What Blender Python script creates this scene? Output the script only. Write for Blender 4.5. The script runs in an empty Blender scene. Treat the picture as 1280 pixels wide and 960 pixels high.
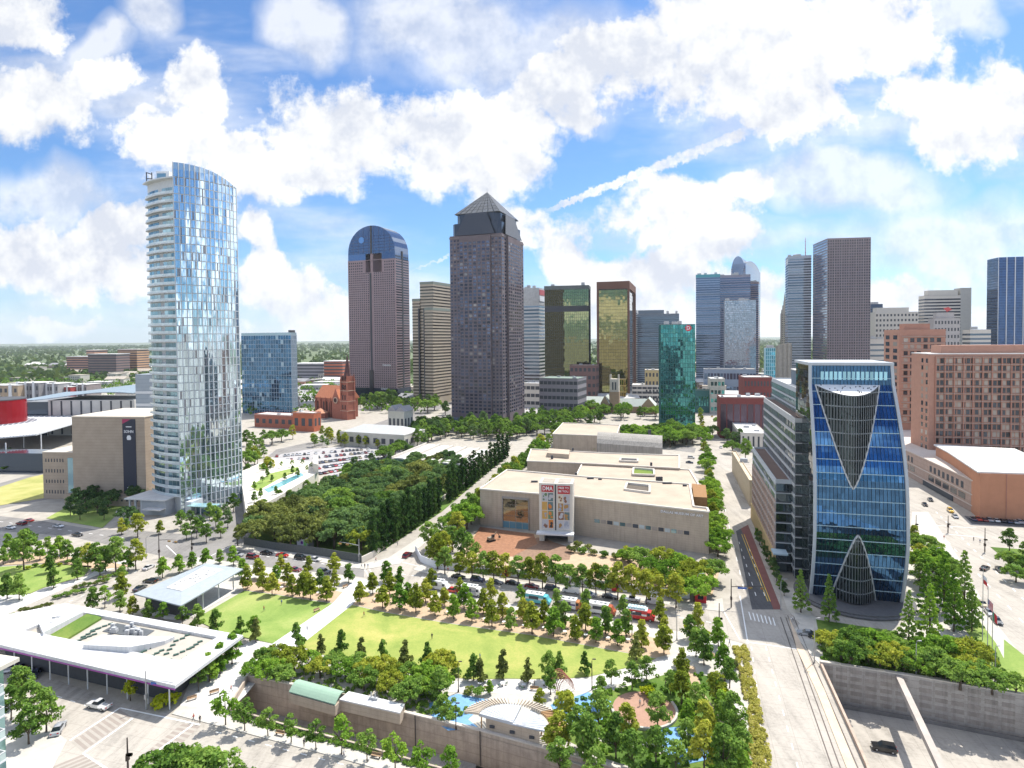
import bpy, math, random
import numpy as np
from mathutils import Vector, Matrix
from mathutils.geometry import tessellate_polygon
random.seed(7); RNG = np.random.default_rng(7)
SC = bpy.context.scene; COL = SC.collection
PI = math.pi; R = math.radians
# ---------------------------------------------------------------- camera
F = 760.0; H = 80.0; PITCH = math.atan(20.5/F); ROLL = R(0.5); PX, PY = 640.0, 444.0
fw = Vector((0, math.cos(PITCH), -math.sin(PITCH)))
r0 = Vector((1, 0, 0)); u0 = Vector((0, math.sin(PITCH), math.cos(PITCH)))
rt = r0*math.cos(ROLL) - u0*math.sin(ROLL); up = u0*math.cos(ROLL) + r0*math.sin(ROLL)
CAMP = Vector((0, 0, H))
cd = bpy.data.cameras.new('camera'); cam = bpy.data.objects.new('camera', cd); COL.objects.link(cam)
m = Matrix((rt, up, -fw)).transposed().to_4x4(); m.translation = CAMP; cam.matrix_world = m
cd.sensor_width = 36; cd.lens = 36*F/1280; cd.shift_y = -36/1280; cd.clip_end = 90000; cd.clip_start = 1
SC.camera = cam
def ray(px, py): return (fw + rt*((px-PX)/F) - up*((py-PY)/F))
def G(px, py, z=0.0):
    d = ray(px, py); t = (z-H)/d.z; p = CAMP + d*t; return Vector((p.x, p.y, z))
def RY(px, py, Y):                       # the point of that sight line at distance Y
    d = ray(px, py); return CAMP + d*(Y/d.y)
def proj(p):
    q = Vector(p)-CAMP; d = q.dot(fw); return (PX+F*q.dot(rt)/d, PY-F*q.dot(up)/d)
def ZT(px, py, p):                       # height over ground point p at which it shows at row py
    lo, hi = -50, 600
    for _ in range(40):
        mid = (lo+hi)/2
        if proj((p[0], p[1], mid))[1] > py: lo = mid
        else: hi = mid
    return lo
# ---------------------------------------------------------------- materials
class N:
    def __init__(s, name):
        s.m = bpy.data.materials.new(name); s.m.use_nodes = True; s.t = s.m.node_tree; s.n = s.t.nodes; s.l = s.t.links
        s.b = s.n['Principled BSDF']; s.out = s.n['Material Output']
    def a(s, ty, **kw):
        x = s.n.new(ty)
        for k, v in kw.items():
            if k in x.inputs.keys() if isinstance(k, str) else False: x.inputs[k].default_value = v
            else: setattr(x, k, v)
        return x
    def k(s, o, i): s.l.new(o, i)
def c4(c): return (c[0], c[1], c[2], 1.0)
def math_(s, op, a, b=None, clamp=False):
    x = s.n.new('ShaderNodeMath'); x.operation = op; x.use_clamp = clamp
    for i, v in enumerate((a, b)):
        if v is None: continue
        if isinstance(v, (int, float)): x.inputs[i].default_value = v
        else: s.l.new(v, x.inputs[i])
    return x.outputs[0]
def noise_(s, vec, scale, detail=4, rough=.55, dist=0.0):
    x = s.n.new('ShaderNodeTexNoise'); x.inputs['Scale'].default_value = scale; x.inputs['Detail'].default_value = detail
    x.inputs['Roughness'].default_value = rough; x.inputs['Distortion'].default_value = dist
    if vec is not None: s.l.new(vec, x.inputs['Vector'])
    return x.outputs['Fac']
def mix_(s, fac, a, b, bt='MIX'):
    x = s.n.new('ShaderNodeMix'); x.data_type = 'RGBA'; x.blend_type = bt
    for i, v in ((0, fac), (6, a), (7, b)):
        if isinstance(v, (int, float)): x.inputs[i].default_value = v
        elif isinstance(v, (tuple, list)): x.inputs[i].default_value = c4(v)
        else: s.l.new(v, x.inputs[i])
    return x.outputs[2]
def ramp_(s, fac, stops):
    x = s.n.new('ShaderNodeValToRGB'); s.l.new(fac, x.inputs[0]); e = x.color_ramp.elements
    while len(e) < len(stops): e.new(.5)
    for i, (p, c) in enumerate(stops): e[i].position = p; e[i].color = c4(c)
    return x.outputs[0]
def objco(s): return s.n.new('ShaderNodeTexCoord').outputs['Object']
def geoco(s): return s.n.new('ShaderNodeNewGeometry').outputs['Position']
MATS = {}
def matte(name, c, var=.16, scale=.35, rough=.85, fine=6.0, bump=0.0, streak=0.0, seam=None):
    if name in MATS: return MATS[name]
    s = N(name); co = geoco(s)
    f = noise_(s, co, scale, 5); g = noise_(s, co, fine, 3)
    v = math_(s, 'ADD', math_(s, 'MULTIPLY', f, .65), math_(s, 'MULTIPLY', g, .35))
    lo = tuple(x*(1-var*1.6) for x in c); hi = tuple(min(.95, x*(1+var)) for x in c)
    col = ramp_(s, v, [(.3, lo), (.72, hi)])
    if streak:
        mp = s.n.new('ShaderNodeMapping'); mp.inputs['Scale'].default_value = (1.2, 1.2, .06); s.l.new(co, mp.inputs[0])
        st = noise_(s, mp.outputs[0], 1.0, 5, .7)
        st = math_(s, 'MULTIPLY', math_(s, 'SUBTRACT', st, .48, True), streak*4, True)
        col = mix_(s, st, col, tuple(x*.4 for x in c))
    if seam:                              # panel joints (dx, dz) in metres
        sp = s.n.new('ShaderNodeSeparateXYZ'); s.l.new(co, sp.inputs[0])
        h = math_(s, 'LESS_THAN', math_(s, 'FRACT', math_(s, 'DIVIDE', sp.outputs[2], seam)), .09)
        col = mix_(s, math_(s, 'MULTIPLY', h, .35), col, tuple(x*.45 for x in c))
    s.k(col, s.b.inputs['Base Color']); s.b.inputs['Roughness'].default_value = rough
    s.b.inputs['Specular IOR Level'].default_value = .25
    if bump:
        bp = s.n.new('ShaderNodeBump'); bp.inputs['Strength'].default_value = bump; bp.inputs['Distance'].default_value = .1
        s.l.new(g, bp.inputs['Height']); s.l.new(bp.outputs[0], s.b.inputs['Normal'])
    MATS[name] = s.m; return s.m
def rand_(s):
    g = s.n.new('ShaderNodeNewGeometry').outputs['Random Per Island']; o = s.n.new('ShaderNodeObjectInfo').outputs['Random']
    a = math_(s, 'FRACT', math_(s, 'ADD', g, math_(s, 'MULTIPLY', o, 7.31)))
    w = s.n.new('ShaderNodeTexWhiteNoise'); w.noise_dimensions = '1D'; s.l.new(math_(s, 'MULTIPLY', a, 917.3), w.inputs['W'])
    return w
def glass(name, c, var=.5, rough=.04, metal=.75, wob=.02, blind=0.0, blindc=(.5, .48, .42), wave=0.0):
    """reflective facade glass: every pane tilts a hair and some have their blinds down"""
    if name in MATS: return MATS[name]
    s = N(name); w = rand_(s)
    lo = tuple(x*(1-var) for x in c); hi = tuple(min(1, x*(1+var*.6)) for x in c)
    col = ramp_(s, w.outputs['Value'], [(0, lo), (1, hi)])
    met = metal
    sp = s.n.new('ShaderNodeSeparateColor'); s.l.new(w.outputs['Color'], sp.inputs[0])
    if blind:
        b = math_(s, 'GREATER_THAN', sp.outputs[1], 1-blind)
        col = mix_(s, b, col, blindc)
        mm = math_(s, 'SUBTRACT', metal, math_(s, 'MULTIPLY', b, metal*.75)); s.k(mm, s.b.inputs['Metallic'])
    else: s.b.inputs['Metallic'].default_value = metal
    s.k(col, s.b.inputs['Base Color']); s.b.inputs['Roughness'].default_value = rough
    v = s.n.new('ShaderNodeVectorMath'); v.operation = 'SUBTRACT'; s.l.new(w.outputs['Color'], v.inputs[0]); v.inputs[1].default_value = (.5, .5, .5)
    sc = s.n.new('ShaderNodeVectorMath'); sc.operation = 'SCALE'; s.l.new(v.outputs[0], sc.inputs[0]); sc.inputs[3].default_value = wob
    nn = s.n.new('ShaderNodeNewGeometry').outputs['Normal']
    ad = s.n.new('ShaderNodeVectorMath'); ad.operation = 'ADD'; s.l.new(nn, ad.inputs[0]); s.l.new(sc.outputs[0], ad.inputs[1])
    last = ad.outputs[0]
    if wave:
        nz = s.n.new('ShaderNodeTexNoise'); nz.inputs['Scale'].default_value = .22; nz.inputs['Detail'].default_value = 2; s.l.new(geoco(s), nz.inputs['Vector'])
        v2 = s.n.new('ShaderNodeVectorMath'); v2.operation = 'SUBTRACT'; s.l.new(nz.outputs['Color'], v2.inputs[0]); v2.inputs[1].default_value = (.5, .5, .5)
        s2 = s.n.new('ShaderNodeVectorMath'); s2.operation = 'SCALE'; s.l.new(v2.outputs[0], s2.inputs[0]); s2.inputs[3].default_value = wave
        a2 = s.n.new('ShaderNodeVectorMath'); a2.operation = 'ADD'; s.l.new(last, a2.inputs[0]); s.l.new(s2.outputs[0], a2.inputs[1]); last = a2.outputs[0]
    nr = s.n.new('ShaderNodeVectorMath'); nr.operation = 'NORMALIZE'; s.l.new(last, nr.inputs[0])
    s.k(nr.outputs[0], s.b.inputs['Normal'])
    MATS[name] = s.m; return s.m
def paint(name, c, rough=.35, metal=0.0, coat=0.0):
    if name in MATS: return MATS[name]
    s = N(name); f = noise_(s, objco(s), 3.0, 4)
    col = ramp_(s, f, [(.3, tuple(x*.9 for x in c)), (.7, tuple(min(1, x*1.05) for x in c))]); s.k(col, s.b.inputs['Base Color'])
    s.b.inputs['Roughness'].default_value = rough; s.b.inputs['Metallic'].default_value = metal; s.b.inputs['Coat Weight'].default_value = coat
    MATS[name] = s.m; return s.m
def leaves(name, a, b, c):
    """a dark, b mid, c light leaf colour, spread per leaf cluster and per tree"""
    if name in MATS: return MATS[name]
    s = N(name); w = rand_(s); o = s.n.new('ShaderNodeObjectInfo').outputs['Random']
    f = noise_(s, objco(s), .55, 3)
    v = math_(s, 'ADD', math_(s, 'MULTIPLY', w.outputs['Value'], .45), math_(s, 'ADD', math_(s, 'MULTIPLY', f, .75), math_(s, 'MULTIPLY', math_(s, 'SUBTRACT', o, .5), .45)))
    col = ramp_(s, v, [(.25, a), (.55, b), (.95, c)])
    s.n.remove(s.b)
    d = s.n.new('ShaderNodeBsdfDiffuse'); t = s.n.new('ShaderNodeBsdfTranslucent'); mx = s.n.new('ShaderNodeMixShader'); mx.inputs[0].default_value = .45
    s.k(col, d.inputs[0]); s.k(mix_(s, 1.0, col, (1.0, .95, .45), 'MULTIPLY'), t.inputs[0]); s.k(d.outputs[0], mx.inputs[1]); s.k(t.outputs[0], mx.inputs[2]); s.k(mx.outputs[0], s.out.inputs[0])
    MATS[name] = s.m; return s.m
# ---------------------------------------------------------------- mesh building
class MB:
    def __init__(s): s.v = []; s.f = []; s.mi = []; s.cur = 0
    def _add(s, vs, fs):
        b = len(s.v); s.v.extend([tuple(x) for x in vs]); s.f.extend([tuple(b+i for i in f) for f in fs]); s.mi.extend([s.cur]*len(fs)); return s
    def box(s, x0, x1, y0, y1, z0, z1, top=True, bottom=True):
        vs = [(x0,y0,z0),(x1,y0,z0),(x1,y1,z0),(x0,y1,z0),(x0,y0,z1),(x1,y0,z1),(x1,y1,z1),(x0,y1,z1)]
        fs = [(0,1,5,4),(1,2,6,5),(2,3,7,6),(3,0,4,7)]
        if bottom: fs.append((3,2,1,0))
        if top: fs.append((4,5,6,7))
        return s._add(vs, fs)
    def prism(s, poly, z0, z1, cap=True, bot=True, tops=None):
        n = len(poly); zt = tops or [z1]*n
        area = sum(poly[i][0]*poly[(i+1) % n][1]-poly[(i+1) % n][0]*poly[i][1] for i in range(n))
        if area < 0: poly = poly[::-1]; zt = zt[::-1]
        vs = [(p[0], p[1], z0) for p in poly] + [(p[0], p[1], z) for p, z in zip(poly, zt)]
        fs = [(i, (i+1) % n, n+(i+1) % n, n+i) for i in range(n)]
        if cap:
            for t in tessellate_polygon([[Vector((p[0], p[1], 0)) for p in poly]]):
                a, b, c = t
                pa, pb, pc = poly[a], poly[b], poly[c]
                cr = (pb[0]-pa[0])*(pc[1]-pa[1])-(pb[1]-pa[1])*(pc[0]-pa[0])
                if cr < 0: a, c = c, a
                fs.append((n+a, n+b, n+c))
                if bot: fs.append((c, b, a))
        return s._add(vs, fs)
    def sheet(s, poly, z, holes=()):
        loops = [[Vector((p[0], p[1], 0)) for p in poly]] + [[Vector((p[0], p[1], 0)) for p in h] for h in holes]
        pts = [p for l in loops for p in l]; fs = []
        for a, b, c in tessellate_polygon(loops):
            pa, pb, pc = pts[a], pts[b], pts[c]
            if (pb.x-pa.x)*(pc.y-pa.y)-(pb.y-pa.y)*(pc.x-pa.x) < 0: a, c = c, a
            fs.append((a, b, c))
        return s._add([(p.x, p.y, z) for p in pts], fs)
    def quad(s, a, b, c, d): return s._add([a, b, c, d], [(0, 1, 2, 3)])
    def bar(s, a, b, w, h=None, up_=(0, 0, 1)):
        a = Vector(a); b = Vector(b); h = h or w; d = (b-a).normalized(); u = Vector(up_)
        if abs(d.dot(u)) > .95: u = Vector((1, 0, 0))
        x = d.cross(u).normalized()*w/2; y = x.cross(d).normalized()*h/2
        vs = [a-x-y, a+x-y, a+x+y, a-x+y, b-x-y, b+x-y, b+x+y, b-x+y]
        return s._add(vs, [(3,2,1,0),(4,5,6,7),(0,1,5,4),(1,2,6,5),(2,3,7,6),(3,0,4,7)])
    def tube(s, pts, rs, n=8, cap=True):
        vs = []; fs = []; P = [Vector(p) for p in pts]
        if not isinstance(rs, (list, tuple)): rs = [rs]*len(P)
        for i, p in enumerate(P):
            d = (P[min(i+1, len(P)-1)]-P[max(i-1, 0)]).normalized(); u = Vector((0, 0, 1)) if abs(d.z) < .9 else Vector((1, 0, 0))
            x = d.cross(u).normalized(); y = d.cross(x).normalized()
            vs += [p+(x*math.cos(2*PI*k/n)+y*math.sin(2*PI*k/n))*rs[i] for k in range(n)]
        for i in range(len(P)-1):
            for k in range(n): fs.append((i*n+k, (i+1)*n+k, (i+1)*n+(k+1) % n, i*n+(k+1) % n))
        if cap: fs.append(tuple(range(n))); fs.append(tuple((len(P)-1)*n+k for k in range(n))[::-1])
        return s._add(vs, fs)
    def lathe(s, prof, n=16, c=(0, 0)):
        vs = []; fs = []
        for r, z in prof: vs += [(c[0]+r*math.cos(2*PI*k/n), c[1]+r*math.sin(2*PI*k/n), z) for k in range(n)]
        for i in range(len(prof)-1):
            for k in range(n): fs.append((i*n+k, i*n+(k+1) % n, (i+1)*n+(k+1) % n, (i+1)*n+k))
        fs.append(tuple(range(n))[::-1]); fs.append(tuple((len(prof)-1)*n+k for k in range(n)))
        return s._add(vs, fs)
    def mesh(s, name, mat, smooth=False):
        me = bpy.data.meshes.new(name); me.from_pydata(s.v, [], s.f)
        for mm in (mat if isinstance(mat, (list, tuple)) else [mat]): me.materials.append(mm)
        if isinstance(mat, (list, tuple)): me.polygons.foreach_set('material_index', s.mi)
        if smooth: me.polygons.foreach_set('use_smooth', [True]*len(s.f))
        me.update(); return me
    def build(s, name, mat, parent=None, world=False, smooth=False, **tags):
        if world and parent is not None:
            inv = Matrix.LocRotScale(parent.location, parent.rotation_euler, None).inverted()
            s.v = [tuple(inv @ Vector(v)) for v in s.v]
        o = bpy.data.objects.new(name, s.mesh(name, mat, smooth)); COL.objects.link(o)
        if parent is not None: o.parent = parent
        for k, v in tags.items(): o[k] = v
        return o
def thing(name, label, cat, loc=(0, 0, 0), rot=0.0, group=None):
    o = bpy.data.objects.new(name, None); COL.objects.link(o); o.location = loc; o.rotation_euler = (0, 0, rot)
    o.empty_display_size = .5
    o['label'] = label; o['category'] = cat
    if group: o['group'] = group
    return o
def single(mb, name, mat, label, cat, loc=None, group=None, smooth=False):
    if loc is not None: mb.v = [(v[0]-loc[0], v[1]-loc[1], v[2]-loc[2]) for v in mb.v]
    o = mb.build(name, mat, None, smooth=smooth)
    if loc is not None: o.location = loc
    o['label'] = label; o['category'] = cat
    if group: o['group'] = group
    return o
def inst(me, name, parent=None, loc=(0, 0, 0), rot=(0, 0, 0), scale=(1, 1, 1), **tags):
    o = bpy.data.objects.new(name, me); COL.objects.link(o)
    if parent is not None: o.parent = parent
    o.location = loc; o.rotation_euler = rot; o.scale = scale
    for k, v in tags.items(): o[k] = v
    return o
KIDS = {}
def dup(root, loc, rot, label, group=None, scale=None):
    if root not in KIDS: KIDS[root] = [(c, [g for g in c.children]) for c in root.children]
    r = root.copy(); COL.objects.link(r); r.location = loc; r.rotation_euler = (0, 0, rot); r['label'] = label
    if group: r['group'] = group
    if scale: r.scale = scale
    for c, gs in KIDS[root]:
        k = c.copy(); COL.objects.link(k); k.parent = r
        for g in gs:
            q = g.copy(); COL.objects.link(q); q.parent = k
    return r
def structure(mb, name, mat, smooth=False):
    o = mb.build(name, mat, None, smooth=smooth); o['kind'] = 'structure'; return o
def text_mesh(txt, size, depth, font_w=1.0):
    c = bpy.data.curves.new('t', 'FONT'); c.body = txt; c.size = size; c.extrude = depth; c.align_x = 'CENTER'; c.align_y = 'CENTER'; c.resolution_u = 2; c.offset = size*.012
    o = bpy.data.objects.new('t', c); COL.objects.link(o); dg = bpy.context.evaluated_depsgraph_get(); dg.update()
    me = bpy.data.meshes.new_from_object(o.evaluated_get(dg)); bpy.data.objects.remove(o); bpy.data.curves.remove(c)
    return me
def lettering(txt, size, mat, parent, loc, rot=0.0, name='lettering', width=None):
    """upright letters facing local -y (rot turns them about z)"""
    me = text_mesh(txt, size, .08); me.materials.clear(); me.materials.append(mat); me.name = name
    xs = [v.co.x for v in me.vertices]; k = 1.0
    if width: k = width/(max(xs)-min(xs))
    o = inst(me, name, parent, loc, (PI/2, 0, rot), (k, 1, 1)); return o
ORD = ['', 'first', 'second', 'third', 'fourth', 'fifth', 'sixth', 'seventh', 'eighth', 'ninth', 'tenth', 'eleventh', 'twelfth']
def nth(i): return ORD[i] if i < len(ORD) else str(i)+({1: 'st', 2: 'nd', 3: 'rd'}.get(i % 10, 'th') if i not in (11, 12, 13) else 'th')
# ---------------------------------------------------------------- sky, sun
SUN_EL = R(60); sx, sy = .74, .67; SUN_AZ = math.atan2(sx, sy)
w = bpy.data.worlds.new('World'); SC.world = w; w.use_nodes = True
class WN: pass
s = WN(); s.t = w.node_tree; s.n = s.t.nodes; s.l = s.t.links
bg = s.n['Background']; sky = s.n.new('ShaderNodeTexSky'); sky.sky_type = 'NISHITA'; sky.sun_disc = False
sky.sun_elevation = SUN_EL; sky.sun_rotation = SUN_AZ; sky.altitude = 200; sky.air_density = 1.0; sky.dust_density = .6; sky.ozone_density = 2.0
bg.inputs[1].default_value = .15
dirv = s.n.new('ShaderNodeTexCoord').outputs['Generated']
sp = s.n.new('ShaderNodeSeparateXYZ'); s.l.new(dirv, sp.inputs[0]); dx, dy, dz = sp.outputs
ady = math_(s, 'MAXIMUM', math_(s, 'ABSOLUTE', dy), .12)
cu = math_(s, 'DIVIDE', dx, ady); cv = math_(s, 'DIVIDE', dz, ady)
cmb = s.n.new('ShaderNodeCombineXYZ'); s.l.new(cu, cmb.inputs[0]); s.l.new(cv, cmb.inputs[1]); P0 = cmb.outputs[0]
def nz(vec, sc, det, rough=.6, col=False):
    x = s.n.new('ShaderNodeTexNoise'); x.noise_dimensions = '2D'; x.inputs['Scale'].default_value = sc; x.inputs['Detail'].default_value = det; x.inputs['Roughness'].default_value = rough
    s.l.new(vec, x.inputs['Vector']); return x.outputs['Color' if col else 'Fac']
def vm(op, a, b=None, sc=None):
    x = s.n.new('ShaderNodeVectorMath'); x.operation = op; s.l.new(a, x.inputs[0])
    if b is not None:
        if isinstance(b, tuple): x.inputs[1].default_value = b
        else: s.l.new(b, x.inputs[1])
    if sc is not None: x.inputs[3].default_value = sc
    return x.outputs['Value'] if op == 'LENGTH' else x.outputs[0]
warp = vm('SCALE', vm('SUBTRACT', nz(P0, 5.5, 3, .6, True), (.5, .5, .5)), sc=.13)
P1 = vm('ADD', P0, warp)
def blob(px, py, rx, ry, ang=0.0):
    d = ray(px, py); c = (d.x/d.y, d.z/d.y); rx /= F; ry /= F
    if ang:
        mp = s.n.new('ShaderNodeMapping'); mp.vector_type = 'TEXTURE'; mp.inputs['Location'].default_value = (c[0], c[1], 0)
        mp.inputs['Rotation'].default_value = (0, 0, R(ang)); mp.inputs['Scale'].default_value = (rx, ry, 50)
        s.l.new(P1, mp.inputs[0]); return vm('LENGTH', mp.outputs[0])
    x = s.n.new('ShaderNodeVectorMath'); x.operation = 'MULTIPLY_ADD'; s.l.new(P1, x.inputs[0]); x.inputs[1].default_value = (1/rx, 1/ry, 0)
    x.inputs[2].default_value = (-c[0]/rx, -c[1]/ry, 0); return vm('LENGTH', x.outputs[0])
BL = [(40,130,85,62),(15,10,70,50),(125,95,60,34),(200,165,60,40),(240,120,45,60,-25),(290,190,95,42),(330,215,80,40),
 (430,170,130,62),(540,190,120,58),(400,215,90,42),(620,150,90,60),(760,70,90,60),(690,110,60,50),(620,215,60,40),
 (950,70,130,78),(1060,40,130,62),(1000,130,90,50),(870,20,60,40),(1150,110,70,40),(1230,150,95,70),(1260,110,50,34),
 (100,320,130,52),(155,285,60,40),(30,330,60,34),(60,405,40,16),(345,360,70,52),(400,390,90,42),(320,330,34,34),(200,340,80,50),(420,400,80,30),
 (700,310,60,48),(760,340,60,38),(650,290,50,32),(860,265,92,42),(830,245,40,26),(950,240,50,30),(890,305,60,36),(830,345,60,36),(930,370,70,40),(780,395,150,34),
 (1130,370,50,26),(1115,385,90,30),(1210,400,40,20),(470,420,200,16),(1020,410,150,16),(310,290,30,30)]
fld = None
for b_ in BL:
    x = blob(*b_)
    fld = x if fld is None else math_(s, 'MINIMUM', fld, x)
fld = math_(s, 'MINIMUM', math_(s, 'SUBTRACT', 1.12, fld), .62)
# clouds of the rest of the dome
ddz = math_(s, 'ADD', math_(s, 'MAXIMUM', dz, 0.0), .16)
c2 = s.n.new('ShaderNodeCombineXYZ'); s.l.new(math_(s, 'DIVIDE', dx, ddz), c2.inputs[0]); s.l.new(math_(s, 'DIVIDE', dy, ddz), c2.inputs[1])
gn = nz(c2.outputs[0], .9, 5, .58)
fr = math_(s, 'MULTIPLY', math_(s, 'SUBTRACT', math_(s, 'MULTIPLY', dy, 2.5), .3), 6.0, True)
fr = math_(s, 'MULTIPLY', fr, math_(s, 'MULTIPLY', math_(s, 'SUBTRACT', .75, cv), 6.0, True))
fr = math_(s, 'MULTIPLY', fr, math_(s, 'MULTIPLY', math_(s, 'SUBTRACT', 1.25, math_(s, 'ABSOLUTE', cu)), 5.0, True))
n1 = nz(P0, 9.0, 7, .66)
dens = math_(s, 'ADD', fld, math_(s, 'MULTIPLY', math_(s, 'SUBTRACT', n1, .5), 1.75))
alpha = s.n.new('ShaderNodeMapRange'); alpha.interpolation_type = 'SMOOTHSTEP'; s.l.new(dens, alpha.inputs[0]); alpha.inputs[1].default_value = -.04; alpha.inputs[2].default_value = .42
# thin high streaks
mp = s.n.new('ShaderNodeMapping'); mp.inputs['Rotation'].default_value = (0, 0, R(-18)); mp.inputs['Scale'].default_value = (1.0, 3.6, 1); s.l.new(P0, mp.inputs[0])
ci = s.n.new('ShaderNodeMapRange'); ci.interpolation_type = 'SMOOTHSTEP'; s.l.new(nz(mp.outputs[0], 1.7, 5, .6), ci.inputs[0]); ci.inputs[1].default_value = .40; ci.inputs[2].default_value = .78; ci.inputs[4].default_value = .72
# contrail
def trail(x0, y0, x1, y1, w0, w1, amp):
    a = ray(x0, y0); b = ray(x1, y1); ax, ay = a.x/a.y, a.z/a.y; bx, by = b.x/b.y, b.z/b.y; L = math.hypot(bx-ax, by-ay); an = math.atan2(by-ay, bx-ax)
    mp = s.n.new('ShaderNodeMapping'); mp.vector_type = 'TEXTURE'; mp.inputs['Location'].default_value = (ax, ay, 0); mp.inputs['Rotation'].default_value = (0, 0, an)
    mp.inputs['Scale'].default_value = (L, L, 50); ww = vm('SCALE', vm('SUBTRACT', nz(P0, 70, 4, .7, True), (.5, .5, .5)), sc=.02)
    s.l.new(vm('ADD', P0, ww), mp.inputs[0]); q = s.n.new('ShaderNodeSeparateXYZ'); s.l.new(mp.outputs[0], q.inputs[0])
    wd = math_(s, 'ADD', w0, math_(s, 'MULTIPLY', q.outputs[0], w1-w0))
    e = math_(s, 'SUBTRACT', 1.0, math_(s, 'DIVIDE', math_(s, 'ABSOLUTE', q.outputs[1]), math_(s, 'MAXIMUM', wd, .001)))
    e = math_(s, 'MULTIPLY', e, 2.2, True)
    e = math_(s, 'MULTIPLY', e, math_(s, 'MULTIPLY', q.outputs[0], 8.0, True)); e = math_(s, 'MULTIPLY', e, math_(s, 'MULTIPLY', math_(s, 'SUBTRACT', 1.02, q.outputs[0]), 12.0, True))
    tx = math_(s, 'ADD', .3, math_(s, 'MULTIPLY', nz(P0, 60, 4, .7), 1.15)); e = math_(s, 'MULTIPLY', e, tx)
    return math_(s, 'MULTIPLY', math_(s, 'MULTIPLY', e, amp, True), math_(s, 'GREATER_THAN', dy, .12))
tr = math_(s, 'MAXIMUM', trail(672, 268, 945, 160, .012, .038, 1.0), trail(500, 345, 565, 318, .02, .03, .5))
thin = None
for b_ in [(190,20,60,50),(375,40,60,60),(1200,20,70,40),(120,60,60,40),(560,40,170,75),(700,70,150,90),(1060,230,170,60),(1180,300,150,70),(60,250,110,50),(830,60,60,50)]:
    x = blob(*b_); thin = x if thin is None else math_(s, 'MINIMUM', thin, x)
thin = math_(s, 'MULTIPLY', math_(s, 'SUBTRACT', 1.0, thin, True), math_(s, 'ADD', .25, n1)); thin = math_(s, 'MULTIPLY', math_(s, 'MULTIPLY', thin, 2.6, True), .72)
al = math_(s, 'MAXIMUM', math_(s, 'MAXIMUM', math_(s, 'MAXIMUM', alpha.outputs[0], thin), ci.outputs[0]), tr)
# cloud shading from a shifted copy of the field noise
n2 = nz(vm('ADD', P0, (.012, .03, 0)), 9.0, 4, .6)
sh = math_(s, 'ADD', .5, math_(s, 'MULTIPLY', math_(s, 'SUBTRACT', n1, n2), 2.0)); base = nz(P1, 3.3, 2)
low = math_(s, 'ADD', math_(s, 'MULTIPLY', sh, .45), math_(s, 'MULTIPLY', base, .55))
ccol = ramp_(s, low, [(.32, (2.6, 2.75, 3.1)), (.46, (3.25, 3.32, 3.45)), (.6, (3.9, 3.9, 3.92))])
gain = s.n.new('ShaderNodeMix'); gain.data_type = 'RGBA'; gain.blend_type = 'MULTIPLY'; gain.inputs[0].default_value = 1.0
s.l.new(sky.outputs[0], gain.inputs[6]); gain.inputs[7].default_value = (.32, .46, .60, 1)
skc = gain.outputs[2]
full = mix_(s, al, skc, ccol)
# pale air close to the horizon
hz = math_(s, 'MULTIPLY', math_(s, 'SUBTRACT', .10, dz), 9.0, True); hz = math_(s, 'MULTIPLY', math_(s, 'MULTIPLY', hz, hz), .55)
full = mix_(s, hz, full, (3.7, 4.1, 4.5))
s.l.new(full, bg.inputs[0])
ga = s.n.new('ShaderNodeMapRange'); ga.interpolation_type = 'SMOOTHSTEP'; s.l.new(gn, ga.inputs[0]); ga.inputs[1].default_value = .47; ga.inputs[2].default_value = .62
gfull = mix_(s, hz, mix_(s, ga.outputs[0], skc, ramp_(s, gn, [(.5, (8.5, 8.5, 8.6)), (.75, (6.0, 6.2, 6.5))])), (3.7, 4.1, 4.5))  # clouds out of view, made brighter to add fill light
bg2 = s.n.new('ShaderNodeBackground'); bg2.inputs[1].default_value = .15; s.l.new(gfull, bg2.inputs[0])
ms = s.n.new('ShaderNodeMixShader'); s.l.new(fr, ms.inputs[0]); s.l.new(bg2.outputs[0], ms.inputs[1]); s.l.new(bg.outputs[0], ms.inputs[2])
s.l.new(ms.outputs[0], s.n['World Output'].inputs[0])
w.cycles.sampling_method = 'MANUAL'; w.cycles.sample_map_resolution = 512
ld = bpy.data.lights.new('sun', 'SUN'); ld.energy = 3.7; ld.angle = R(.53); ld.color = (1, .95, .86)
lo = bpy.data.objects.new('sun', ld); COL.objects.link(lo)
sd = Vector((sx/math.hypot(sx, sy)*math.cos(SUN_EL), sy/math.hypot(sx, sy)*math.cos(SUN_EL), math.sin(SUN_EL)))
lo.rotation_euler = sd.to_track_quat('Z', 'Y').to_euler(); lo.location = sd*500
vs = SC.view_settings; vs.view_transform = 'Standard'; vs.look = 'None'; vs.exposure = .95; vs.gamma = 1
SC.render.film_transparent = False
cy = SC.cycles; cy.max_bounces = 5; cy.diffuse_bounces = 2; cy.glossy_bounces = 3; cy.transmission_bounces = 3; cy.transparent_max_bounces = 4; cy.volume_bounces = 0; cy.use_denoising = True
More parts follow.
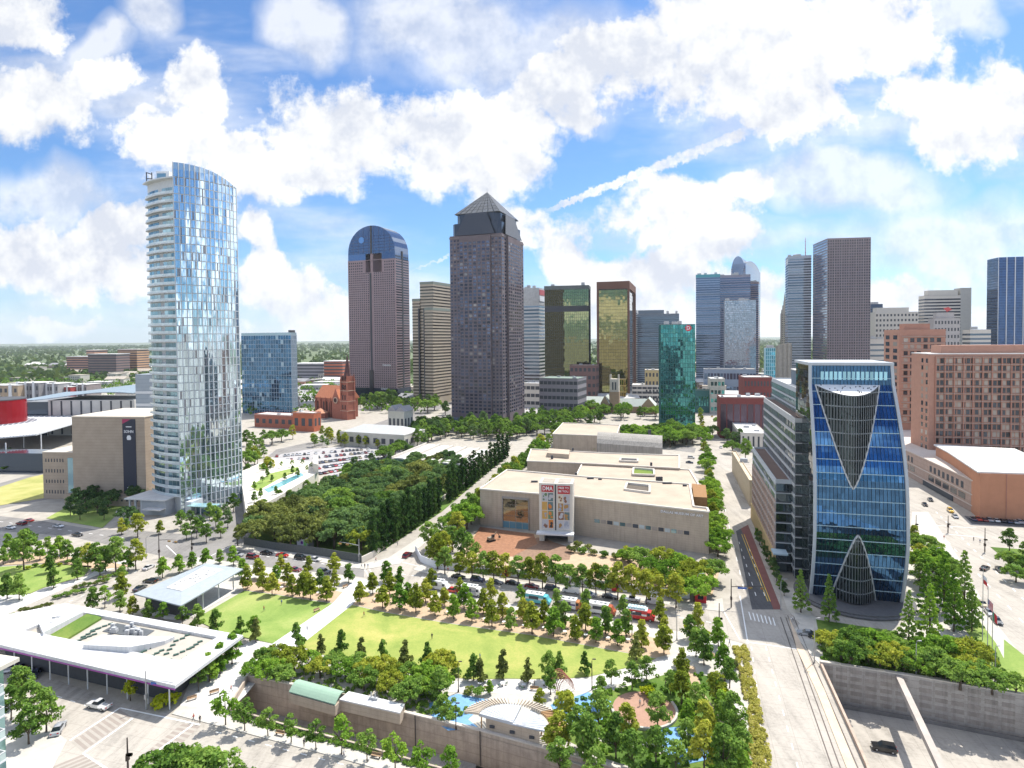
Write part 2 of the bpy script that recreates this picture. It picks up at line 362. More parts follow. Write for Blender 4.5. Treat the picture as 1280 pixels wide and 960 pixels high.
# ---------------------------------------------------------------- setting: ground, roads, lawns, walls
def PX_(pts, z=0.0): return [tuple(G(x, y, z)[:2]) for x, y in pts]
HOLE_R = PX_([(1025,833),(1147,852),(1280,875),(1500,915),(1700,1500),(1340,1500),(1082,960)])
HOLE_L = PX_([(310,853),(420,877),(497,895),(600,920),(690,945),(800,975),(850,1000),(800,1014),(700,1005),(542,962),(440,932),(350,908),(288,889)])
s_ = N('urban ground'); co = geoco(s_); sp_ = s_.n.new('ShaderNodeSeparateXYZ'); s_.l.new(co, sp_.inputs[0])
nf = noise_(s_, co, .012, 5, .6); nm = noise_(s_, co, .25, 5, .6); ng = noise_(s_, co, 3.0, 3)
con = ramp_(s_, math_(s_, 'ADD', math_(s_, 'MULTIPLY', nm, .7), math_(s_, 'MULTIPLY', ng, .3)), [(.3, (.27,.245,.21)), (.7, (.42,.39,.34))])
grn = ramp_(s_, nm, [(.35, (.05,.085,.03)), (.7, (.14,.17,.07))])
far = math_(s_, 'MULTIPLY', math_(s_, 'SUBTRACT', sp_.outputs[1], 700.0), 1/900.0, True)
msk = math_(s_, 'MULTIPLY', math_(s_, 'SUBTRACT', math_(s_, 'ADD', nf, math_(s_, 'MULTIPLY', far, .4)), .62), 14.0, True)
s_.k(mix_(s_, msk, con, grn), s_.b.inputs['Base Color']); s_.b.inputs['Roughness'].default_value = .9
mb = MB()
mb.sheet([(-60000,-60000),(60000,-60000),(60000,70000),(-60000,70000)], 0, (HOLE_R, HOLE_L)); structure(mb, 'ground', s_.m)
def roadmat(name, c, patch=.17):
    if name in MATS: return MATS[name]
    q = N(name); co = geoco(q); a = noise_(q, co, .09, 4, .6); b = noise_(q, co, 1.3, 5, .65); d = noise_(q, co, 14, 2)
    mp = q.n.new('ShaderNodeMapping'); mp.inputs['Rotation'].default_value = (0, 0, R(15)); mp.inputs['Scale'].default_value = (.5, .02, 1); q.l.new(co, mp.inputs[0])
    e = noise_(q, mp.outputs[0], 1.2, 3)
    v = math_(q, 'ADD', math_(q, 'ADD', math_(q, 'MULTIPLY', a, .35), math_(q, 'MULTIPLY', b, .25)), math_(q, 'ADD', math_(q, 'MULTIPLY', d, .1), math_(q, 'MULTIPLY', e, .3)))
    col = ramp_(q, v, [(.36, tuple(x*(1-patch*2.2) for x in c)), (.5, c), (.64, tuple(x*(1+patch) for x in c))])
    br = q.n.new('ShaderNodeTexBrick'); br.offset = 0; br.inputs['Scale'].default_value = 1; br.inputs['Brick Width'].default_value = 4.6; br.inputs['Row Height'].default_value = 3.6
    br.inputs['Mortar Size'].default_value = .05; m2 = q.n.new('ShaderNodeMapping'); m2.inputs['Rotation'].default_value = (0, 0, R(15)); q.l.new(co, m2.inputs[0]); q.l.new(m2.outputs[0], br.inputs['Vector'])
    col = mix_(q, math_(q, 'MULTIPLY', br.outputs['Fac'], .38), col, tuple(x*.4 for x in c))
    q.k(col, q.b.inputs['Base Color']); q.b.inputs['Roughness'].default_value = .88; q.b.inputs['Specular IOR Level'].default_value = .2; MATS[name] = q.m; return q.m
ROAD = roadmat('pale concrete road', (.37,.34,.30)); ASPH = roadmat('asphalt', (.10,.10,.105), .2); ROADG = roadmat('grey road', (.22,.21,.20))
WALK = matte('pavement', (.47,.445,.40), .1, .6); PAVE = matte('white paving', (.56,.545,.52), .12, 1.4); TAN = matte('decomposed granite', (.46,.34,.23), .12, .5)
def lawnmat(name, a, b, c):
    q = N(name); co = geoco(q); f = noise_(q, co, .07, 4, .6, .6); g = noise_(q, co, 2.2, 4, .7); v = math_(q, 'ADD', math_(q, 'MULTIPLY', f, .7), math_(q, 'MULTIPLY', g, .3))
    q.k(ramp_(q, v, [(.34, a), (.5, b), (.66, c)]), q.b.inputs['Base Color']); q.b.inputs['Roughness'].default_value = .95; q.b.inputs['Specular IOR Level'].default_value = .1; return q.m
LAWN = lawnmat('lawn grass', (.17,.235,.055), (.265,.31,.08), (.41,.365,.125)); LAWN2 = lawnmat('green lawn', (.13,.21,.05), (.21,.29,.075), (.32,.35,.12)); LAWN3 = lawnmat('dry lawn', (.25,.27,.08), (.35,.34,.12), (.46,.40,.18))
BED = lawnmat('planting bed', (.05,.10,.02), (.10,.17,.035), (.2,.24,.06))
def sheet(name, pts, z, mat, thick=0.0):
    mb = MB()
    if thick: mb.prism(PX_(pts), z-thick, z, bot=False)
    else: mb.sheet(PX_(pts), z)
    return structure(mb, name, mat)
sheet('road', [(-200,870),(0,838),(60,846),(150,878),(250,902),(400,945),(640,1010),(640,1300),(-300,1300)], .02, ROAD)
sheet('road', [(-120,835),(-60,800),(0,770),(40,752),(90,730),(140,710),(197,694),(250,690),(240,706),(190,722),(150,742),(120,755),(60,790),(0,822),(-60,852)], .02, ROAD)
sheet('road', [(-160,628),(45,650),(120,662),(170,663),(232,668),(292,636),(318,618),(345,604),(352,612),(332,650),(305,680),(400,697),(455,706),(455,722),(420,717),(330,710),(240,704),(197,694),(154,685),(84,670),(0,664),(-160,662)], .024, ROADG)
sheet('road', [(455,706),(500,700),(560,655),(610,610),(660,565),(700,530),(735,500),(745,500),(716,535),(680,570),(625,620),(580,665),(525,712),(566,722),(650,732),(750,742),(860,757),(905,762),(905,797),(850,788),(780,777),(700,764),(620,750),(540,735),(480,724),(455,722)], .028, ROAD)
sheet('road', [(914,700),(905,640),(893,580),(880,520),(868,475),(866,450),(872,450),(879,475),(896,520),(912,570),(936,625),(958,680),(977,730),(990,765),(1120,780),(1110,800),(1003,793),(1012,815),(1038,862),(1060,905),(1080,960),(1180,1300),(1030,1300),(960,960),(946,880),(933,805),(905,797),(905,762),(922,745)], .032, ROAD)
sheet('road', [(920,664),(935,656),(977,762),(940,762)], .05, ASPH)  # dark asphalt that also carries the shaded stretch of street in its colour
sheet('red_lane', [(926,661),(935,656),(977,762),(967,762)], .06, matte('red lane paint', (.20,.085,.075), .12))
sheet('road', [(1085,520),(1100,535),(1135,590),(1179,625),(1208,648),(1245,655),(1400,680),(1400,705),(1235,676),(1280,735),(1420,900),(1420,1010),(1280,838),(1238,790),(1180,700),(1130,650),(1100,610)], .02, ROAD)
sheet('road', [(-200,655),(0,636),(70,622),(137,604),(188,596),(188,588),(120,594),(92,589),(60,588),(36,594),(0,604),(-200,628)], .02, ROADG)
for p_ in ([(300,600),(330,575),(345,562),(430,543),(520,512),(600,487),(610,490),(540,515),(500,535),(440,552),(350,568),(335,592),(312,606)],[(420,606),(500,560),(535,535),(560,510),(572,510),(548,540),(515,565),(440,606)],[(620,494),(870,500),(1000,500),(1000,506),(870,507),(620,500)],[(395,520),(440,500),(560,498),(560,503),(450,506),(405,526)],[(655,540),(690,530),(870,560),(868,566),(700,545),(672,552)]): sheet('road', p_, .036, ROADG)
sheet('car_park', [(335,592),(338,566),(500,552),(512,560),(470,585),(430,598),(400,592)], .03, roadmat('car park', (.36,.35,.35)))
sheet('car_park', [(655,530),(655,498),(712,498),(705,520),(690,534)], .03, roadmat('car park', (.36,.35,.35)))
sheet('car_park', [(330,505),(372,470),(500,462),(500,485),(380,505)], .03, roadmat('car park', (.36,.35,.35)))
sheet('car_park', [(1205,645),(1290,650),(1300,660),(1215,655)], .04, ASPH)
sheet('pavement', [(-120,850),(30,862),(50,900),(84,926),(62,968),(10,1050),(-200,1200)], .14, WALK, .14)
sheet('pavement', [(215,893),(225,883),(287,888),(350,907),(440,931),(542,961),(700,1004),(700,1040),(530,978),(420,947),(300,915)], .14, WALK, .14)
sheet('plaza', [(337,806),(316,800),(298,812),(262,838),(235,858),(225,883),(287,888),(308,868),(335,835)], .15, PAVE, .15)
sheet('pavement', [(247,697),(330,709),(420,718),(455,724),(540,737),(620,752),(700,766),(780,779),(850,790),(905,799),(932,806),(946,880),(961,962),(1000,1150),(900,1300),(850,1000),(690,945),(600,920),(497,895),(420,877),(310,853),(335,835),(337,806),(243,776),(225,745)], .12, WALK, .12)
sheet('pavement', [(285,685),(305,678),(400,693),(455,705),(485,698),(560,648),(566,650),(500,705),(455,712),(400,703),(340,694)], .14, WALK, .14)
sheet('pavement', [(516,712),(535,702),(575,718),(700,733),(860,755),(903,748),(905,765),(860,760),(750,744),(640,735),(545,721)], .14, WALK, .14)
sheet('pavement', [(975,735),(995,735),(1015,770),(1060,790),(1140,805),(1140,850),(1025,832),(1010,815),(990,790),(1000,780),(984,762)], .14, WALK, .14)
sheet('pavement', [(1140,640),(1160,640),(1200,700),(1238,770),(1300,850),(1400,890),(1280,873),(1147,850),(1100,840),(1130,780)], .14, WALK, .14)
sheet('plaza', [(0,745),(38,743),(54,736),(105,722),(130,709),(180,694),(140,712),(90,732),(40,754),(0,772),(-80,810),(-80,750)], .14, PAVE, .14)
sheet('lawn', [(305,739),(345,744),(380,750),(415,755),(345,806),(280,792),(243,775)], .20, LAWN2, .08)
sheet('lawn', [(440,757),(480,766),(560,780),(665,795),(772,815),(820,824),(802,831),(735,847),(690,850),(635,849),(592,850),(505,842),(450,832),(400,818),(375,808)], .20, LAWN, .08)
sheet('gravel_strip', [(300,729),(320,723),(430,741),(417,754),(380,749),(345,743),(305,738)], .17, TAN, .05)
sheet('gravel_strip', [(450,747),(485,737),(560,753),(660,769),(760,786),(832,801),(838,818),(820,823),(772,814),(665,794),(560,779),(480,765),(441,756)], .17, TAN, .05)
sheet('path', [(440,728),(466,724),(440,757),(372,810),(337,808),(416,755)], .22, matte('grey paving', (.60,.60,.60), .08, 1.5), .1)
sheet('path', [(560,852),(592,852),(640,851),(740,849),(804,832),(850,818),(880,800),(905,802),(880,822),(850,835),(800,850),(740,864),(640,868),(560,866)], .16, PAVE, .04)
sheet('lawn', [(-160,718),(0,709),(66,705),(115,708),(105,720),(54,735),(38,742),(0,745),(-160,760)], .16, LAWN2, .1)
sheet('lawn', [(-160,625),(0,609),(37,597),(64,591),(89,591),(137,602),(95,611),(60,622),(0,632),(-160,652)], .16, LAWN3, .1)
sheet('lawn', [(58,648),(80,636),(110,628),(160,610),(180,620),(150,640),(128,660)], .16, LAWN2, .1)
sheet('gravel_strip', [(-20,700),(20,690),(120,700),(165,708),(128,712),(60,704),(0,707)], .16, TAN, .04)
sheet('lawn', [(310,672),(330,640),(400,606),(480,572),(600,588),(636,560),(628,575),(552,640),(464,698),(400,692)], .12, BED, .1)
sheet('lawn', [(1020,775),(1120,790),(1130,800),(1240,800),(1262,850),(1147,845),(1030,825)], .2, BED, .1)
sheet('lawn', [(1205,785),(1225,778),(1245,805),(1262,838),(1240,838)], .24, LAWN2, .1)
sheet('lawn', [(1255,800),(1330,860),(1330,880),(1262,866),(1255,845)], .2, LAWN2, .1)
sheet('lawn', [(1238,684),(1290,688),(1340,740),(1300,735)], .14, BED, .1)
sheet('construction_ground', [(575,688),(600,660),(668,667),(720,690),(860,705),(900,712),(890,745),(760,728),(640,722),(560,712)], .1, TAN)
sheet('bare_soil', [(586,683),(600,659),(667,668),(672,680),(640,696),(600,692)], .14, matte('red soil', (.30,.15,.085), .25, .8))
sheet('soil_patch', [(636,692),(672,672),(715,685),(712,700),(650,704)], .13, matte('dark soil', (.25,.16,.11), .2, .8))
sheet('rubber_ground', [(536,880),(572,868),(612,876),(585,900),(600,912),(560,914),(540,900)], .18, matte('blue rubber', (.17,.34,.58), .12, 1.0), .04)
sheet('garden_bed', [(690,885),(705,925),(760,950),(880,990),(938,1000),(936,930),(905,850),(850,838),(760,866)], .14, BED, .04)
for p_ in ([(688,882),(735,866),(764,878),(752,902),(722,908),(700,900)],[(822,912),(866,908),(896,926),(888,950),(850,958),(830,940)]): sheet('rubber_ground', p_, .2, matte('blue rubber', (.17,.34,.58), .12, 1.0), .04)
sheet('path', [(705,900),(725,908),(760,915),(830,935),(832,945),(760,930),(715,918)], .19, WALK, .03)
sheet('path', [(856,832),(868,834),(880,868),(905,905),(898,908),(870,872)], .19, TAN, .03)
mb = MB(); cc = G(805, 888); mb.lathe([(6.6, .12), (6.6, .26), (0.01, .26)], 40, (cc.x, cc.y)); structure(mb, 'play_circle', matte('brown rubber', (.36,.22,.16), .1, 1.0))
mb = MB()
for k in range(28):
    a0 = PI*.95+k*PI*1.15/28; a1 = a0+PI*1.15/28
    mb.prism([(cc.x+r*math.cos(a), cc.y+r*math.sin(a)) for r, a in ((6.6,a0),(7.1,a0),(7.1,a1),(6.6,a1))], .1, .7)
single(mb, 'curved_wall', WALK, 'low curved concrete seat wall round the near side of the brown play circle', 'wall')
# freeway floors and the retaining walls
DZ = -8.6
mb = MB(); mb.sheet([(-60,60),(190,60),(190,170),(-60,170)], DZ); structure(mb, 'freeway', ROAD)
mb = MB(); mb.sheet([(-80,70),(-8,70),(-8,160),(-80,160)], -6.0); structure(mb, 'ramp', ROAD)
CONC = matte('board concrete', (.46,.38,.31), .2, .5, streak=.5, seam=2.0)
CONC2 = matte('old concrete', (.42,.38,.34), .2, .4, streak=.5, seam=1.7)
def wall(name, label, pts, z0, z1, th, mat, side=1, **kw):
    P = [Vector((x, y, 0)) for x, y in pts]; Q = []
    for i, p in enumerate(P):
        d = (P[min(i+1, len(P)-1)]-P[max(i-1, 0)]).normalized(); Q.append(p+Vector((-d.y, d.x, 0))*th*side)
    mb = MB()
    for i in range(len(P)-1): mb.prism([P[i][:2], P[i+1][:2], Q[i+1][:2], Q[i][:2]], z0, z1)
    return single(mb, name, mat, label, 'wall', loc=(P[0].x, P[0].y, z0), **kw)
PW = PX_([(310,853),(420,877),(497,895),(600,920),(690,945),(800,975),(850,1000)])
wl = thing('retaining_wall', 'long weathered concrete retaining wall of the park deck above the ramp', 'wall', (PW[0][0], PW[0][1], -6))
mb = MB()
for i in range(len(PW)-1):
    a = Vector((*PW[i], 0)); b = Vector((*PW[i+1], 0)); d = (b-a).normalized(); n = Vector((-d.y, d.x, 0)); z1 = 1.6 if i < 2 else 1.0
    mb.prism([a[:2], b[:2], (b+n*.5)[:2], (a+n*.5)[:2]], -6.3, z1)
mb.build('wall_face', CONC, wl, world=True)
mb = MB()
for i in range(len(PW)-1):
    a = Vector((*PW[i], 0)); b = Vector((*PW[i+1], 0)); d = (b-a).normalized(); n = Vector((-d.y, d.x, 0)); z1 = 1.6 if i < 2 else 1.0
    mb.prism([(a-n*.12)[:2], (b-n*.12)[:2], (b+n*.62)[:2], (a+n*.62)[:2]], z1+.003, z1+.25)
mb.build('coping', matte('coping', (.55,.5,.44), .1), wl, world=True)
mb = MB(); mb.cur = 0
for x, y in ((419,877),(519,900),(600,920)):
    p = G(x, y); mb.box(p.x-.1, p.x+.1, p.y-.25, p.y-.06, -6, 1.1)
mb.build('joint', matte('joint', (.1,.09,.08)), wl, world=True)
PR = PX_([(288,889),(350,908),(440,932),(542,962),(700,1005),(800,1014)])
wall('parapet_wall', 'low tan parapet wall between the tree lined pavement and the ramp', PR, -6.2, .95, .4, CONC, -1)
wall('end_wall', 'short concrete wall closing the head of the ramp beside the plaza', PX_([(310,853),(288,889)]), -6.2, 1.5, .4, CONC, -1)
WR = PX_([(1025,833),(1147,852),(1280,875),(1500,915)])
fr_ = thing('freeway_wall', 'tall panelled concrete wall of the sunken freeway below the glass tower trees', 'wall', (WR[0][0], WR[0][1], DZ))
mb = MB(); mc = MB()
for i in range(3):
    a = Vector((*WR[i], 0)); b = Vector((*WR[i+1], 0)); d = (b-a).normalized(); n = Vector((-d.y, d.x, 0)); L = (b-a).length
    mb.prism([a[:2], b[:2], (b+n*.6)[:2], (a+n*.6)[:2]], DZ-.2, 1.0)
    k = 0
    while k*3.1+2.7 < L:                    # raised panel blocks in five courses
        for j in range(5):
            p = a+d*(k*3.1+.35); q = a+d*(k*3.1+2.75); z = DZ+1.1+j*1.75
            mc.prism([(p-n*.07)[:2], (q-n*.07)[:2], (q+n*.0)[:2], (p+n*.0)[:2]], z, z+.95)
        k += 1
mb.build('wall_face', CONC2, fr_, world=True); mc.build('panel_relief', matte('panel relief', (.34,.30,.265), .2, .5, streak=.5), fr_, world=True)
mb = MB()
for i in range(3):
    a = Vector((*WR[i], 0)); b = Vector((*WR[i+1], 0)); d = (b-a).normalized(); n = Vector((-d.y, d.x, 0))
    mb.prism([(a-n*.15)[:2], (b-n*.15)[:2], (b+n*.75)[:2], (a+n*.75)[:2]], 1.003, 1.3)
mb.build('coping', matte('coping', (.55,.5,.44), .1), fr_, world=True)
wall('barrier_wall', 'low dark concrete barrier at the foot of the freeway wall', [(x, y-1.2) for x, y in WR], DZ, DZ+.9, .35, matte('barrier', (.2,.19,.18), .2), -1)
# sides of the bridge and beam over the freeway
BR = PX_([(1025,833),(1082,960),(1180,1300)])
bt = thing('bridge_parapet', 'long concrete bridge parapet and girder beside the rail tracks', 'parapet', (BR[0][0], BR[0][1], 0))
mb = MB()
for i in range(2):
    a = Vector((*BR[i], 0)); b = Vector((*BR[i+1], 0)); d = (b-a).normalized(); n = Vector((d.y, -d.x, 0))
    mb.prism([a[:2], b[:2], (b-n*.5)[:2], (a-n*.5)[:2]], -1.6, .9)
mb.build('girder', matte('tan girder', (.44,.34,.27), .15, .6), bt, world=True)
for nm_, o1, o2 in (('tie_beam', (1122,846), (1145,1010)),):
    a = G(*o1); b = Vector(G(1187, 985)); mb = MB(); mb.bar((a.x, a.y, .2), (b.x, b.y, .2), 1.3, 1.3)
    t_ = thing('freeway_beam', 'single concrete beam crossing above the sunken freeway lanes', 'beam', (a.x, a.y, .2)); mb.build('beam', matte('beam concrete', (.42,.37,.33), .15), t_, world=True)
    c = a.lerp(b, .86); mb = MB(); mb.box(c.x-.5, c.x+.5, c.y-.5, c.y+.5, DZ, -.45); mb.build('pier', matte('beam concrete', (.42,.37,.33), .15), t_, world=True)
# rail tracks and kerbed reservation
for (a, b, label) in (((988,770),(1068,962),'x'), ((979,772),(1046,962),'y')):
    pa = G(*a); pb = G(*b); d = (pb-pa).normalized(); n = Vector((d.y, -d.x, 0)); pb = pb+d*12; mb = MB()
    mb.bar(pa-n*.72+Vector((0,0,.1)), pb-n*.72+Vector((0,0,.1)), .16, .1); mb.bar(pa+n*.72+Vector((0,0,.1)), pb+n*.72+Vector((0,0,.1)), .16, .1)
    single(mb, 'rail_track', paint('rail steel', (.13,.11,.1), .4, .6), 'pair of tram rails in the '+('right' if label == 'x' else 'left')+' side of the street bridge', 'rails', loc=pa)
pts = [(986,772),(1003,808),(1030,862),(1070,960),(1085,1000),(1075,1000),(1058,960),(1022,868),(996,812)]
sheet('kerb_strip', pts, .2, matte('kerb concrete', (.58,.46,.34), .12), .16)
# painted markings
WH = matte('white road paint', (.8,.8,.78), .06); YE = matte('yellow road paint', (.75,.5,.08), .06)
def lines(name, segs, w, mat, z=.045):
    mb = MB()
    for a, b in segs:
        p = G(*a); q = G(*b); d = (q-p).normalized(); n = Vector((d.y, -d.x, 0))*w/2
        mb.quad(*[(v.x, v.y, z) for v in (p-n, p+n, q+n, q-n)])
    return structure(mb, name, mat)
def dashed(a, b, n, fill=.35):
    p = G(*a); q = G(*b); out = []
    for i in range(n):
        u = p.lerp(q, i/n); v = p.lerp(q, (i+fill)/n); out.append((proj((u.x, u.y, 0)), proj((v.x, v.y, 0))))
    return out
lines('road_marking', [((150,885),(87,926)),((166,898),(104,942)),((104,942),(170,985)),((241,906),(178,953)),((150,885),(250,906))], .35, WH)
lines('road_marking', dashed((960,962),(938,800),9)+dashed((998,962),(955,800),9), .2, WH, .05)
lines('road_marking', [((936,803),(1000,812)),((925,745),(935,805)),((988,773),(1012,777)),((1000,800),(1015,803))]+[((936+i*5,765+i*1.2),(939+i*5,775+i*1.2)) for i in range(7)], .3, WH, .055)
lines('road_marking', dashed((930,738),(898,600),12)+dashed((945,745),(922,672),7)+dashed((956,745),(932,672),7), .22, WH, .08)
lines('road_marking', [((960,752),(927,668)),((963,752),(930,668))], .2, YE, .085)
lines('road_marking', [((208,682),(226,699)),((247,703),(290,682)),((262,650),(232,668))]+dashed((290,690),(450,711),14)+dashed((0,652),(180,676),14), .3, WH, .05)
lines('road_marking', dashed((20,782),(190,706),12), .2, WH, .05)
lines('road_marking', dashed((10,850),(140,893),8)+dashed((270,915),(600,1000),14), .2, WH, .05)
lines('road_marking', dashed((480,714),(900,780),30)+[((905,765),(925,800)),((462,712),(470,725)),((456,712),(464,726)),((500,702),(540,712))], .25, WH, .05)
lines('road_marking', dashed((1150,640),(1290,790),14)+dashed((1170,640),(1290,760),14)+[((1140,655),(1220,660)),((1150,665),(1230,672))], .3, WH, .05)
# brick crossing bands
mb = MB(); mb2 = MB()
def band(a, b, c, d, n, axis=0):
    A, B, C, D = [G(*p) for p in (a, b, c, d)]
    for i in range(n):
        u0 = i/n; u1 = (i+.55)/n
        for m_, (s0, s1) in ((mb, (u0, u1)), (mb2, (u1, (i+1)/n))):
            q = [A.lerp(B, s0), A.lerp(B, s1), D.lerp(C, s1), D.lerp(C, s0)]
            m_.quad(*[(v.x, v.y, .04) for v in q])
band((149,887),(89,928),(103,940),(164,896),9); band((104,943),(172,988),(120,1010),(50,965),14); band((228,905),(170,950),(190,965),(250,908),9)
structure(mb, 'crosswalk', matte('brick paving dark', (.29,.25,.22), .12)); structure(mb2, 'crosswalk', matte('brick paving light', (.36,.33,.29), .1))
# ---------------------------------------------------------------- buildings
def ux(t): return (math.cos(t), math.sin(t))
def hit(C, d, px, py):
    """where the line C + t d meets the vertical plane through pixel (px, py)"""
    q = ray(px, py); # solve C + t d parallel to q horizontally
    den = d[0]*q.y-d[1]*q.x
    return (C[1]*q.x-C[0]*q.y)/den
class B: pass
def fit(xl, xc, xr, Y, pyt, ang, mode='R', dep=None, pyref=None, z0=0.0):
    """footprint frame from its silhouette: corner column xc at distance Y, left and right edge columns, wall angle"""
    b = B(); th = R(ang); v = ux(th); u = (-v[1], v[0]); pr = pyref or pyt
    P = RY(xc, pr, Y); C = (P.x, Y)
    if mode == 'R':
        W = hit(C, (-v[0], -v[1]), xl, pr); D = dep or hit(C, u, xr, pr); O = (C[0]-v[0]*W, C[1]-v[1]*W)
    else:
        W = hit(C, v, xr, pr); D = dep or hit(C, u, xl, pr); O = C
    b.W, b.D, b.O, b.th = W, D, O, th; b.H = ZT(xc, pyt, C)-z0; b.z0 = z0; b.C = C
    return b
def bthing(b, name, label, cat='skyscraper', group=None):
    b.t = thing(name, label, cat, (b.O[0], b.O[1], b.z0), b.th, group); b.R = (0, b.W, 0, b.D); return b.t
def L(b, x, y, z=0): c, s = math.cos(b.th), math.sin(b.th); return (b.O[0]+c*x-s*y, b.O[1]+s*x+c*y, b.z0+z)
FR = {'F': 0.0, 'R': PI/2, 'B': PI, 'L': -PI/2}
def face(Rc, f):
    x0, x1, y0, y1 = Rc
    return {'F': ((x0, y0), (1, 0), x1-x0, (0, -1)), 'R': ((x1, y0), (0, 1), y1-y0, (1, 0)), 'B': ((x1, y1), (-1, 0), x1-x0, (0, 1)), 'L': ((x0, y1), (0, -1), y1-y0, (-1, 0))}[f]
def winmesh(w, h, mat, d=.12):
    mb = MB(); mb.box(-w/2, w/2, -d/2, d/2, -h/2, h/2); return mb.mesh('window', mat)
def punched(t, Rc, z0, z1, f, nx, nz, wf, hf, mat, cap=None, mx=0.0, d=.12, skip=None, split=1):
    """windows of one face; the first `cap` of them are parts of their own, the others one part"""
    (ox, oy), (ax, ay), Ln, (nx_, ny_) = face(Rc, f); Ln2 = Ln-2*mx; cw = Ln2/nx; ch = (z1-z0)/nz; w_, h_ = cw*wf, ch*hf
    me = winmesh(w_, h_, mat, d); rest = MB(); n = 0; cnt = getattr(punched, 'cnt', {}); punched.cnt = cnt; cap = 100 if cap is None else cap
    for k in range(nz):
        for i in range(nx):
            if skip and skip(i, k): continue
            s = mx+(i+.5)*cw; x = ox+ax*s+nx_*.02; y = oy+ay*s+ny_*.02; z = z0+(k+.5)*ch
            if cnt.get(t.name, 0) < cap:
                inst(me, 'window', t, (x, y, z), (0, 0, FR[f])); cnt[t.name] = cnt.get(t.name, 0)+1
            else:
                hw = w_/2
                a = (x-ax*hw+nx_*.06, y-ay*hw+ny_*.06); b_ = (x+ax*hw+nx_*.06, y+ay*hw+ny_*.06)
                rest.quad((a[0], a[1], z-h_/2), (b_[0], b_[1], z-h_/2), (b_[0], b_[1], z+h_/2), (a[0], a[1], z+h_/2))
    if rest.v: rest.build('windows', mat, t, kind='stuff')
def panes(t, Rc, z0, z1, f, nx, nz, mat, gap=.12, gapz=.2, off=.06, name='glazing', holes=None):
    (ox, oy), (ax, ay), Ln, (nx_, ny_) = face(Rc, f); mb = MB(); cw = Ln/nx; ch = (z1-z0)/nz
    for k in range(nz):
        for i in range(nx):
            if holes and holes(i, k): continue
            s0 = i*cw+gap/2; s1 = (i+1)*cw-gap/2
            a = (ox+ax*s0+nx_*off, oy+ay*s0+ny_*off); b_ = (ox+ax*s1+nx_*off, oy+ay*s1+ny_*off); za = z0+k*ch+gapz/2; zb = z0+(k+1)*ch-gapz/2
            mb.quad((a[0], a[1], za), (b_[0], b_[1], za), (b_[0], b_[1], zb), (a[0], a[1], zb))
    return mb.build(name, mat, t)
def mull(t, Rc, z0, z1, f, nx, nz, mat, w=.16, d=.18, name='mullions', wz=None, vert=True, hor=True):
    (ox, oy), (ax, ay), Ln, (n0, n1) = face(Rc, f); mb = MB(); wz = wz or w
    def bx(s0, s1, za, zb, dd):
        p = [(ox+ax*s0-n0*.02, oy+ay*s0-n1*.02), (ox+ax*s1-n0*.02, oy+ay*s1-n1*.02), (ox+ax*s1+n0*dd, oy+ay*s1+n1*dd), (ox+ax*s0+n0*dd, oy+ay*s0+n1*dd)]
        mb.prism(p, za, zb)
    if vert:
        for i in range(nx+1): c = Ln*i/nx; bx(max(0, c-w/2), min(Ln, c+w/2), z0, z1, d)
    if hor:
        for k in range(nz+1): c = z0+(z1-z0)*k/nz; bx(.01, Ln-.01, c-wz/2, c+wz/2, d*.8)
    return mb.build(name, mat, t)
def bands(t, Rc, z0, z1, n, frac, mat, out=.1, name='window_band', cap=100, phase=0.3):
    """one glass band round the block per storey"""
    x0, x1, y0, y1 = Rc; h = (z1-z0)/n; me = MB(); me.box(x0-out, x1+out, y0-out, y1+out, 0, h*frac); me = me.mesh(name, mat)
    for k in range(n): inst(me, name, t, (0, 0, z0+k*h+h*phase))
def body(t, Rc, z0, z1, mat, name='body', bev=0.0):
    mb = MB(); mb.box(Rc[0], Rc[1], Rc[2], Rc[3], z0, z1); return mb.build(name, mat, t)
def parapet(t, Rc, z, h, th, mat, name='parapet', out=0.0):
    x0, x1, y0, y1 = Rc; x0 -= out; x1 += out; y0 -= out; y1 += out; mb = MB(); mb.box(x0, x1, y0, y0+th, z, z+h); mb.box(x0, x1, y1-th, y1, z, z+h); mb.box(x0, x0+th, y0+th, y1-th, z, z+h-.003); mb.box(x1-th, x1, y0+th, y1-th, z, z+h-.003); return mb.build(name, mat, t)
def plant(t, Rc, z, n, mat, seed=0, s=(1.5, 4), h=(.8, 2.2), name='roof_unit'):
    r = random.Random(seed)
    for i in range(n):
        w_ = r.uniform(*s); d_ = r.uniform(*s); x = r.uniform(Rc[0]+1, max(Rc[0]+1.1, Rc[1]-w_-1)); y = r.uniform(Rc[2]+1, max(Rc[2]+1.1, Rc[3]-d_-1)); mb = MB(); hh = r.uniform(*h)
        mb.box(x, x+w_, y, y+d_, z, z+hh); mb.box(x+.2, x+w_-.2, y+.2, y+d_-.2, z+hh, z+hh+.25); mb.build(name, mat, t)
def shade(c, k): return tuple(x*k for x in c)
ROOF = matte('gravel roof', (.36,.34,.31), .15, .2); ROOFW = matte('white roof', (.60,.59,.57), .1, .3); UNIT = matte('roof unit grey', (.42,.43,.44), .12, 1.0); DARKM = matte('dark metal', (.07,.075,.085), .1, 1)
WHM = matte('white metal', (.62,.63,.64), .06, 1.0)
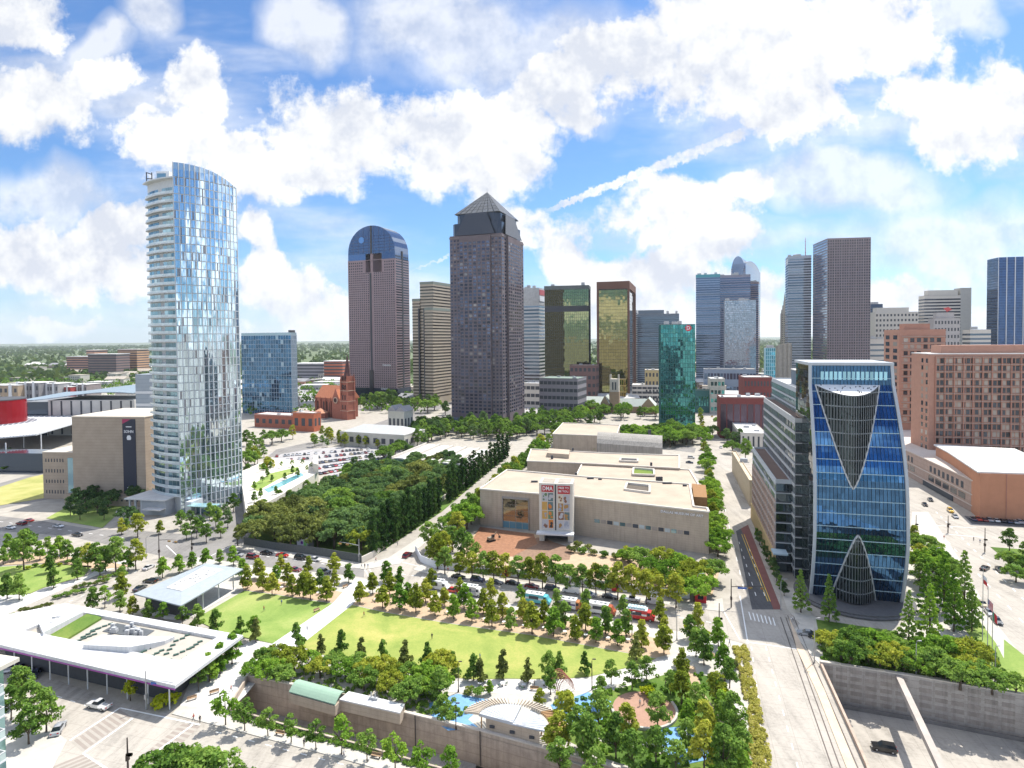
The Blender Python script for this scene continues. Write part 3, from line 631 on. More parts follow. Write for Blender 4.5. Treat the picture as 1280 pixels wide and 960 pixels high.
# -- glass residential tower, left
MTW = matte('tower concrete', (.50,.53,.55), .08, .8); GM = glass('tower glass', (.60,.74,.83), .3, .03, .88, .016, .07, (.25,.25,.27), .01)
GBAL = glass('balcony glass', (.22,.36,.42), .45, .08, .5, .02)
Y0 = 281.0
PL = RY(186, 420, Y0+13); PC = RY(221, 420, Y0); PRt = RY(299, 420, Y0+24)
t = thing('residential_tower', 'tallest glass tower at left with curved balconies up its left edge', 'skyscraper', (PC.x, PC.y, 0)); o_ = Vector((PC.x, PC.y, 0))
ZMT = ZT(221, 205, (PC.x, PC.y)); NF = 42; FH = (ZMT-2)/NF
def curve_pts(A, Bp, bulge, n):
    d = Vector((Bp[0]-A[0], Bp[1]-A[1])); nrm = Vector((d.y, -d.x)).normalized(); out = []
    for i in range(n+1):
        u = i/n; out.append((A[0]+d.x*u+nrm.x*bulge*4*u*(1-u), A[1]+d.y*u+nrm.y*bulge*4*u*(1-u)))
    return out
A0 = (PL.x-o_.x, PL.y-o_.y); C0 = (0, 0); E0 = (PRt.x-o_.x, PRt.y-o_.y)
bal = curve_pts(A0, C0, 1.6, 8); gl = curve_pts(C0, E0, 3.2, 14); back = [(E0[0]-8, E0[1]+16), (A0[0]+3, A0[1]+14)]
foot = bal+gl[1:]+back
inner = curve_pts((A0[0]+.7, A0[1]+.7), (C0[0]-.2, C0[1]+1.4), 1.2, 8)+[(C0[0]+.5, C0[1]+1.0)]+[(x, y+.35) for x, y in gl[1:]]+back
topz = [ZMT]*len(inner)
mb = MB(); mb.prism(inner, 0, ZMT-5, bot=False); mb.build('core', MTW, t)
mb = MB(); gt = [(x, y) for x, y in gl]; bk = [(x-.3, y+1.2) for x, y in gl][::-1]        # crown screen, falling to the right
zt = [ZMT+1.0-6.5*(i/14)**2.4 for i in range(15)]; mb.prism(gt+bk, ZMT-5.05, ZMT, tops=zt+zt[::-1]); mb.build('crown', glass('crown glass', (.45,.56,.64), .1, .1, .6, .01), t)
slab = MB()
bo = curve_pts((A0[0]-.2, A0[1]-.2), (C0[0]-.1, C0[1]-.2), 1.9, 10)
slab.prism(bo+[(C0[0]-.1, C0[1]+3), (A0[0]+3, A0[1]+5), (A0[0]-.5, A0[1]+1.5)], .05, .6); sm = slab.mesh('balcony_slab', MTW)
rl = MB()
for i in range(10):
    a, b_ = bo[i], bo[i+1]; rl.quad((a[0]+.1, a[1]+.1, .6), (b_[0]+.1, b_[1]+.1, .6), (b_[0]+.1, b_[1]+.1, 1.5), (a[0]+.1, a[1]+.1, 1.5))
rm = rl.mesh('balcony_rail', glass('rail glass', (.50,.58,.60), .15, .25, .15, .01))
bg_ = MB(); bh_ = MB(); inn = inner[:9]
for i in range(8):
    if i == 4: continue
    a, b_ = inn[i], inn[i+1]; (bg_ if i < 4 else bh_).quad((a[0]+.05, a[1]-.06, .6), (b_[0]-.05, b_[1]-.06, .6), (b_[0]-.05, b_[1]-.06, FH-.35), (a[0]+.05, a[1]-.06, FH-.35))
bgm = bg_.mesh('balcony_door', GBAL); bhm = bh_.mesh('balcony_door', GBAL)
for k in range(2, NF-2):
    z = k*FH; so = inst(sm, 'balcony_slab', t, (0, 0, z)); inst(rm, 'balcony_rail', t, (0, 0, z)); inst(bgm, 'balcony_door', t, (0, 0, z)); inst(bhm, 'balcony_door', t, (0, 0, z))
sl2 = MB(); sl2.prism([(x*1.02-.3, y-.3) for x, y in bo]+[(C0[0], C0[1]+3), (A0[0]+3, A0[1]+5)], ZMT-6.2, ZMT-5.6); sl2.build('roof_slab', MTW, t)
mb = MB(); mb.bar((A0[0]+.5, A0[1]+.5, ZMT-5.6), (A0[0]+.5, A0[1]+.5, ZMT), .35); mb.bar((A0[0]+3, A0[1]+.6, ZMT-5.6), (A0[0]+3, A0[1]+.6, ZMT), .35); mb.bar((A0[0]+.3, A0[1]+.5, ZMT), (A0[0]+3.2, A0[1]+.6, ZMT-1), .4); mb.bar((A0[0]+.3, A0[1]+.5, ZMT-3), (A0[0]+3.2, A0[1]+.6, ZMT-3), .4); mb.build('roof_frame', DARKM, t)
mb = MB(); q0 = inner[3]; mb.box(q0[0], q0[0]+6, q0[1]+1.5, q0[1]+8, ZMT-5, ZMT-.6); mb.build('penthouse', WHM, t); mb = MB(); mb.box(q0[0]+.3, q0[0]+4.5, q0[1]+1.35, q0[1]+1.5, ZMT-4.4, ZMT-1.6); mb.build('penthouse_window', GBAL, t)
gp = MB(); mm = MB()
gw = []                                     # panes follow the curve, three per bay
for i in range(14):
    for j in range(3): gw.append((tuple(gl[i][c]+(gl[i+1][c]-gl[i][c])*j/3 for c in (0, 1)), tuple(gl[i][c]+(gl[i+1][c]-gl[i][c])*(j+1)/3 for c in (0, 1))))
for k in range(0, NF+1):
    for i, (a, b_) in enumerate(gw):
        z0_ = k*FH+.25; z1_ = (k+1)*FH-.15; zl = ZMT+1.0-6.5*((i+1)/42)**2.4
        if z1_ > zl: continue
        d = Vector((b_[0]-a[0], b_[1]-a[1])); n_ = Vector((d.y, -d.x)).normalized()*.06; e = d*.035
        gp.quad((a[0]+e.x+n_.x, a[1]+e.y+n_.y, z0_), (b_[0]-e.x+n_.x, b_[1]-e.y+n_.y, z0_), (b_[0]-e.x+n_.x, b_[1]-e.y+n_.y, z1_), (a[0]+e.x+n_.x, a[1]+e.y+n_.y, z1_))
gp.build('curtain_wall', GM, t)
for i in range(15):
    zl = ZMT+1.0-6.5*(i/14)**2.4; mb = MB(); x, y = gl[i]; mb.box(x-.17, x+.17, y-.3, y+.2, 0, zl+.1); mb.build('mullion', MTW, t)
me = MB()
for i in range(14): a, b_ = gl[i], gl[i+1]; me.bar((a[0], a[1]-.1, 0), (b_[0], b_[1]-.1, 0), .3, .28)
me = me.mesh('floor_edge', MTW)
for k in range(0, NF-1): inst(me, 'floor_edge', t, (0, 0, k*FH))
# podium of that tower
b = fit(160, 207, 231, 278, 655, -10, 'R', dep=14, pyref=650); b.H = 8.5; t2 = bthing(b, 'entrance_pavilion', 'grey flat roofed entrance pavilion at the foot of the tall glass tower', 'pavilion')
body(t2, (b.W*.38, b.W, 0, b.D), 0, 7, matte('grey cladding', (.40,.42,.44), .06, .5), 'wall'); mb = MB(); mb.box(-.5, b.W+1, -1.5, b.D, 7.003, 7.6); mb.build('roof', ROOFW, t2)
for x in (1, b.W*.2, b.W*.36): mb = MB(); mb.box(x-.35, x+.35, 0, .7, 0, 7); mb.build('column', MTW, t2)
mb = MB(); mb.box(b.W*.55, b.W*1.02, -4, -.01, 3.2, 3.6); mb.build('canopy', ROOFW, t2)
b = fit(231, 232, 262, 279, 655, -10, 'L', dep=9, pyref=650); t2 = bthing(b, 'lobby_wing', 'low stone lobby wing with pale glass canopy right of the grey pavilion', 'pavilion')
body(t2, (0, b.W*.25, 0, b.D), 0, 6, MTW, 'wall'); mb = MB(); mb.box(b.W*.2, b.W*1.3, -2.5, 3, 4.6, 4.9); mb.build('canopy', glass('canopy glass', (.4,.62,.62), .1, .1, .4), t2); mb = MB(); mb.box(b.W*.26, b.W*1.3, 3, 3.2, 0, 4.6); mb.build('glazing', GBAL, t2)
for x in (.35, .75, 1.2): mb = MB(); mb.tube([(b.W*x, -1.8, 0), (b.W*x, -1.8, 4.6)], .25, 8); mb.build('column', MTW, t2)
# roof garden with white side wall
q = PX_([(352,635),(398,612),(398,592)]); gz = 7.0
t2 = thing('garden_podium', 'white walled podium carrying the lawn and pool garden behind the glass tower', 'podium', (*q[0], 0))
poly = [tuple(G(x, y, gz)[:2]) for x, y in [(308,642),(352,618),(398,590),(396,578),(340,572),(300,590)]]
mb = MB(); mb.prism(poly, 0, gz); mb.build('wall', matte('white stone', (.60,.56,.50), .06, .7), t2, world=True)
mb = MB(); mb.prism([tuple(G(x, y, gz)[:2]) for x, y in [(313,608),(338,592),(372,584),(374,588),(346,600),(322,614)]], gz+.003, gz+.15); mb.build('garden_lawn', LAWN2, t2, world=True)
mb = MB(); mb.prism([tuple(G(x, y, gz)[:2]) for x, y in [(330,612),(352,602),(376,591),(380,594),(356,606),(336,616)]], gz+.003, gz+.12); mb.build('pool', glass('pool water', (.14,.38,.42), .05, .03, .2, .01), t2, world=True)
mb = MB(); mb.prism([tuple(G(x, y, gz)[:2]) for x, y in [(391,590),(398,592),(398,580),(392,579)]], gz+.003, gz+5); mb.build('end_wall', matte('white stone', (.6,.6,.6)), t2, world=True)
b = fit(296, 330, 334, 300, 632, -14, 'R', dep=6, pyref=632); t2 = bthing(b, 'garden_canopy', 'pale blue glass canopy below the pool garden by the tower trees', 'canopy'); mb = MB(); mb.box(0, b.W, 0, b.D, 3.6, 3.9); mb.build('glass_roof', glass('canopy glass', (.4,.62,.62)), t2)
for x in (.3, b.W-.3): mb = MB(); mb.box(x-.2, x+.2, .3, .7, 0, 3.6); mb.build('column', MTW, t2)
# -- beige hall with banner, far left
SAND = matte('sandstone', (.37,.30,.235), .1, .25, seam=1.5); SANDR = matte('sandstone roof', (.56,.50,.42), .08, .3)
b = fit(90, 181, 190, 300, 522, -6, 'R', dep=36, pyref=540); t = bthing(b, 'concert_hall', 'sand coloured windowless hall with dark banner left of the tall glass tower', 'building'); HH = b.H
body(t, b.R, 0, HH, SAND, 'wall'); mb = MB(); mb.box(-.2, b.W+.2, -.2, b.D+.2, HH+.003, HH+.5); mb.build('roof', SANDR, t)
Wb = b.W; bn = MB(); x0 = Wb*.70; x1 = Wb*.875; bn.box(x0, x1, -.25, -.02, 2.5, HH-.8); ban = bn.build('banner', paint('banner navy', (.02,.025,.045), .7), t)
mb = MB(); mb.prism([(x0, -.26), (x0, -.28), (x0+2.6, -.28), (x0+2.6, -.26)], HH-2.8, HH-.85, tops=[HH-.85]*4)
mb = MB(); mb._add([(x0, -.28, HH-.85), (x0+4.6, -.28, HH-.85), (x0, -.28, HH-3.2)], [(0, 2, 1)]); mb.build('banner_corner', paint('magenta', (.35,.03,.10), .7), ban)
for z in (HH-4.6, 7.6, 5.9): mb = MB(); mb.box((x0+x1)/2-1.5, (x0+x1)/2+1.5, -.3, -.26, z-.22, z+.22); mb.build('text_line', paint('banner white', (.7,.7,.72), .7), ban)
for (z, s_, tx) in ((HH-7, 1.9, 'SOHN'),): lettering(tx, s_, paint('banner white', (.7,.7,.72), .7), ban, ((x0+x1)/2, -.3, z), 0, 'lettering', (x1-x0)*.72)
mb = MB(); mb.lathe([(.01, 0), (1.0, .1), (1.2, 1.2), (.8, 2.2), (.01, 2.4)], 12); ob = mb.build('emblem', paint('banner white', (.7,.7,.72)), ban); ob.scale = (1, .1, 1); ob.location = ((x0+x1)/2, -.3, HH-11.2)
r2 = (-b.W*.52, -.01, 4, 26); body(t, r2, 0, HH*.56, SAND, 'wing'); mb = MB(); mb.box(r2[0]-.2, -.02, 3.8, 26.2, HH*.56+.003, HH*.56+.4); mb.build('wing_roof', SANDR, t)
punched(t, (r2[0], r2[0]+abs(r2[0])*.64, 4, 26), 1.0, HH*.53, 'F', 7, 4, .32, .32, DARKM, mx=1)
mb = MB(); mb.box(-b.W*.16, -.05, 3.7, 3.98, 1.5, HH*.5); mb.build('large_window', GBAL, t)
pts = [(-b.W*.06, -3.2), (b.W*.35, -5.2), (b.W*.75, -6.5), (b.W*1.12, -6.2)]
mb = MB(); mb.prism(pts+[(b.W*1.14, 4), (b.W*.9, .5), (b.W*.6, -.01), (-b.W*.02, -.01)], -.01, 4.6); mb.build('curved_base', SAND, t)
me = winmesh(.9, .9, DARKM, .2)
for i in range(15):
    u = .05+i*.06; k = min(2, int(u*3)); f_ = u*3-k; x = pts[k][0]+(pts[k+1][0]-pts[k][0])*f_; y = pts[k][1]+(pts[k+1][1]-pts[k][1])*f_
    inst(me, 'window', t, (x, y-.05, 2.9), (0, 0, math.atan2(pts[k+1][1]-pts[k][1], pts[k+1][0]-pts[k][0])))
# opera house: red drum and lattice canopy
c_ = RY(-8, 515, 480); t = thing('opera_house', 'opera house with red drum rising through a white lattice canopy', 'building', (c_.x, 480, 0))
mb = MB(); mb.lathe([(21, 15), (21, ZT(0, 503, (c_.x, 460)))], 40); dr = mb.build('drum', glass('red glass', (.32,.01,.018), .2, .12, .35, .01), t)
mb = MB(); zz = ZT(0, 503, (c_.x, 460)); mb.lathe([(21.2, zz+.01), (21.2, zz+.7), (.1, zz+.9)], 40); mb.build('drum_rim', DARKM, t)
mb = MB(); mb.lathe([(27, 16.5), (27, 17.4), (.1, 17.5)], 40); mb.build('drum_terrace', matte('dark roof', (.16,.17,.2)), t)
zc = 17.0; A_ = [G(x, y, zc) for x, y in ((-60,552),(45,543),(100,527),(132,516),(40,510),(-60,512))]
mb = MB(); mb.prism([(p.x, p.y) for p in A_], zc-.8, zc); can = mb.build('canopy', matte('canopy slats', (.50,.52,.54), .1), t, world=True)
mb = MB()
for i in range(26):
    u = i/25; a = A_[0].lerp(A_[1], u); bb = A_[5].lerp(A_[3], u); mb.bar((a.x, a.y, zc+.25), (bb.x, bb.y, zc+.25), .35, .4)
lt = mb.build('canopy_louvres', WHM, t, world=True)
for x, y in ((8,585),(52,572),(92,555),(60,545),(30,560),(-20,590)): p = G(x, y); mb = MB(); mb.tube([(p.x, p.y, 0), (p.x, p.y, zc-.8)], .35, 8); mb.build('column', WHM, t, world=True)
b = fit(-30, 60, 66, 372, 548, -5, 'R', dep=14, pyref=560); mb = MB(); mb.box(0, b.W, 0, b.D, 0, 12); mb.v = [L(b, *v) for v in mb.v]; mb.build('glass_hall', glass('dark hall glass', (.05,.07,.1), .5, .06, .6, .03), t, world=True)
# hall with curved roof behind
b = fit(60, 168, 169, 520, 500, -3, 'R', dep=50, pyref=500); t = bthing(b, 'theatre_building', 'white walled hall with swooping blue grey roof beyond the opera canopy', 'building')
body(t, b.R, 0, b.H, matte('white concrete', (.50,.49,.46), .08, .2), 'wall')
for i in range(9): mb = MB(); x = b.W*(.03+i*.115); mb.box(x, x+b.W*.02, -.15, -.01, 1, b.H-.6); mb.build('slit_window', DARKM, t)
mb = MB(); n_ = 12; Wd = b.W*1.32
for i in range(n_):
    u0, u1 = i/n_, (i+1)/n_; x0 = -b.W*.32+Wd*u0; x1 = -b.W*.32+Wd*u1; z0_ = b.H+.1+7*math.sin(u0*PI*.62)**2; z1_ = b.H+.1+7*math.sin(u1*PI*.62)**2
    mb._add([(x0,-2,z0_-.5),(x1,-2,z1_-.5),(x1,b.D,z1_-.5+3),(x0,b.D,z0_-.5+3),(x0,-2,z0_),(x1,-2,z1_),(x1,b.D,z1_+3),(x0,b.D,z0_+3)], [(3,2,1,0),(4,5,6,7),(0,1,5,4),(2,3,7,6)]+([(3,0,4,7)] if i == 0 else [])+([(1,2,6,5)] if i == n_-1 else []))
mb.build('curved_roof', matte('blue grey metal roof', (.20,.26,.31), .08, .2, rough=.5), t)
mb = MB(); mb.box(-b.W*.3, -.02, 1, b.D, 0, b.H-1.5); mb.build('glass_end', glass('dark hall glass', (.05,.07,.1)), t)
# pale grey block behind the tall tower
b = fit(169, 190, 191, 470, 468, -5, 'R', dep=22, pyref=470); t = bthing(b, 'fly_tower', 'plain blue grey metal block peeping out left of the tall glass tower', 'building')
body(t, b.R, 0, b.H, matte('blue grey panels', (.30,.34,.38), .05, .2, seam=3), 'wall'); bands(t, (0, b.W, 0, b.D), b.H*.5, b.H*.85, 2, .2, WHM)
# gabled apartments beyond
for i, (x0, x1, pt, lab, col) in enumerate(((-20,22,476,'tan balconied apartment block at the far left edge',(.36,.28,.20)),(20,48,473,'grey apartment block with white corner bays beside the tan one',(.22,.22,.23)),(48,72,474,'middle grey and white apartment block behind the theatre roof',(.30,.30,.31)),(70,88,478,'red and white apartment block behind the theatre roof',(.34,.06,.06)),(88,108,475,'last grey apartment block with red panels before the overpass',(.25,.22,.22)))):
    b = fit(x0, x1, x1+2, 640+i*8, pt+6, -4, 'R', dep=22, pyref=pt+6); t = bthing(b, 'apartment_block', lab, 'apartments', 'apartment blocks beyond the theatre')
    body(t, b.R, 0, b.H, matte('apt %d' % i, col, .12, .3), 'wall'); punched(t, b.R, 1, b.H-1, 'F', 7, 4, .5, .5, DARKM)
    for k in (0, 1, 2): mb = MB(); xx = b.W*(.02+k*.36); mb.prism([(xx, -.8), (xx+b.W*.09, -.8), (xx+b.W*.09, 2), (xx, 2)], 0, b.H+1.6); mb.build('bay', WHM, t)
    mb = MB(); mb.box(-.4, b.W+.4, -.4, b.D+.4, b.H+.01, b.H+.5); mb.build('roof', ROOFW, t)
# -- blue glass office block
GBL = glass('blue glass', (.06,.16,.29), .35, .04, .8, .015, .04, (.3,.42,.5)); b = fit(302, 364, 371, 650, 419, -20, 'R', pyref=440); t = bthing(b, 'office_block', 'blue glass office block behind the tall residential tower', 'office building')
body(t, b.R, 0, b.H, DARKM, 'core'); nf = 18
for f, nx_ in (('F', 20), ('R', 12)):
    panes(t, b.R, 0, b.H, f, nx_, nf, GBL, .15, .5); mull(t, b.R, 0, b.H, f, nx_, nf, matte('bluish white frame', (.42,.5,.56), .05), .22, .3, wz=.3)
parapet(t, b.R, b.H, 3.0, .25, glass('screen glass', (.35,.45,.5), .2, .1, .4)); mb = MB(); mb.box(b.W-5, b.W-1, 2, 8, b.H, b.H+5.5); mb.build('stair_house', DARKM, t); plant(t, b.R, b.H, 5, UNIT, 3)
# -- red cathedral
RB = matte('red brick', (.34,.125,.085), .15, .6); RT = matte('orange tiles', (.50,.19,.10), .14, .8); ST = matte('cream stone', (.5,.36,.27), .1, .8); DW = matte('dark stained glass', (.05,.03,.03), .2, 1)
P = G(436, 524); th = R(-35); t = thing('cathedral', 'red brick cathedral with orange tiled roofs and tall pointed spire', 'church', (P.x, P.y, 0), th); k = 1.0
sc_ = (P.y)/760.0                                   # metres per pixel there
def gable(mb, x0, x1, y0, y1, ze, zr, ax='y', over=.6):
    if ax == 'y':
        xm = (x0+x1)/2; mb._add([(x0-over,y0-over,ze),(xm,y0-over,zr),(x1+over,y0-over,ze),(x0-over,y1+over,ze),(xm,y1+over,zr),(x1+over,y1+over,ze)], [(0,1,4,3),(1,2,5,4),(0,3,5,2),(0,2,1),(3,4,5)])
    else:
        ym = (y0+y1)/2; mb._add([(x0-over,y0-over,ze),(x0-over,ym,zr),(x0-over,y1+over,ze),(x1+over,y0-over,ze),(x1+over,ym,zr),(x1+over,y1+over,ze)], [(0,3,4,1),(1,4,5,2),(0,2,5,3),(0,1,2),(3,5,4)])
S = sc_*1.12
mb = MB(); mb.box(-58*S, -10*S, 0, 22*S, 0, 22*S); mb.build('nave_wall', RB, t)
mb = MB(); gable(mb, -58*S, -8*S, 0, 22*S, 22*S, 36*S, 'x'); mb.build('nave_roof', RT, t)
mb = MB(); mb.box(-22*S, -8*S, -5*S, -.02, 0, 20*S); mb.prism([(-22*S, -5.2*S), (-8*S, -5.2*S), (-8*S, -4.6*S), (-22*S, -4.6*S)], 20*S, 20*S); mb.build('transept_wall', RB, t)
mb = MB(); gable(mb, -22.5*S, -7.5*S, -5*S, 8*S, 20*S, 33*S, 'y'); mb.build('transept_roof', RT, t)
mb = MB(); mb._add([(-22*S,-5.7*S,20*S),(-8*S,-5.7*S,20*S),(-15*S,-5.7*S,34*S),(-22*S,-5*S,20*S),(-8*S,-5*S,20*S),(-15*S,-5*S,34*S)], [(0,1,2),(5,4,3),(0,3,4,1),(1,4,5,2),(2,5,3,0)]); mb.build('gable', RB, t)
mb = MB(); mb.lathe([(3.6*S, 0), (3.6*S, .4*S), (2.6*S, .45*S)], 20); ob = mb.build('rose_window', ST, t); ob.rotation_euler = (PI/2, 0, 0); ob.location = (-15*S, -5.75*S, 21*S)
mb = MB(); mb.lathe([(2.5*S, 0), (2.5*S, .3*S)], 20); q_ = mb.build('glass', DW, ob); q_.location = (0, 0, .3*S)
for i in range(6): mb = MB(); x = (-55+i*5.4)*S; mb.box(x, x+2.2*S, -.2*S, -.01, 7*S, 17*S); mb.lathe([(1.1*S, 17*S), (.1, 19*S)], 8, (x+1.1*S, .3*S)); mb.build('window', DW, t)
for i in range(5): mb = MB(); x = (-57.5+i*9)*S; mb.box(x, x+1.2*S, -1.6*S, -.02, 0, 19*S); mb.lathe([(.9*S, 19*S), (.05, 24*S)], 4, (x+.6*S, -.8*S)); mb.build('buttress', RB, t)
mb = MB(); mb.lathe([(9*S, 0), (9*S, 6*S)], 12, (-38*S, -9*S)); mb.build('apse_wall', RB, t); mb = MB(); mb.lathe([(9.6*S, 6*S+.01), (.2, 11*S)], 12, (-38*S, -9*S)); mb.build('apse_roof', matte('pale tiles', (.48,.24,.15), .1), t)
hs = ZT(432, 442, (P.x, P.y)); ts = hs*.66
mb = MB(); mb.box(-6*S, 5*S, -6*S, 5*S, 0, ts*.55); mb.box(-5*S, 4*S, -5*S, 4*S, ts*.55+.01, ts); mb.build('tower', RB, t)
for dx_, dy_ in ((-6,-6),(4,-6),(-6,4),(4,4)): mb = MB(); mb.box(dx_*S-.4*S, dx_*S+1.4*S, dy_*S-.4*S, dy_*S+1.4*S, 0, ts*.93); mb.lathe([(1.2*S, ts*.93), (.05, ts*1.08)], 4, (dx_*S+.5*S, dy_*S+.5*S)); mb.build('pinnacle', RB, t)
for zf in (.2, .42, .66, .86):
    mb = MB(); mb.box(-6.5*S, 5.5*S, -6.5*S, 5.5*S, ts*zf, ts*zf+.5*S); mb.build('stone_course', ST, t)
    for x in (-3.2, .8): mb = MB(); mb.box(x*S, (x+1.6)*S, -6.2*S, -5*S, ts*(zf+.04), ts*(zf+.14)); mb.build('tower_window', DW, t)
mb = MB(); mb.lathe([(4.3*S, ts), (3.2*S, ts+4*S), (.08, hs)], 8, (-.5*S, -.5*S)); mb.build('spire', matte('dark slate', (.10,.05,.05), .2), t)
def lowb(name, lab, xl, xc, xr, Y, pt, ang, mode, dep, wall, roof, cat='building', nx=6, nz=2, wm=None, group=None, faces='FR', wf=.5, hf=.45, plants=2, par=.5, pyref=None):
    b = fit(xl, xc, xr, Y, pt, ang, mode, dep=dep, pyref=pyref or pt); t = bthing(b, name, lab, cat, group); body(t, b.R, 0, b.H, wall, 'wall')
    mb = MB(); mb.box(-.15, b.W+.15, -.15, b.D+.15, b.H+.002, b.H+.25); mb.build('roof', roof, t); parapet(t, b.R, b.H+.25, par, .3, wall, out=.2)
    if nz:
        for f in faces: punched(t, b.R, .8, b.H-.4, f, nx if f in 'FB' else max(2, int(nx*b.D/b.W)), nz, wf, hf, wm or DARKM, cap=60)
    if plants: plant(t, b.R, b.H+.25, plants, UNIT, len(lab)+int(xl))
    return b
lowb('parish_hall', 'low red brick hall left of the cathedral', 318, 383, 394, 545, 521, -20, 'R', 16, RB, ROOFW, nx=8, nz=1, hf=.4)
lowb('brick_annex', 'small orange brick annex against the cathedral', 366, 392, 399, 530, 517, -20, 'R', 10, matte('orange brick', (.42,.13,.07), .12), ROOFW, nx=3, nz=1, plants=1)
b = lowb('assembly_hall', 'wide low hall with grey hipped roof right of the cathedral', 425, 505, 516, 440, 545, -22, 'R', 30, matte('cream render', (.5,.48,.42), .08), ROOFW, nx=8, nz=1, plants=0)
mb = MB(); z = b.H+.3; mb._add([(1,1,z),(b.W-1,1,z),(b.W-1,b.D-1,z),(1,b.D-1,z),(b.W*.2,b.D*.5,z+4.5),(b.W*.8,b.D*.5,z+4.5)], [(0,1,5,4),(1,2,5),(2,3,4,5),(3,0,4)]); mb.build('hipped_roof', matte('pale grey roof', (.42,.43,.43), .06, .3), b.t)
b = lowb('villa', 'small cream villa with two gabled grey roofs among trees', 485, 505, 512, 500, 515, -22, 'R', 14, matte('cream render', (.5,.48,.42)), ROOFW, nx=4, nz=1, plants=0)
mb = MB(); gable(mb, 0, b.W*.48, 0, b.D, b.H+.3, b.H+5); gable(mb, b.W*.52, b.W, 0, b.D, b.H+.3, b.H+4.5); mb.build('gabled_roof', matte('slate grey', (.3,.29,.3), .1), b.t)
# -- pink granite tower with barrel vault and sky window
GRN = matte('pink grey granite', (.29,.215,.225), .08, .15); GW = glass('dark tower window', (.03,.035,.05), .6, .08, .25, .02); GTOP = glass('vault glass', (.13,.18,.28), .35, .06, .75, .02)
b = fit(436, 495, 512, 800, 312, -22, 'R', dep=None, pyref=400); t = bthing(b, 'vaulted_tower', 'granite tower with round vaulted top and tall opening through it'); W_, D_, H_ = b.W, b.D, b.H
gx0, gx1 = W_*.38, W_*.72; zg0 = H_*.86; zg1 = H_*.985
body(t, (0, W_, 0, D_), 0, zg0, GRN, 'shaft')
for r_, nm_ in (((0, gx0, 0, D_), 'wing'), ((gx1, W_, 0, D_), 'wing')): body(t, r_, zg0+.01, H_*.94 if r_[0] == 0 else H_*.94, GRN, nm_)
body(t, (.3, gx0, .35, D_-.4), H_*.94, zg1, GTOP, 'upper_wing'); body(t, (gx1, W_-.3, .35, D_-.4), H_*.94, zg1, GTOP, 'upper_wing')
body(t, (gx0-.01+W_*.1, gx0+W_*.15, .5, D_-.5), zg0, zg1, GRN, 'sky_window_pier')
mb = MB(); n_ = 18; xc_ = W_*.5; rr = W_*.495; vh = ZT(470, 279, b.C)-zg1; pv = []
for i in range(n_+1): a = PI-PI*i/n_; pv.append((xc_+rr*math.cos(a), zg1+vh*math.sin(a)**.9))
pv = [(xc_-rr, zg1+.01)]+pv+[(xc_+rr, zg1+.01)]
vsx = [(x, .3, z) for x, z in pv]+[(x, D_-.3, z) for x, z in pv]; m_ = len(pv)
mb._add(vsx, [tuple(range(m_)), tuple(range(2*m_-1, m_-1, -1))]+[(i, m_+i, m_+(i+1) % m_, (i+1) % m_) for i in range(m_)]); mb.build('vault', GTOP, t)
mb = MB()
for i in range(1, 9): x = xc_-rr+2*rr*i/9; h_ = math.sqrt(max(0, 1-((x-xc_)/rr)**2))*vh; mb.box(x-.15, x+.15, .1, .3, zg1, zg1+h_)
for z in (3, 7, 11, 15, 19, 23): hw = rr*math.sqrt(max(0.02, 1-(z/vh)**2))-.4; mb.box(xc_-hw, xc_+hw, .1, .3, zg1+z, zg1+z+.3)
mb.build('vault_mullions', matte('bronze frame', (.10,.10,.14)), t)
mb = MB(); mb.box(xc_-1.3, xc_+1.3, -.2, .25, zg1, zg1+vh-.5); mb.build('vault_recess', DARKM, t)
mb = MB(); mb.lathe([(4.2, 0), (4.2, .3), (3.0, .3), (3.0, .1), (.1, .1)], 24); ob = mb.build('round_emblem', paint('emblem blue', (.10,.28,.62), .3), t); ob.rotation_euler = (PI/2, 0, 0); ob.location = (W_*.3, 0, zg1+vh*.5)
nzf = 52
punched(t, b.R, H_*.08, zg0, 'F', 22, nzf, .5, .5, GW, mx=1, skip=lambda i, k: i in (10, 11)); punched(t, b.R, zg0, H_*.935, 'F', 22, 4, .5, .5, GW, mx=1, skip=lambda i, k: 6 < i < 17)
panes(t, b.R, H_*.08, H_*.97, 'R', 2, 52, GW, 2.4, 1.7, .12); body(t, (W_*.462, W_*.50, -.35, 1), H_*.12, zg0-1, DARKM, 'dark_slot'); mb = MB(); mb.box(W_, W_+.4, D_*.46, D_*.55, 8, H_); mb.build('side_slot', DARKM, t)
body(t, (-.5, W_+.5, -.5, D_+.5), 0, H_*.08, glass('dark base glass', (.03,.05,.09), .4, .08, .6), 'base'); mb = MB(); mb.box(W_*.44, W_*.52, -1.4, -.51, 0, H_*.2); mb.build('entrance_bay', GW, t)
parapet(t, (0, W_, 0, D_), H_*.94, .8, .4, GRN); lettering('Deloitte', 4.2, paint('sign white', (.8,.8,.8)), t, (W_*.80, -.5, H_*.235), 0, 'sign', W_*.17); lettering('CHASE', 3.6, paint('sign white', (.8,.8,.8)), t, (W_*.75, -1, H_*.075), 0, 'sign', W_*.14)
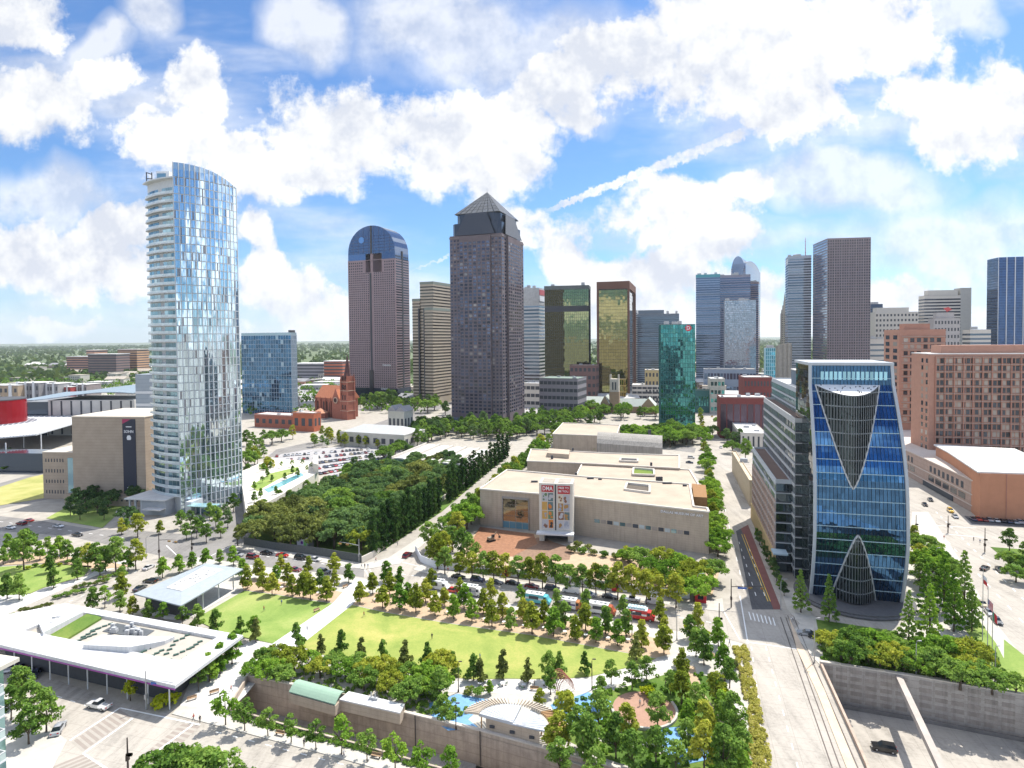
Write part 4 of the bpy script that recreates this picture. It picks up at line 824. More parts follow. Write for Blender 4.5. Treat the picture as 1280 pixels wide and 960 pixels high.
# -- cream stepped tower
CR = matte('cream granite', (.42,.36,.28), .07, .15); GB = glass('bronze band glass', (.10,.085,.07), .5, .08, .6)
b = fit(515, 541, 566, 740, 385, -24, 'R', dep=None, pyref=440); t = bthing(b, 'stepped_tower', 'cream banded tower in three steps between the two tall dark towers'); W_, D_, H_ = b.W, b.D, b.H
for (r_, h_) in (((0, W_*.36, 2, D_*.8), ZT(517, 373, b.C)), ((W_*.36+.01, W_*.999, 3, D_), ZT(530, 352, b.C)), ((W_*.62, W_+.5, 0, D_*.9), H_)):
    body(t, r_, 0, h_, CR, 'block'); bands(t, r_, 8, h_-4, int(h_/4.1), .42, GB, .08); mb = MB(); mb.box(r_[0]-.25, r_[1]+.25, r_[2]-.25, r_[3]+.25, h_-2.5, h_+.6); mb.build('crown', matte('greenish crown', (.22,.25,.22), .08), t)
mb = MB(); mb.box(W_*.3, W_*.36, .6, 3, 0, H_); mb.build('corner_slot', DARKM, t); mb = MB(); mb.box(W_*.58, W_*.62, -.3, 3, 0, H_); mb.build('corner_slot', DARKM, t)
# -- dark granite tower with pyramid
DG = matte('dark granite', (.145,.12,.13), .12, .12); DGW = glass('dark blue window', (.05,.07,.12), .7, .06, .5, .03, .03, (.25,.24,.24)); b = fit(563.5, 628, 655, 560, 291, -20, 'R', dep=None, pyref=420)
t = bthing(b, 'pyramid_tower', 'tallest dark granite tower at centre under a glass pyramid'); W_, D_, H_ = b.W, b.D, b.H; nz_ = 50
body(t, (.0, W_, 0, D_), 0, H_, DG, 'shaft')
for r_ in ((W_*.2, W_*.8, -2.0, 2),): body(t, r_, 0, H_-1, DG, 'bay')
body(t, (W_-2, W_+2.0, D_*.2, D_*.8), 0, H_-1, DG, 'bay')
punched(t, (W_*.2, W_*.8, -2.0, 2), 10, H_-6, 'F', 7, nz_, .66, .6, DGW); punched(t, (0, W_*.2, 0, D_), 10, H_-3, 'F', 3, nz_, .55, .5, DGW, cap=100); punched(t, (W_*.8, W_, 0, D_), 10, H_-3, 'F', 3, nz_, .55, .5, DGW)
punched(t, (0, W_+2.0, D_*.2, D_*.8), 10, H_-6, 'R', 7, nz_, .62, .55, DGW); punched(t, (0, W_, 0, D_*.2), 10, H_-3, 'R', 2, nz_, .55, .5, DGW); punched(t, (0, W_, D_*.8, D_), 10, H_-3, 'R', 2, nz_, .55, .5, DGW)
for zf in (.13, .985): mb = MB(); mb.box(-.4, W_+.4, -.4, D_+.4, H_*zf, H_*zf+1.2); mb.build('cornice', matte('granite trim', (.2,.17,.17)), t)
h1 = ZT(590, 262, b.C)-b.z0; h2 = ZT(600, 238, (b.C[0]-W_*.45, b.C[1]+D_*.5))
PYG = glass('pyramid glass', (.045,.055,.075), .3, .14, .4, .015); mb = MB(); i_ = W_*.06; cw_ = 3.0
def chamf(x0, x1, y0, y1, c): return [(x0+c, y0), (x1-c, y0), (x1, y0+c), (x1, y1-c), (x1-c, y1), (x0+c, y1), (x0, y1-c), (x0, y0+c)]
mb.prism(chamf(W_*.03, W_*.97, D_*.03, D_*.97, cw_), H_+.01, H_+(h1-H_)*.55); mb.prism(chamf(W_*.08, W_*.92, D_*.08, D_*.92, cw_*1.4), H_+(h1-H_)*.55+.01, h1); mb.build('crown', PYG, t)
mb = MB()
for f in (0, 1):
    if f == 0: mb._add([(W_*.12, -1.2, H_), (W_*.88, -1.2, H_), (W_*.7, D_*.05, h1-.3), (W_*.3, D_*.05, h1-.3)], [(0, 1, 2, 3)])
    else: mb._add([(W_+1.2, D_*.12, H_), (W_+1.2, D_*.88, H_), (W_*.95, D_*.7, h1-.3), (W_*.95, D_*.3, h1-.3)], [(0, 1, 2, 3)])
PYG = glass('pyramid glass', (.06,.075,.10), .3, .1, .55, .015)
mb.build('sloped_glazing', PYG, t)
mb = MB(); n_ = 7; ax_, ay_ = W_*.5, D_*.5; bs = [(W_*.06, D_*.06), (W_*.94, D_*.06), (W_*.94, D_*.94), (W_*.06, D_*.94)]
for e in range(4):
    a, b_ = bs[e], bs[(e+1) % 4]
    for k in range(n_):
        u0, u1 = k/n_, (k+1)/n_-.012
        def pt(s, u): x = a[0]+(b_[0]-a[0])*s; y = a[1]+(b_[1]-a[1])*s; return (x+(ax_-x)*u, y+(ay_-y)*u, h1+(h2-h1)*u)
        for j in range(8): mb.quad(pt(j/8+.01, u0), pt((j+1)/8-.01, u0), pt((j+1)/8-.01, u1), pt(j/8+.01, u1))
mb.build('pyramid', PYG, t); mb = MB()
mb._add([(x+(ax_-x)*.01, y+(ay_-y)*.01, h1-.3) for x, y in bs]+[(ax_, ay_, h2-.5)], [(0,1,4),(1,2,4),(2,3,4),(3,0,4),(3,2,1,0)]); mb.build('pyramid_frame', matte('pyramid frame', (.08,.09,.10)), t)
mb = MB(); mb.tube([(ax_, ay_, h2-.6), (ax_, ay_, h2+4)], [.4, .1], 6); mb.build('finial', WHM, t)
mb = MB(); mb.box(-4, W_+3, -7, -2.2, 0, 6); mb.build('entrance_pavilion', matte('dark blue roof', (.08,.11,.15), .1), t)
# -- simple towers of downtown
SILV = matte('silver panel', (.36,.38,.40), .05, .2)
def ribbon(name, lab, xl, xc, xr, Y, pt, ang, mode, dep, wall, gl_, n, frac=.5, crown=None, pyref=None, cat='skyscraper', group=None, z_lo=6):
    b = fit(xl, xc, xr, Y, pt, ang, mode, dep=dep, pyref=pyref or (pt+60)); t = bthing(b, name, lab, cat, group); body(t, b.R, 0, b.H, wall); bands(t, b.R, z_lo, b.H-4, n, frac, gl_)
    mb = MB(); mb.box(-.1, b.W+.1, -.1, b.D+.1, b.H+.002, b.H+.3); mb.build('roof', ROOF, t)
    if crown: mb = MB(); mb.box(-.3, b.W+.3, -.3, b.D+.3, b.H-4, b.H+.8); mb.build('crown', crown, t)
    plant(t, b.R, b.H+.8, 3, UNIT, int(xl), (3, 8), (2, 4)); return b
def grid(name, lab, xl, xc, xr, Y, pt, ang, mode, dep, frame, gl_, nx, ny, nz, mw=.8, mz=.8, md=.5, pyref=None, cat='skyscraper', crown=None, blank=0, caps=0):
    b = fit(xl, xc, xr, Y, pt, ang, mode, dep=dep, pyref=pyref or (pt+60)); t = bthing(b, name, lab, cat); body(t, b.R, 0, b.H, frame, 'core'); zt_ = b.H-blank; sidef = 'R' if mode == 'R' else 'L'
    for f, n in (('F', nx), (sidef, ny)):
        if caps: punched(t, b.R, 4, zt_, f, n, nz, 1-mw, 1-mz, gl_, cap=caps)
        else: panes(t, b.R, 0, zt_, f, n, nz, gl_, mw, mz); mull(t, b.R, 0, zt_, f, n, nz, frame, mw, md, wz=mz)
    mb = MB(); mb.box(-.1, b.W+.1, -.1, b.D+.1, b.H+.002, b.H+.4); mb.build('roof', ROOF, t)
    if crown: mb = MB(); mb.box(-.4, b.W+.4, -.4, b.D+.4, b.H-blank, b.H+.8); mb.build('crown', crown, t)
    plant(t, b.R, b.H+.6, 3, UNIT, int(xc), (3, 8), (2, 4)); return b
GBD = glass('blue grey band', (.10,.14,.19), .4, .06, .7); WPN = matte('white panel', (.56,.56,.55), .05, .2)
b = ribbon('white_tower', 'white banded tower with sign box just right of the pyramid tower', 645, 674, 681, 800, 360, -22, 'R', 22, WPN, GBD, 30, .5); t = b.t
mb = MB(); mb.box(-.2, b.W+.2, -.25, b.D+.2, b.H-22, b.H+.5); mb.build('blank_top', matte('white blank', (.5,.5,.49)), t)
mb = MB(); mb.box(b.W+.3, b.W+.7, 1, b.D-1, b.H-9, b.H-2); mb.build('red_sign', paint('sign red', (.5,.05,.05)), t); mb = MB(); mb.box(b.W+.3, b.W+.7, 1, b.D-1, b.H-17, b.H-10); mb.build('white_sign', paint('sign white', (.8,.8,.8)), t)
GGO = glass('gold green glass', (.19,.21,.11), .12, .02, .9, .007, wave=.012)
b = grid('green_glass_tower', 'gold green mirror glass slab with dark edges right of the white tower', 681, 736, 742, 760, 357, -12, 'R', 28, matte('dark bronze frame', (.07,.09,.11)), GGO, 22, 9, 36, .22, .22, .2, crown=matte('dark crown', (.13,.15,.15)), blank=4)
mb = MB(); mb.box(.02, b.W-.02, -.25, -.07, b.H*.78, b.H*.83); mb.build('dark_band', DARKM, b.t)
GG2 = glass('gold mirror glass', (.22,.20,.09), .14, .02, .9, .007, wave=.012); BRN = matte('brown granite frame', (.155,.085,.065), .06, .1)
b = fit(746, 787, 795, 730, 351, -16, 'R', dep=None, pyref=420); t = bthing(b, 'framed_tower', 'brown framed tower with gold mirror glass beside the green slab'); W_, D_, H_ = b.W, b.D, b.H
body(t, (2.4, W_-2.4, 1.2, D_-1.2), 0, H_-9, DARKM, 'core'); panes(t, (2.6, W_-2.6, 1.2, D_-1.2), 2, H_-10, 'F', 12, 34, GG2, .14, .25, .08); panes(t, (2.6, W_-2.4, 2.4, D_-2.4), 2, H_-10, 'R', 6, 34, glass('silver mirror', (.4,.44,.46), .2, .03, .85), .14, .25, .08)
for x in (0, W_-2.4):
    for y in (0, D_-2.4): mb = MB(); mb.box(x, x+2.4, y, y+2.4, 0, H_-9); mb.build('corner_pier', BRN, t)
mb = MB(); mb.box(-.01, W_+.01, -.01, D_+.01, H_-8.99, H_); mb.build('frame_beam', BRN, t)
BLG = matte('blue grey panel', (.15,.19,.235), .06, .2)
b = ribbon('blue_grey_tower', 'blue grey banded tower with stepped top behind the teal tower', 797, 849, 850, 900, 392, -14, 'R', 30, BLG, GBD, 34, .5); mb = MB(); mb.box(1, b.W*.64, 1, 20, b.H, b.H+6); mb.build('upper_step', BLG, b.t)
b = ribbon('slim_white_tower', 'thin white striped tower sliver right of the brown framed tower', 787, 797, 798, 950, 388, -14, 'R', 20, WPN, GBD, 40, .45)
TEAL = glass('teal glass', (.07,.28,.285), .3, .03, .85, .025, wave=.03); TF = matte('teal frame', (.05,.15,.15), .05)
b = grid('teal_tower', 'teal mirror glass tower with round red sign on its top corner', 825, 826, 869, 540, 406, -10, 'L', 26, TF, TEAL, 14, 6, 24, .3, .35, .2, pyref=450); t = b.t
mb = MB(); mb.lathe([(2.7, 0), (2.7, .3)], 24); sg = mb.build('round_sign', paint('sign red 2', (.62,.02,.05), .3), t); sg.rotation_euler = (PI/2, 0, 0); sg.location = (b.W*.8, -.3, b.H-3.2)
me = text_mesh('D', 4.4, .15); me.materials.clear(); me.materials.append(paint('sign white', (.8,.8,.8))); inst(me, 'lettering', sg, (0, 0, .45))
# cluster right of the teal tower
GBL2 = glass('cobalt band', (.10,.16,.26), .4, .06, .7)
b = ribbon('blue_slab_tower', 'broad blue banded tower with teal roof strip left of the domed tower', 870, 900, 905, 980, 343, -18, 'R', 34, matte('slate blue', (.24,.29,.37), .06, .2), GBL2, 46, .5, crown=paint('teal strip', (.06,.30,.36)))
LAV = matte('lavender granite', (.28,.27,.33), .06, .2)
b = ribbon('lavender_tower', 'grey lavender shoulder block between the blue slab and the domed tower', 899, 938, 942, 1010, 343, -18, 'R', 30, LAV, GBL2, 46, .5)
b = fit(914, 931, 950, 1100, 335, -30, 'R', dep=None, pyref=380); t = bthing(b, 'domed_tower', 'tower with paired arched vault tops behind the blue slab'); W_, D_, H_ = b.W, b.D, b.H
PK = matte('pinkish granite', (.27,.21,.22), .06, .2); body(t, b.R, 0, H_, PK, 'shaft'); bands(t, b.R, 20, H_, 60, .45, GBL2)
def vault(mb, x0, x1, y0, y1, z, r, n=12, ax='y'):
    pts_ = [((x0+x1)/2+math.cos(PI-PI*i/n)*(x1-x0)/2, z+math.sin(PI*i/n)*r) for i in range(n+1)] if ax == 'y' else [((y0+y1)/2+math.cos(PI-PI*i/n)*(y1-y0)/2, z+math.sin(PI*i/n)*r) for i in range(n+1)]
    m_ = len(pts_)
    if ax == 'y': V = [(x, y0, z_) for x, z_ in pts_]+[(x, y1, z_) for x, z_ in pts_]
    else: V = [(x1, y, z_) for y, z_ in pts_]+[(x0, y, z_) for y, z_ in pts_]
    mb._add(V, [tuple(range(m_))[::-1], tuple(range(m_, 2*m_))]+[(i, i+1, m_+i+1, m_+i) for i in range(m_-1)]+[(0, m_, 2*m_-1, m_-1)])
mb = MB(); vault(mb, 1, W_-1, -.5, D_*.98, H_+.01, 22); mb.build('vault', GTOP, t); mb = MB(); vault(mb, 0, W_+.5, 1, D_-1, H_+.015, 20, ax='x'); mb.build('vault', GTOP, t)
mb = MB(); mb.box(2.5, W_-2.5, -1, -.01, H_*.6, H_+8); mb.build('glass_bay', GTOP, t); mb = MB(); mb.box(W_, W_+1, 3, D_-3, H_*.6, H_+8); mb.build('glass_bay', GTOP, t)
b = ribbon('pink_flank_tower', 'pinkish lower flank of the domed tower showing at its right', 930, 948, 954, 1120, 352, -25, 'R', 30, PK, GBL2, 44, .5)
b = grid('mirror_slab_tower', 'flat grey blue mirror slab standing in front of the domed tower', 906, 945, 950, 860, 375, -16, 'R', 26, matte('grey frame', (.24,.27,.32)), glass('speckled glass', (.28,.33,.40), .3, .05, .8, .02), 34, 14, 50, .25, .5, .12)
b = lowb('teal_podium', 'blue glass podium block at the foot of the mirror slab', 880, 945, 950, 800, 462, -16, 'R', 30, matte('slate blue', (.17,.22,.31)), ROOF, nx=16, nz=2, wm=GBL2, wf=.8, plants=4)
b = grid('cyan_block', 'small bright cyan glass block left of the stone spire tower', 957, 969, 971, 760, 435, -14, 'R', 14, matte('cyan frame', (.35,.55,.62)), glass('cyan glass', (.08,.42,.58), .3, .05, .6), 5, 4, 14, .5, .6, .15, cat='building')
b = lowb('stone_spire_tower', 'old cream stone tower with slender stepped spire', 977, 986, 988, 1150, 392, -16, 'R', 16, matte('old cream stone', (.46,.42,.35), .1), ROOF, cat='skyscraper', nx=4, nz=30, plants=0)
mb = MB(); z = b.H
for r_, h_ in ((.8, 8), (.55, 16), (.3, 24)): mb.box(b.W*(.5-r_/2), b.W*(.5+r_/2), b.D*(.5-r_/2), b.D*(.5+r_/2), z, z+h_)
mb.lathe([(1.6, z+24), (.1, z+42)], 8, (b.W*.5, b.D*.5)); mb.build('spire', matte('old cream stone', (.46,.42,.35)), b.t)
b = lowb('cream_cylinder_block', 'plain beige block of rounded shafts below the stone spire', 972, 990, 992, 900, 433, -16, 'R', 18, matte('beige shafts', (.42,.38,.32)), ROOF, cat='building', nz=0, plants=1)
for i in range(3): mb = MB(); mb.lathe([(3.4, 0), (3.4, b.H+3+i)], 14, (b.W*(.2+.3*i), .5)); mb.build('shaft', matte('beige shafts', (.42,.38,.32)), b.t)
b = ribbon('silver_band_tower', 'silver and blue banded tower with tall mast on its roof', 985, 1014, 1017, 960, 319, -18, 'R', 36, matte('silver blue', (.38,.43,.48), .05), GBD, 48, .55)
p = b.W*.8; mb = MB(); mb.tube([(p, 14, b.H), (p, 14, b.H+30)], [.7, .25], 6)
for z in (6, 12, 18, 24): mb.box(p-1.2, p+1.2, 13.8, 14.2, b.H+z, b.H+z+.5)
mb.build('mast', paint('mast red', (.4,.12,.1)), b.t)
DBR = matte('dark mauve granite', (.21,.17,.185), .06, .15)
b = fit(1016, 1034, 1088, 860, 298, -8, 'L', dep=None, pyref=380); t = bthing(b, 'dark_grid_tower', 'tall dark mauve tower with dense square window grid'); W_, D_, H_ = b.W, b.D, b.H
body(t, b.R, 0, H_, DBR, 'shaft'); punched(t, b.R, 4, H_-2, 'F', 18, 56, .6, .58, glass('mauve window', (.03,.035,.05), .6, .08, .25), cap=100)
SLV = glass('silver side glass', (.30,.35,.42), .3, .05, .85, .02); panes(t, b.R, 4, H_-1, 'L', 8, 56, SLV, .2, 1.4); mull(t, b.R, 4, H_-2, 'F', 6, 1, matte('mauve trim', (.30,.25,.26)), .8, .35, hor=False)
b = ribbon('navy_tower', 'navy tower edge behind the white stepped building', 1086, 1103, 1105, 1150, 380, -8, 'R', 20, matte('navy', (.05,.09,.16)), GBL2, 30, .5)
WB = matte('white stone', (.54,.52,.48), .06, .3)
b = lowb('white_stepped_building', 'white office building with stepped top right of the dark grid tower', 1094, 1148, 1152, 1000, 390, -10, 'R', 30, WB, ROOFW, cat='office building', nx=12, nz=14, plants=2); mb = MB(); mb.box(3, b.W*.8, 3, 18, b.H, b.H+8); mb.build('upper_step', WB, b.t)
b = ribbon('white_low_tower', 'white banded lower building just below the dark grid tower', 1080, 1108, 1110, 900, 424, -10, 'R', 24, WB, GBD, 8, .35, cat='office building')
b = ribbon('striped_white_tower', 'white striped tower with tall blank end wall', 1155, 1200, 1203, 1000, 369, -10, 'R', 20, WB, glass('dark stripe', (.05,.05,.07), .3, .1, .5), 26, .5); mb = MB(); mb.box(b.W, b.W+16, 0, 20, 0, b.H+12); mb.build('blank_end', matte('grey stone end', (.42,.41,.38), .06), b.t); mb = MB(); mb.box(b.W*.12, b.W*.95, 2, 16, b.H, b.H+9); mb.build('upper_step', WB, b.t)
b = lowb('ornate_tower', 'old ornate stone building with small red rooftop sign', 1168, 1200, 1206, 880, 398, -12, 'R', 20, matte('old grey stone', (.42,.39,.38), .1), ROOF, nx=8, nz=10, plants=0); mb = MB(); mb.box(b.W*.1, b.W*.8, 2, 12, b.H, b.H+9); mb.build('upper_step', matte('old grey stone', (.42,.39,.38)), b.t)
mb = MB(); mb._add([(b.W*.4,4,b.H+15),(b.W*.55,4,b.H+10),(b.W*.75,4,b.H+13),(b.W*.6,4,b.H+17),(b.W*.4,4.5,b.H+15),(b.W*.55,4.5,b.H+10),(b.W*.75,4.5,b.H+13),(b.W*.6,4.5,b.H+17)], [(0,1,2,3),(7,6,5,4),(0,4,5,1),(1,5,6,2),(2,6,7,3),(3,7,4,0)]); mb.bar((b.W*.55, 4.2, b.H+9), (b.W*.55, 4.2, b.H+11), .5); mb.build('red_sign', paint('sign red', (.5,.05,.05)), b.t)
b = ribbon('pale_low_tower', 'pale low striped block left of the blue ribbed tower', 1212, 1238, 1242, 900, 412, -12, 'R', 22, WB, GBD, 12, .45, cat='office building')
b = fit(1247, 1300, 1302, 900, 320, -12, 'R', dep=30, pyref=400); t = bthing(b, 'blue_ribbed_tower', 'blue glass tower with white vertical ribs at the right edge'); body(t, b.R, 0, b.H, matte('navy', (.05,.09,.16))); panes(t, b.R, 0, b.H, 'F', 20, 50, glass('navy window', (.05,.11,.26), .3, .05, .6, .01), .1, 1.0); mull(t, b.R, 0, b.H, 'F', 5, 1, WHM, .9, .9, hor=False, name='ribs'); panes(t, b.R, 0, b.H, 'L', 8, 50, GBL2, .4, 1.2)
# -- brick hotel and its base, right
BK = matte('salmon brick', (.41,.225,.165), .08, .4); BKD = matte('brown brick', (.38,.19,.14), .08, .4); HW = glass('hotel window', (.05,.06,.075), .6, .08, .4, .03, .28, (.34,.30,.26)); SLB = matte('balcony slab', (.42,.33,.28), .06)
b = fit(1105, 1124, 1182, 420, 412, -14, 'L', dep=None, pyref=430); t = bthing(b, 'brick_tower', 'tall brick hotel tower rising behind the glass prow building', 'hotel'); body(t, b.R, 0, b.H, BK, 'wall'); punched(t, b.R, 20, b.H-5, 'F', 6, 13, .62, .62, HW, mx=2); punched(t, b.R, 20, b.H-3, 'L', 2, 13, .5, .6, HW); mb = MB(); mb.box(4, b.W*.7, 3, 12, b.H, b.H+4); mb.build('upper_step', BK, t)
for k in range(14): mb = MB(); mb.box(1.6, b.W-.3, -.7, -.02, 20+k*(b.H-25)/13-.2, 20+k*(b.H-25)/13+.2); mb.build('floor_slab', SLB, t)
b = fit(1150, 1161, 1300, 345, 443, -12, 'L', dep=None, pyref=500, z0=0); t = bthing(b, 'brick_hotel', 'wide salmon brick hotel with rows of square windows at right', 'hotel'); W_, D_, H_ = b.W, b.D, b.H; zb = ZT(1161, 566, b.C)
body(t, (0, W_, 0, D_+12), zb, H_, BK, 'wall'); punched(t, (0, W_, 0, D_), zb+1, H_-1.6, 'F', 22, 13, .8, .66, HW, mx=3.2); punched(t, b.R, zb+1, H_-1.6, 'L', 2, 13, .4, .6, HW)
for k in range(14): mb = MB(); z = zb+1+k*(H_-2.6-zb)/13; mb.box(3, W_, -.95, -.02, z-.13, z+.13); mb.build('floor_slab', SLB, t)
for i in range(12): mb = MB(); x = 3.2+(W_-3.2)*i/11; mb.box(x-.28, x+.28, -.8, -.01, zb+.8, H_-1.3); mb.build('pier', BKD, t)
mb = MB(); mb.box(-.2, W_, -.2, D_+12, H_+.002, H_+.5); mb.build('roof', ROOFW, t); mb = MB(); mb.box(8, W_, 5, D_+6, H_+.5, H_+5); mb.build('upper_step', BK, t)
mb = MB()
for i in range(8): mb.box(2+i*8, 3.6+i*8, 1, 2.6, 0, zb)
mb.box(0, W_, 6, D_+6, 0, zb-.01); mb.build('undercroft', DARKM, t)
p1, p2, p3 = G(1133, 590), G(1208, 652), G(1225, 668)
BS = matte('rose stone base', (.38,.28,.235), .1, .5, seam=2.2)
def oriented(p, q):                         # frame with x along p->q seen from the left/front
    return math.atan2(q.y-p.y, q.x-p.x), (q-p).length
# front runs from far left corner down the street to the near right corner
f1 = G(1223, 645); f0 = G(1136, 596); f0 = f1+(f0-f1)*2.2; an, ln = oriented(f0, f1); hb = ZT(1220, 605, f1); t = thing('stone_podium', 'long rose stone hotel podium with dark window slots along the street', 'building', (f0.x, f0.y, 0), an)
body(t, (0, ln, 0, 52), 0, hb, BS, 'wall'); mb = MB(); mb.box(-.2, ln+.1, -.3, 52.2, hb+.002, hb+.5); mb.build('coping', matte('pale coping', (.52,.45,.40), .06), t)
punched(t, (0, ln, 0, 16), hb*.62, hb*.86, 'F', 34, 1, .5, .9, DARKM, mx=3, skip=lambda i, k: i % 12 > 7); punched(t, (0, ln, 0, 16), hb*.28, hb*.5, 'F', 20, 1, .8, .9, GW, mx=3, skip=lambda i, k: i % 7 > 4); mb = MB(); mb.box(ln*.66, ln*.86, -.3, -.02, .2, hb*.2); mb.build('garage_opening', DARKM, t)
for z in (hb*.2, hb*.55): mb = MB(); mb.box(0, ln, -.25, -.01, z, z+.4); mb.build('string_course', matte('pale coping', (.52,.45,.40)), t)
f1 = G(1236, 650); f2 = G(1345, 655); f3 = RY(1188, 571, 306); hz_ = ZT(1236, 592, f1)
t = thing('orange_block', 'large orange windowless block with white roof at the right edge', 'building', (f1.x, f1.y, 0)); pl = [(f1.x, f1.y), (f2.x, f2.y), (f2.x+25, f2.y+60), (f3.x+8, f3.y+22), (f3.x, f3.y), (f1.x-3.5, f1.y+.5)]
mb = MB(); mb.prism(pl, 0, hz_); mb.build('wall', matte('orange brick 2', (.46,.22,.13), .07, .3), t, world=True); mb = MB(); mb.prism([(x*.995+.3, y+.6) for x, y in pl], hz_+.003, hz_+.6); mb.build('roof', ROOFW, t, world=True)
for u in (.2, .45, .7): x = pl[0][0]+(pl[1][0]-pl[0][0])*u; y = pl[0][1]+(pl[1][1]-pl[0][1])*u; mb = MB(); mb.box(x-.12, x+.12, y-.2, y+.2, 0, hz_); mb.build('joint', BKD, t, world=True)
# -- street blocks between the towers
lowb('parking_block', 'grey parking block with dark deck openings right of the pyramid tower', 674, 722, 731, 610, 474, -22, 'R', 34, matte('mauve grey deck', (.27,.25,.27), .08), matte('green roof', (.2,.26,.22)), nx=9, nz=5, wf=.85, hf=.45, plants=3)
lowb('white_deck_block', 'white low deck block beside the grey parking block', 652, 680, 684, 700, 480, -22, 'R', 30, WB, ROOFW, nx=5, nz=3, wf=.85)
lowb('plum_block', 'plum brown mid-rise with framed windows at the foot of the gold tower', 712, 745, 752, 715, 457, -18, 'R', 20, matte('plum', (.20,.12,.11), .08), ROOF, nx=6, nz=5, wf=.6)
lowb('yellow_block', 'yellow stone mid-rise left of the teal tower', 806, 828, 830, 720, 463, -14, 'R', 20, matte('yellow stone', (.48,.38,.2), .08), ROOFW, nx=5, nz=4)
lowb('white_garage', 'white parking garage with open decks left of the teal tower', 790, 828, 830, 720, 482, -14, 'R', 26, WB, ROOFW, nx=6, nz=4, wf=.9, hf=.5)
lowb('gold_lobby', 'small gold glass lobby at the foot of the brown framed tower', 772, 782, 786, 722, 474, -16, 'R', 12, matte('gold frame', (.4,.3,.1)), ROOF, nx=4, nz=4, wm=GG2, wf=.8, hf=.8, plants=0)
RD = matte('dark red brick', (.20,.055,.05), .1, .5)
lowb('red_mill_block', 'dark red brick block with white corner windows beyond the white building', 906, 930, 966, 640, 472, -10, 'L', 30, RD, ROOFW, nx=9, nz=3)
lowb('glass_corner_block', 'pale green glass and stone corner building by the street', 888, 906, 908, 630, 474, -12, 'R', 26, matte('pale stone', (.42,.42,.38)), ROOFW, nx=4, nz=4, wm=TEAL, wf=.7)
lowb('red_low_block', 'long low red block with plum glass front behind the white building', 893, 900, 960, 480, 497, -12, 'L', 20, RD, ROOFW, nx=7, nz=1, wm=glass('plum glass', (.10,.07,.10), .3, .1, .4), wf=.85, hf=.7, plants=4)
b = lowb('white_flat_building', 'white flat roofed building with dark slot windows along the street', 908, 926, 958, 425, 542, -14, 'L', None, WB, ROOFW, nx=5, nz=1, wf=.35, hf=.75, plants=9, faces='FL', pyref=545)
lowb('beige_long_building', 'long beige blank building by the street below the white one', 915, 937, 943, 285, 602, -14, 'L', None, matte('beige render', (.46,.38,.27), .08), matte('beige roof', (.52,.44,.33)), nx=2, nz=0, plants=1, pyref=603)
lowb('street_bridge', 'glazed pedestrian bridge over the street beyond the teal tower', 866, 893, 894, 640, 488, -14, 'R', 4, TF, ROOF, nx=8, nz=1, wm=TEAL, cat='bridge', plants=0)
# gothic stone church
SB = matte('church brick', (.33,.24,.16), .12, .5); P = G(768, 516); S = P.y/760; t = thing('stone_church', 'tan gothic church with square pinnacled tower and gabled roofs', 'church', (P.x, P.y, 0), R(-16))
SL = matte('pale green slate', (.42,.46,.42), .08)
for (x0, x1, y0, y1, h_, ax) in ((-40,-8,0,26,10,'x'), (-16,-6,-8,26,12,'y'), (6,42,4,22,8,'x'), (34,50,-6,24,10,'y')):
    mb = MB(); mb.box(x0*S, x1*S, y0*S, y1*S, 0, h_*S); mb.build('wall', SB, t); mb = MB(); gable(mb, x0*S, x1*S, y0*S, y1*S, h_*S+.02, (h_+9)*S, ax); mb.build('roof', SL, t)
    if ax == 'y': mb = MB(); xm = (x0+x1)/2*S; mb._add([(x0*S-.5,(y0-.9)*S,h_*S),(x1*S+.5,(y0-.9)*S,h_*S),(xm,(y0-.9)*S,(h_+10)*S),(x0*S-.5,(y0-.5)*S,h_*S),(x1*S+.5,(y0-.5)*S,h_*S),(xm,(y0-.5)*S,(h_+10)*S)], [(0,1,2),(5,4,3),(1,4,5,2),(2,5,3,0)]); mb.build('gable', SB, t); mb = MB(); mb.box(xm-2*S, xm+2*S, (y0-.3)*S, (y0-.01)*S, 3*S, 9*S); mb.build('arched_window', ST, t)
ht = ZT(766, 468, P); mb = MB(); mb.box(-6*S, 6*S, -2*S, 10*S, 0, ht*.55); mb.build('tower', SB, t); mb = MB(); mb.box(-5.6*S, 5.6*S, -1.6*S, 9.6*S, ht*.55+.01, ht*.88); mb.build('belfry', matte('pale church stone', (.5,.46,.4), .1), t)
for x, y in ((-5.6,-1.6),(4.4,-1.6),(-5.6,8.4),(4.4,8.4)): mb = MB(); mb.box(x*S, (x+1.2)*S, y*S, (y+1.2)*S, ht*.88+.01, ht); mb.build('pinnacle', matte('pale church stone', (.5,.46,.4)), t)
for x in (-2.6, .8): mb = MB(); mb.box(x*S, (x+1.8)*S, -1.9*S, -1.61*S, ht*.6, ht*.8); mb.build('belfry_opening', DARKM, t)
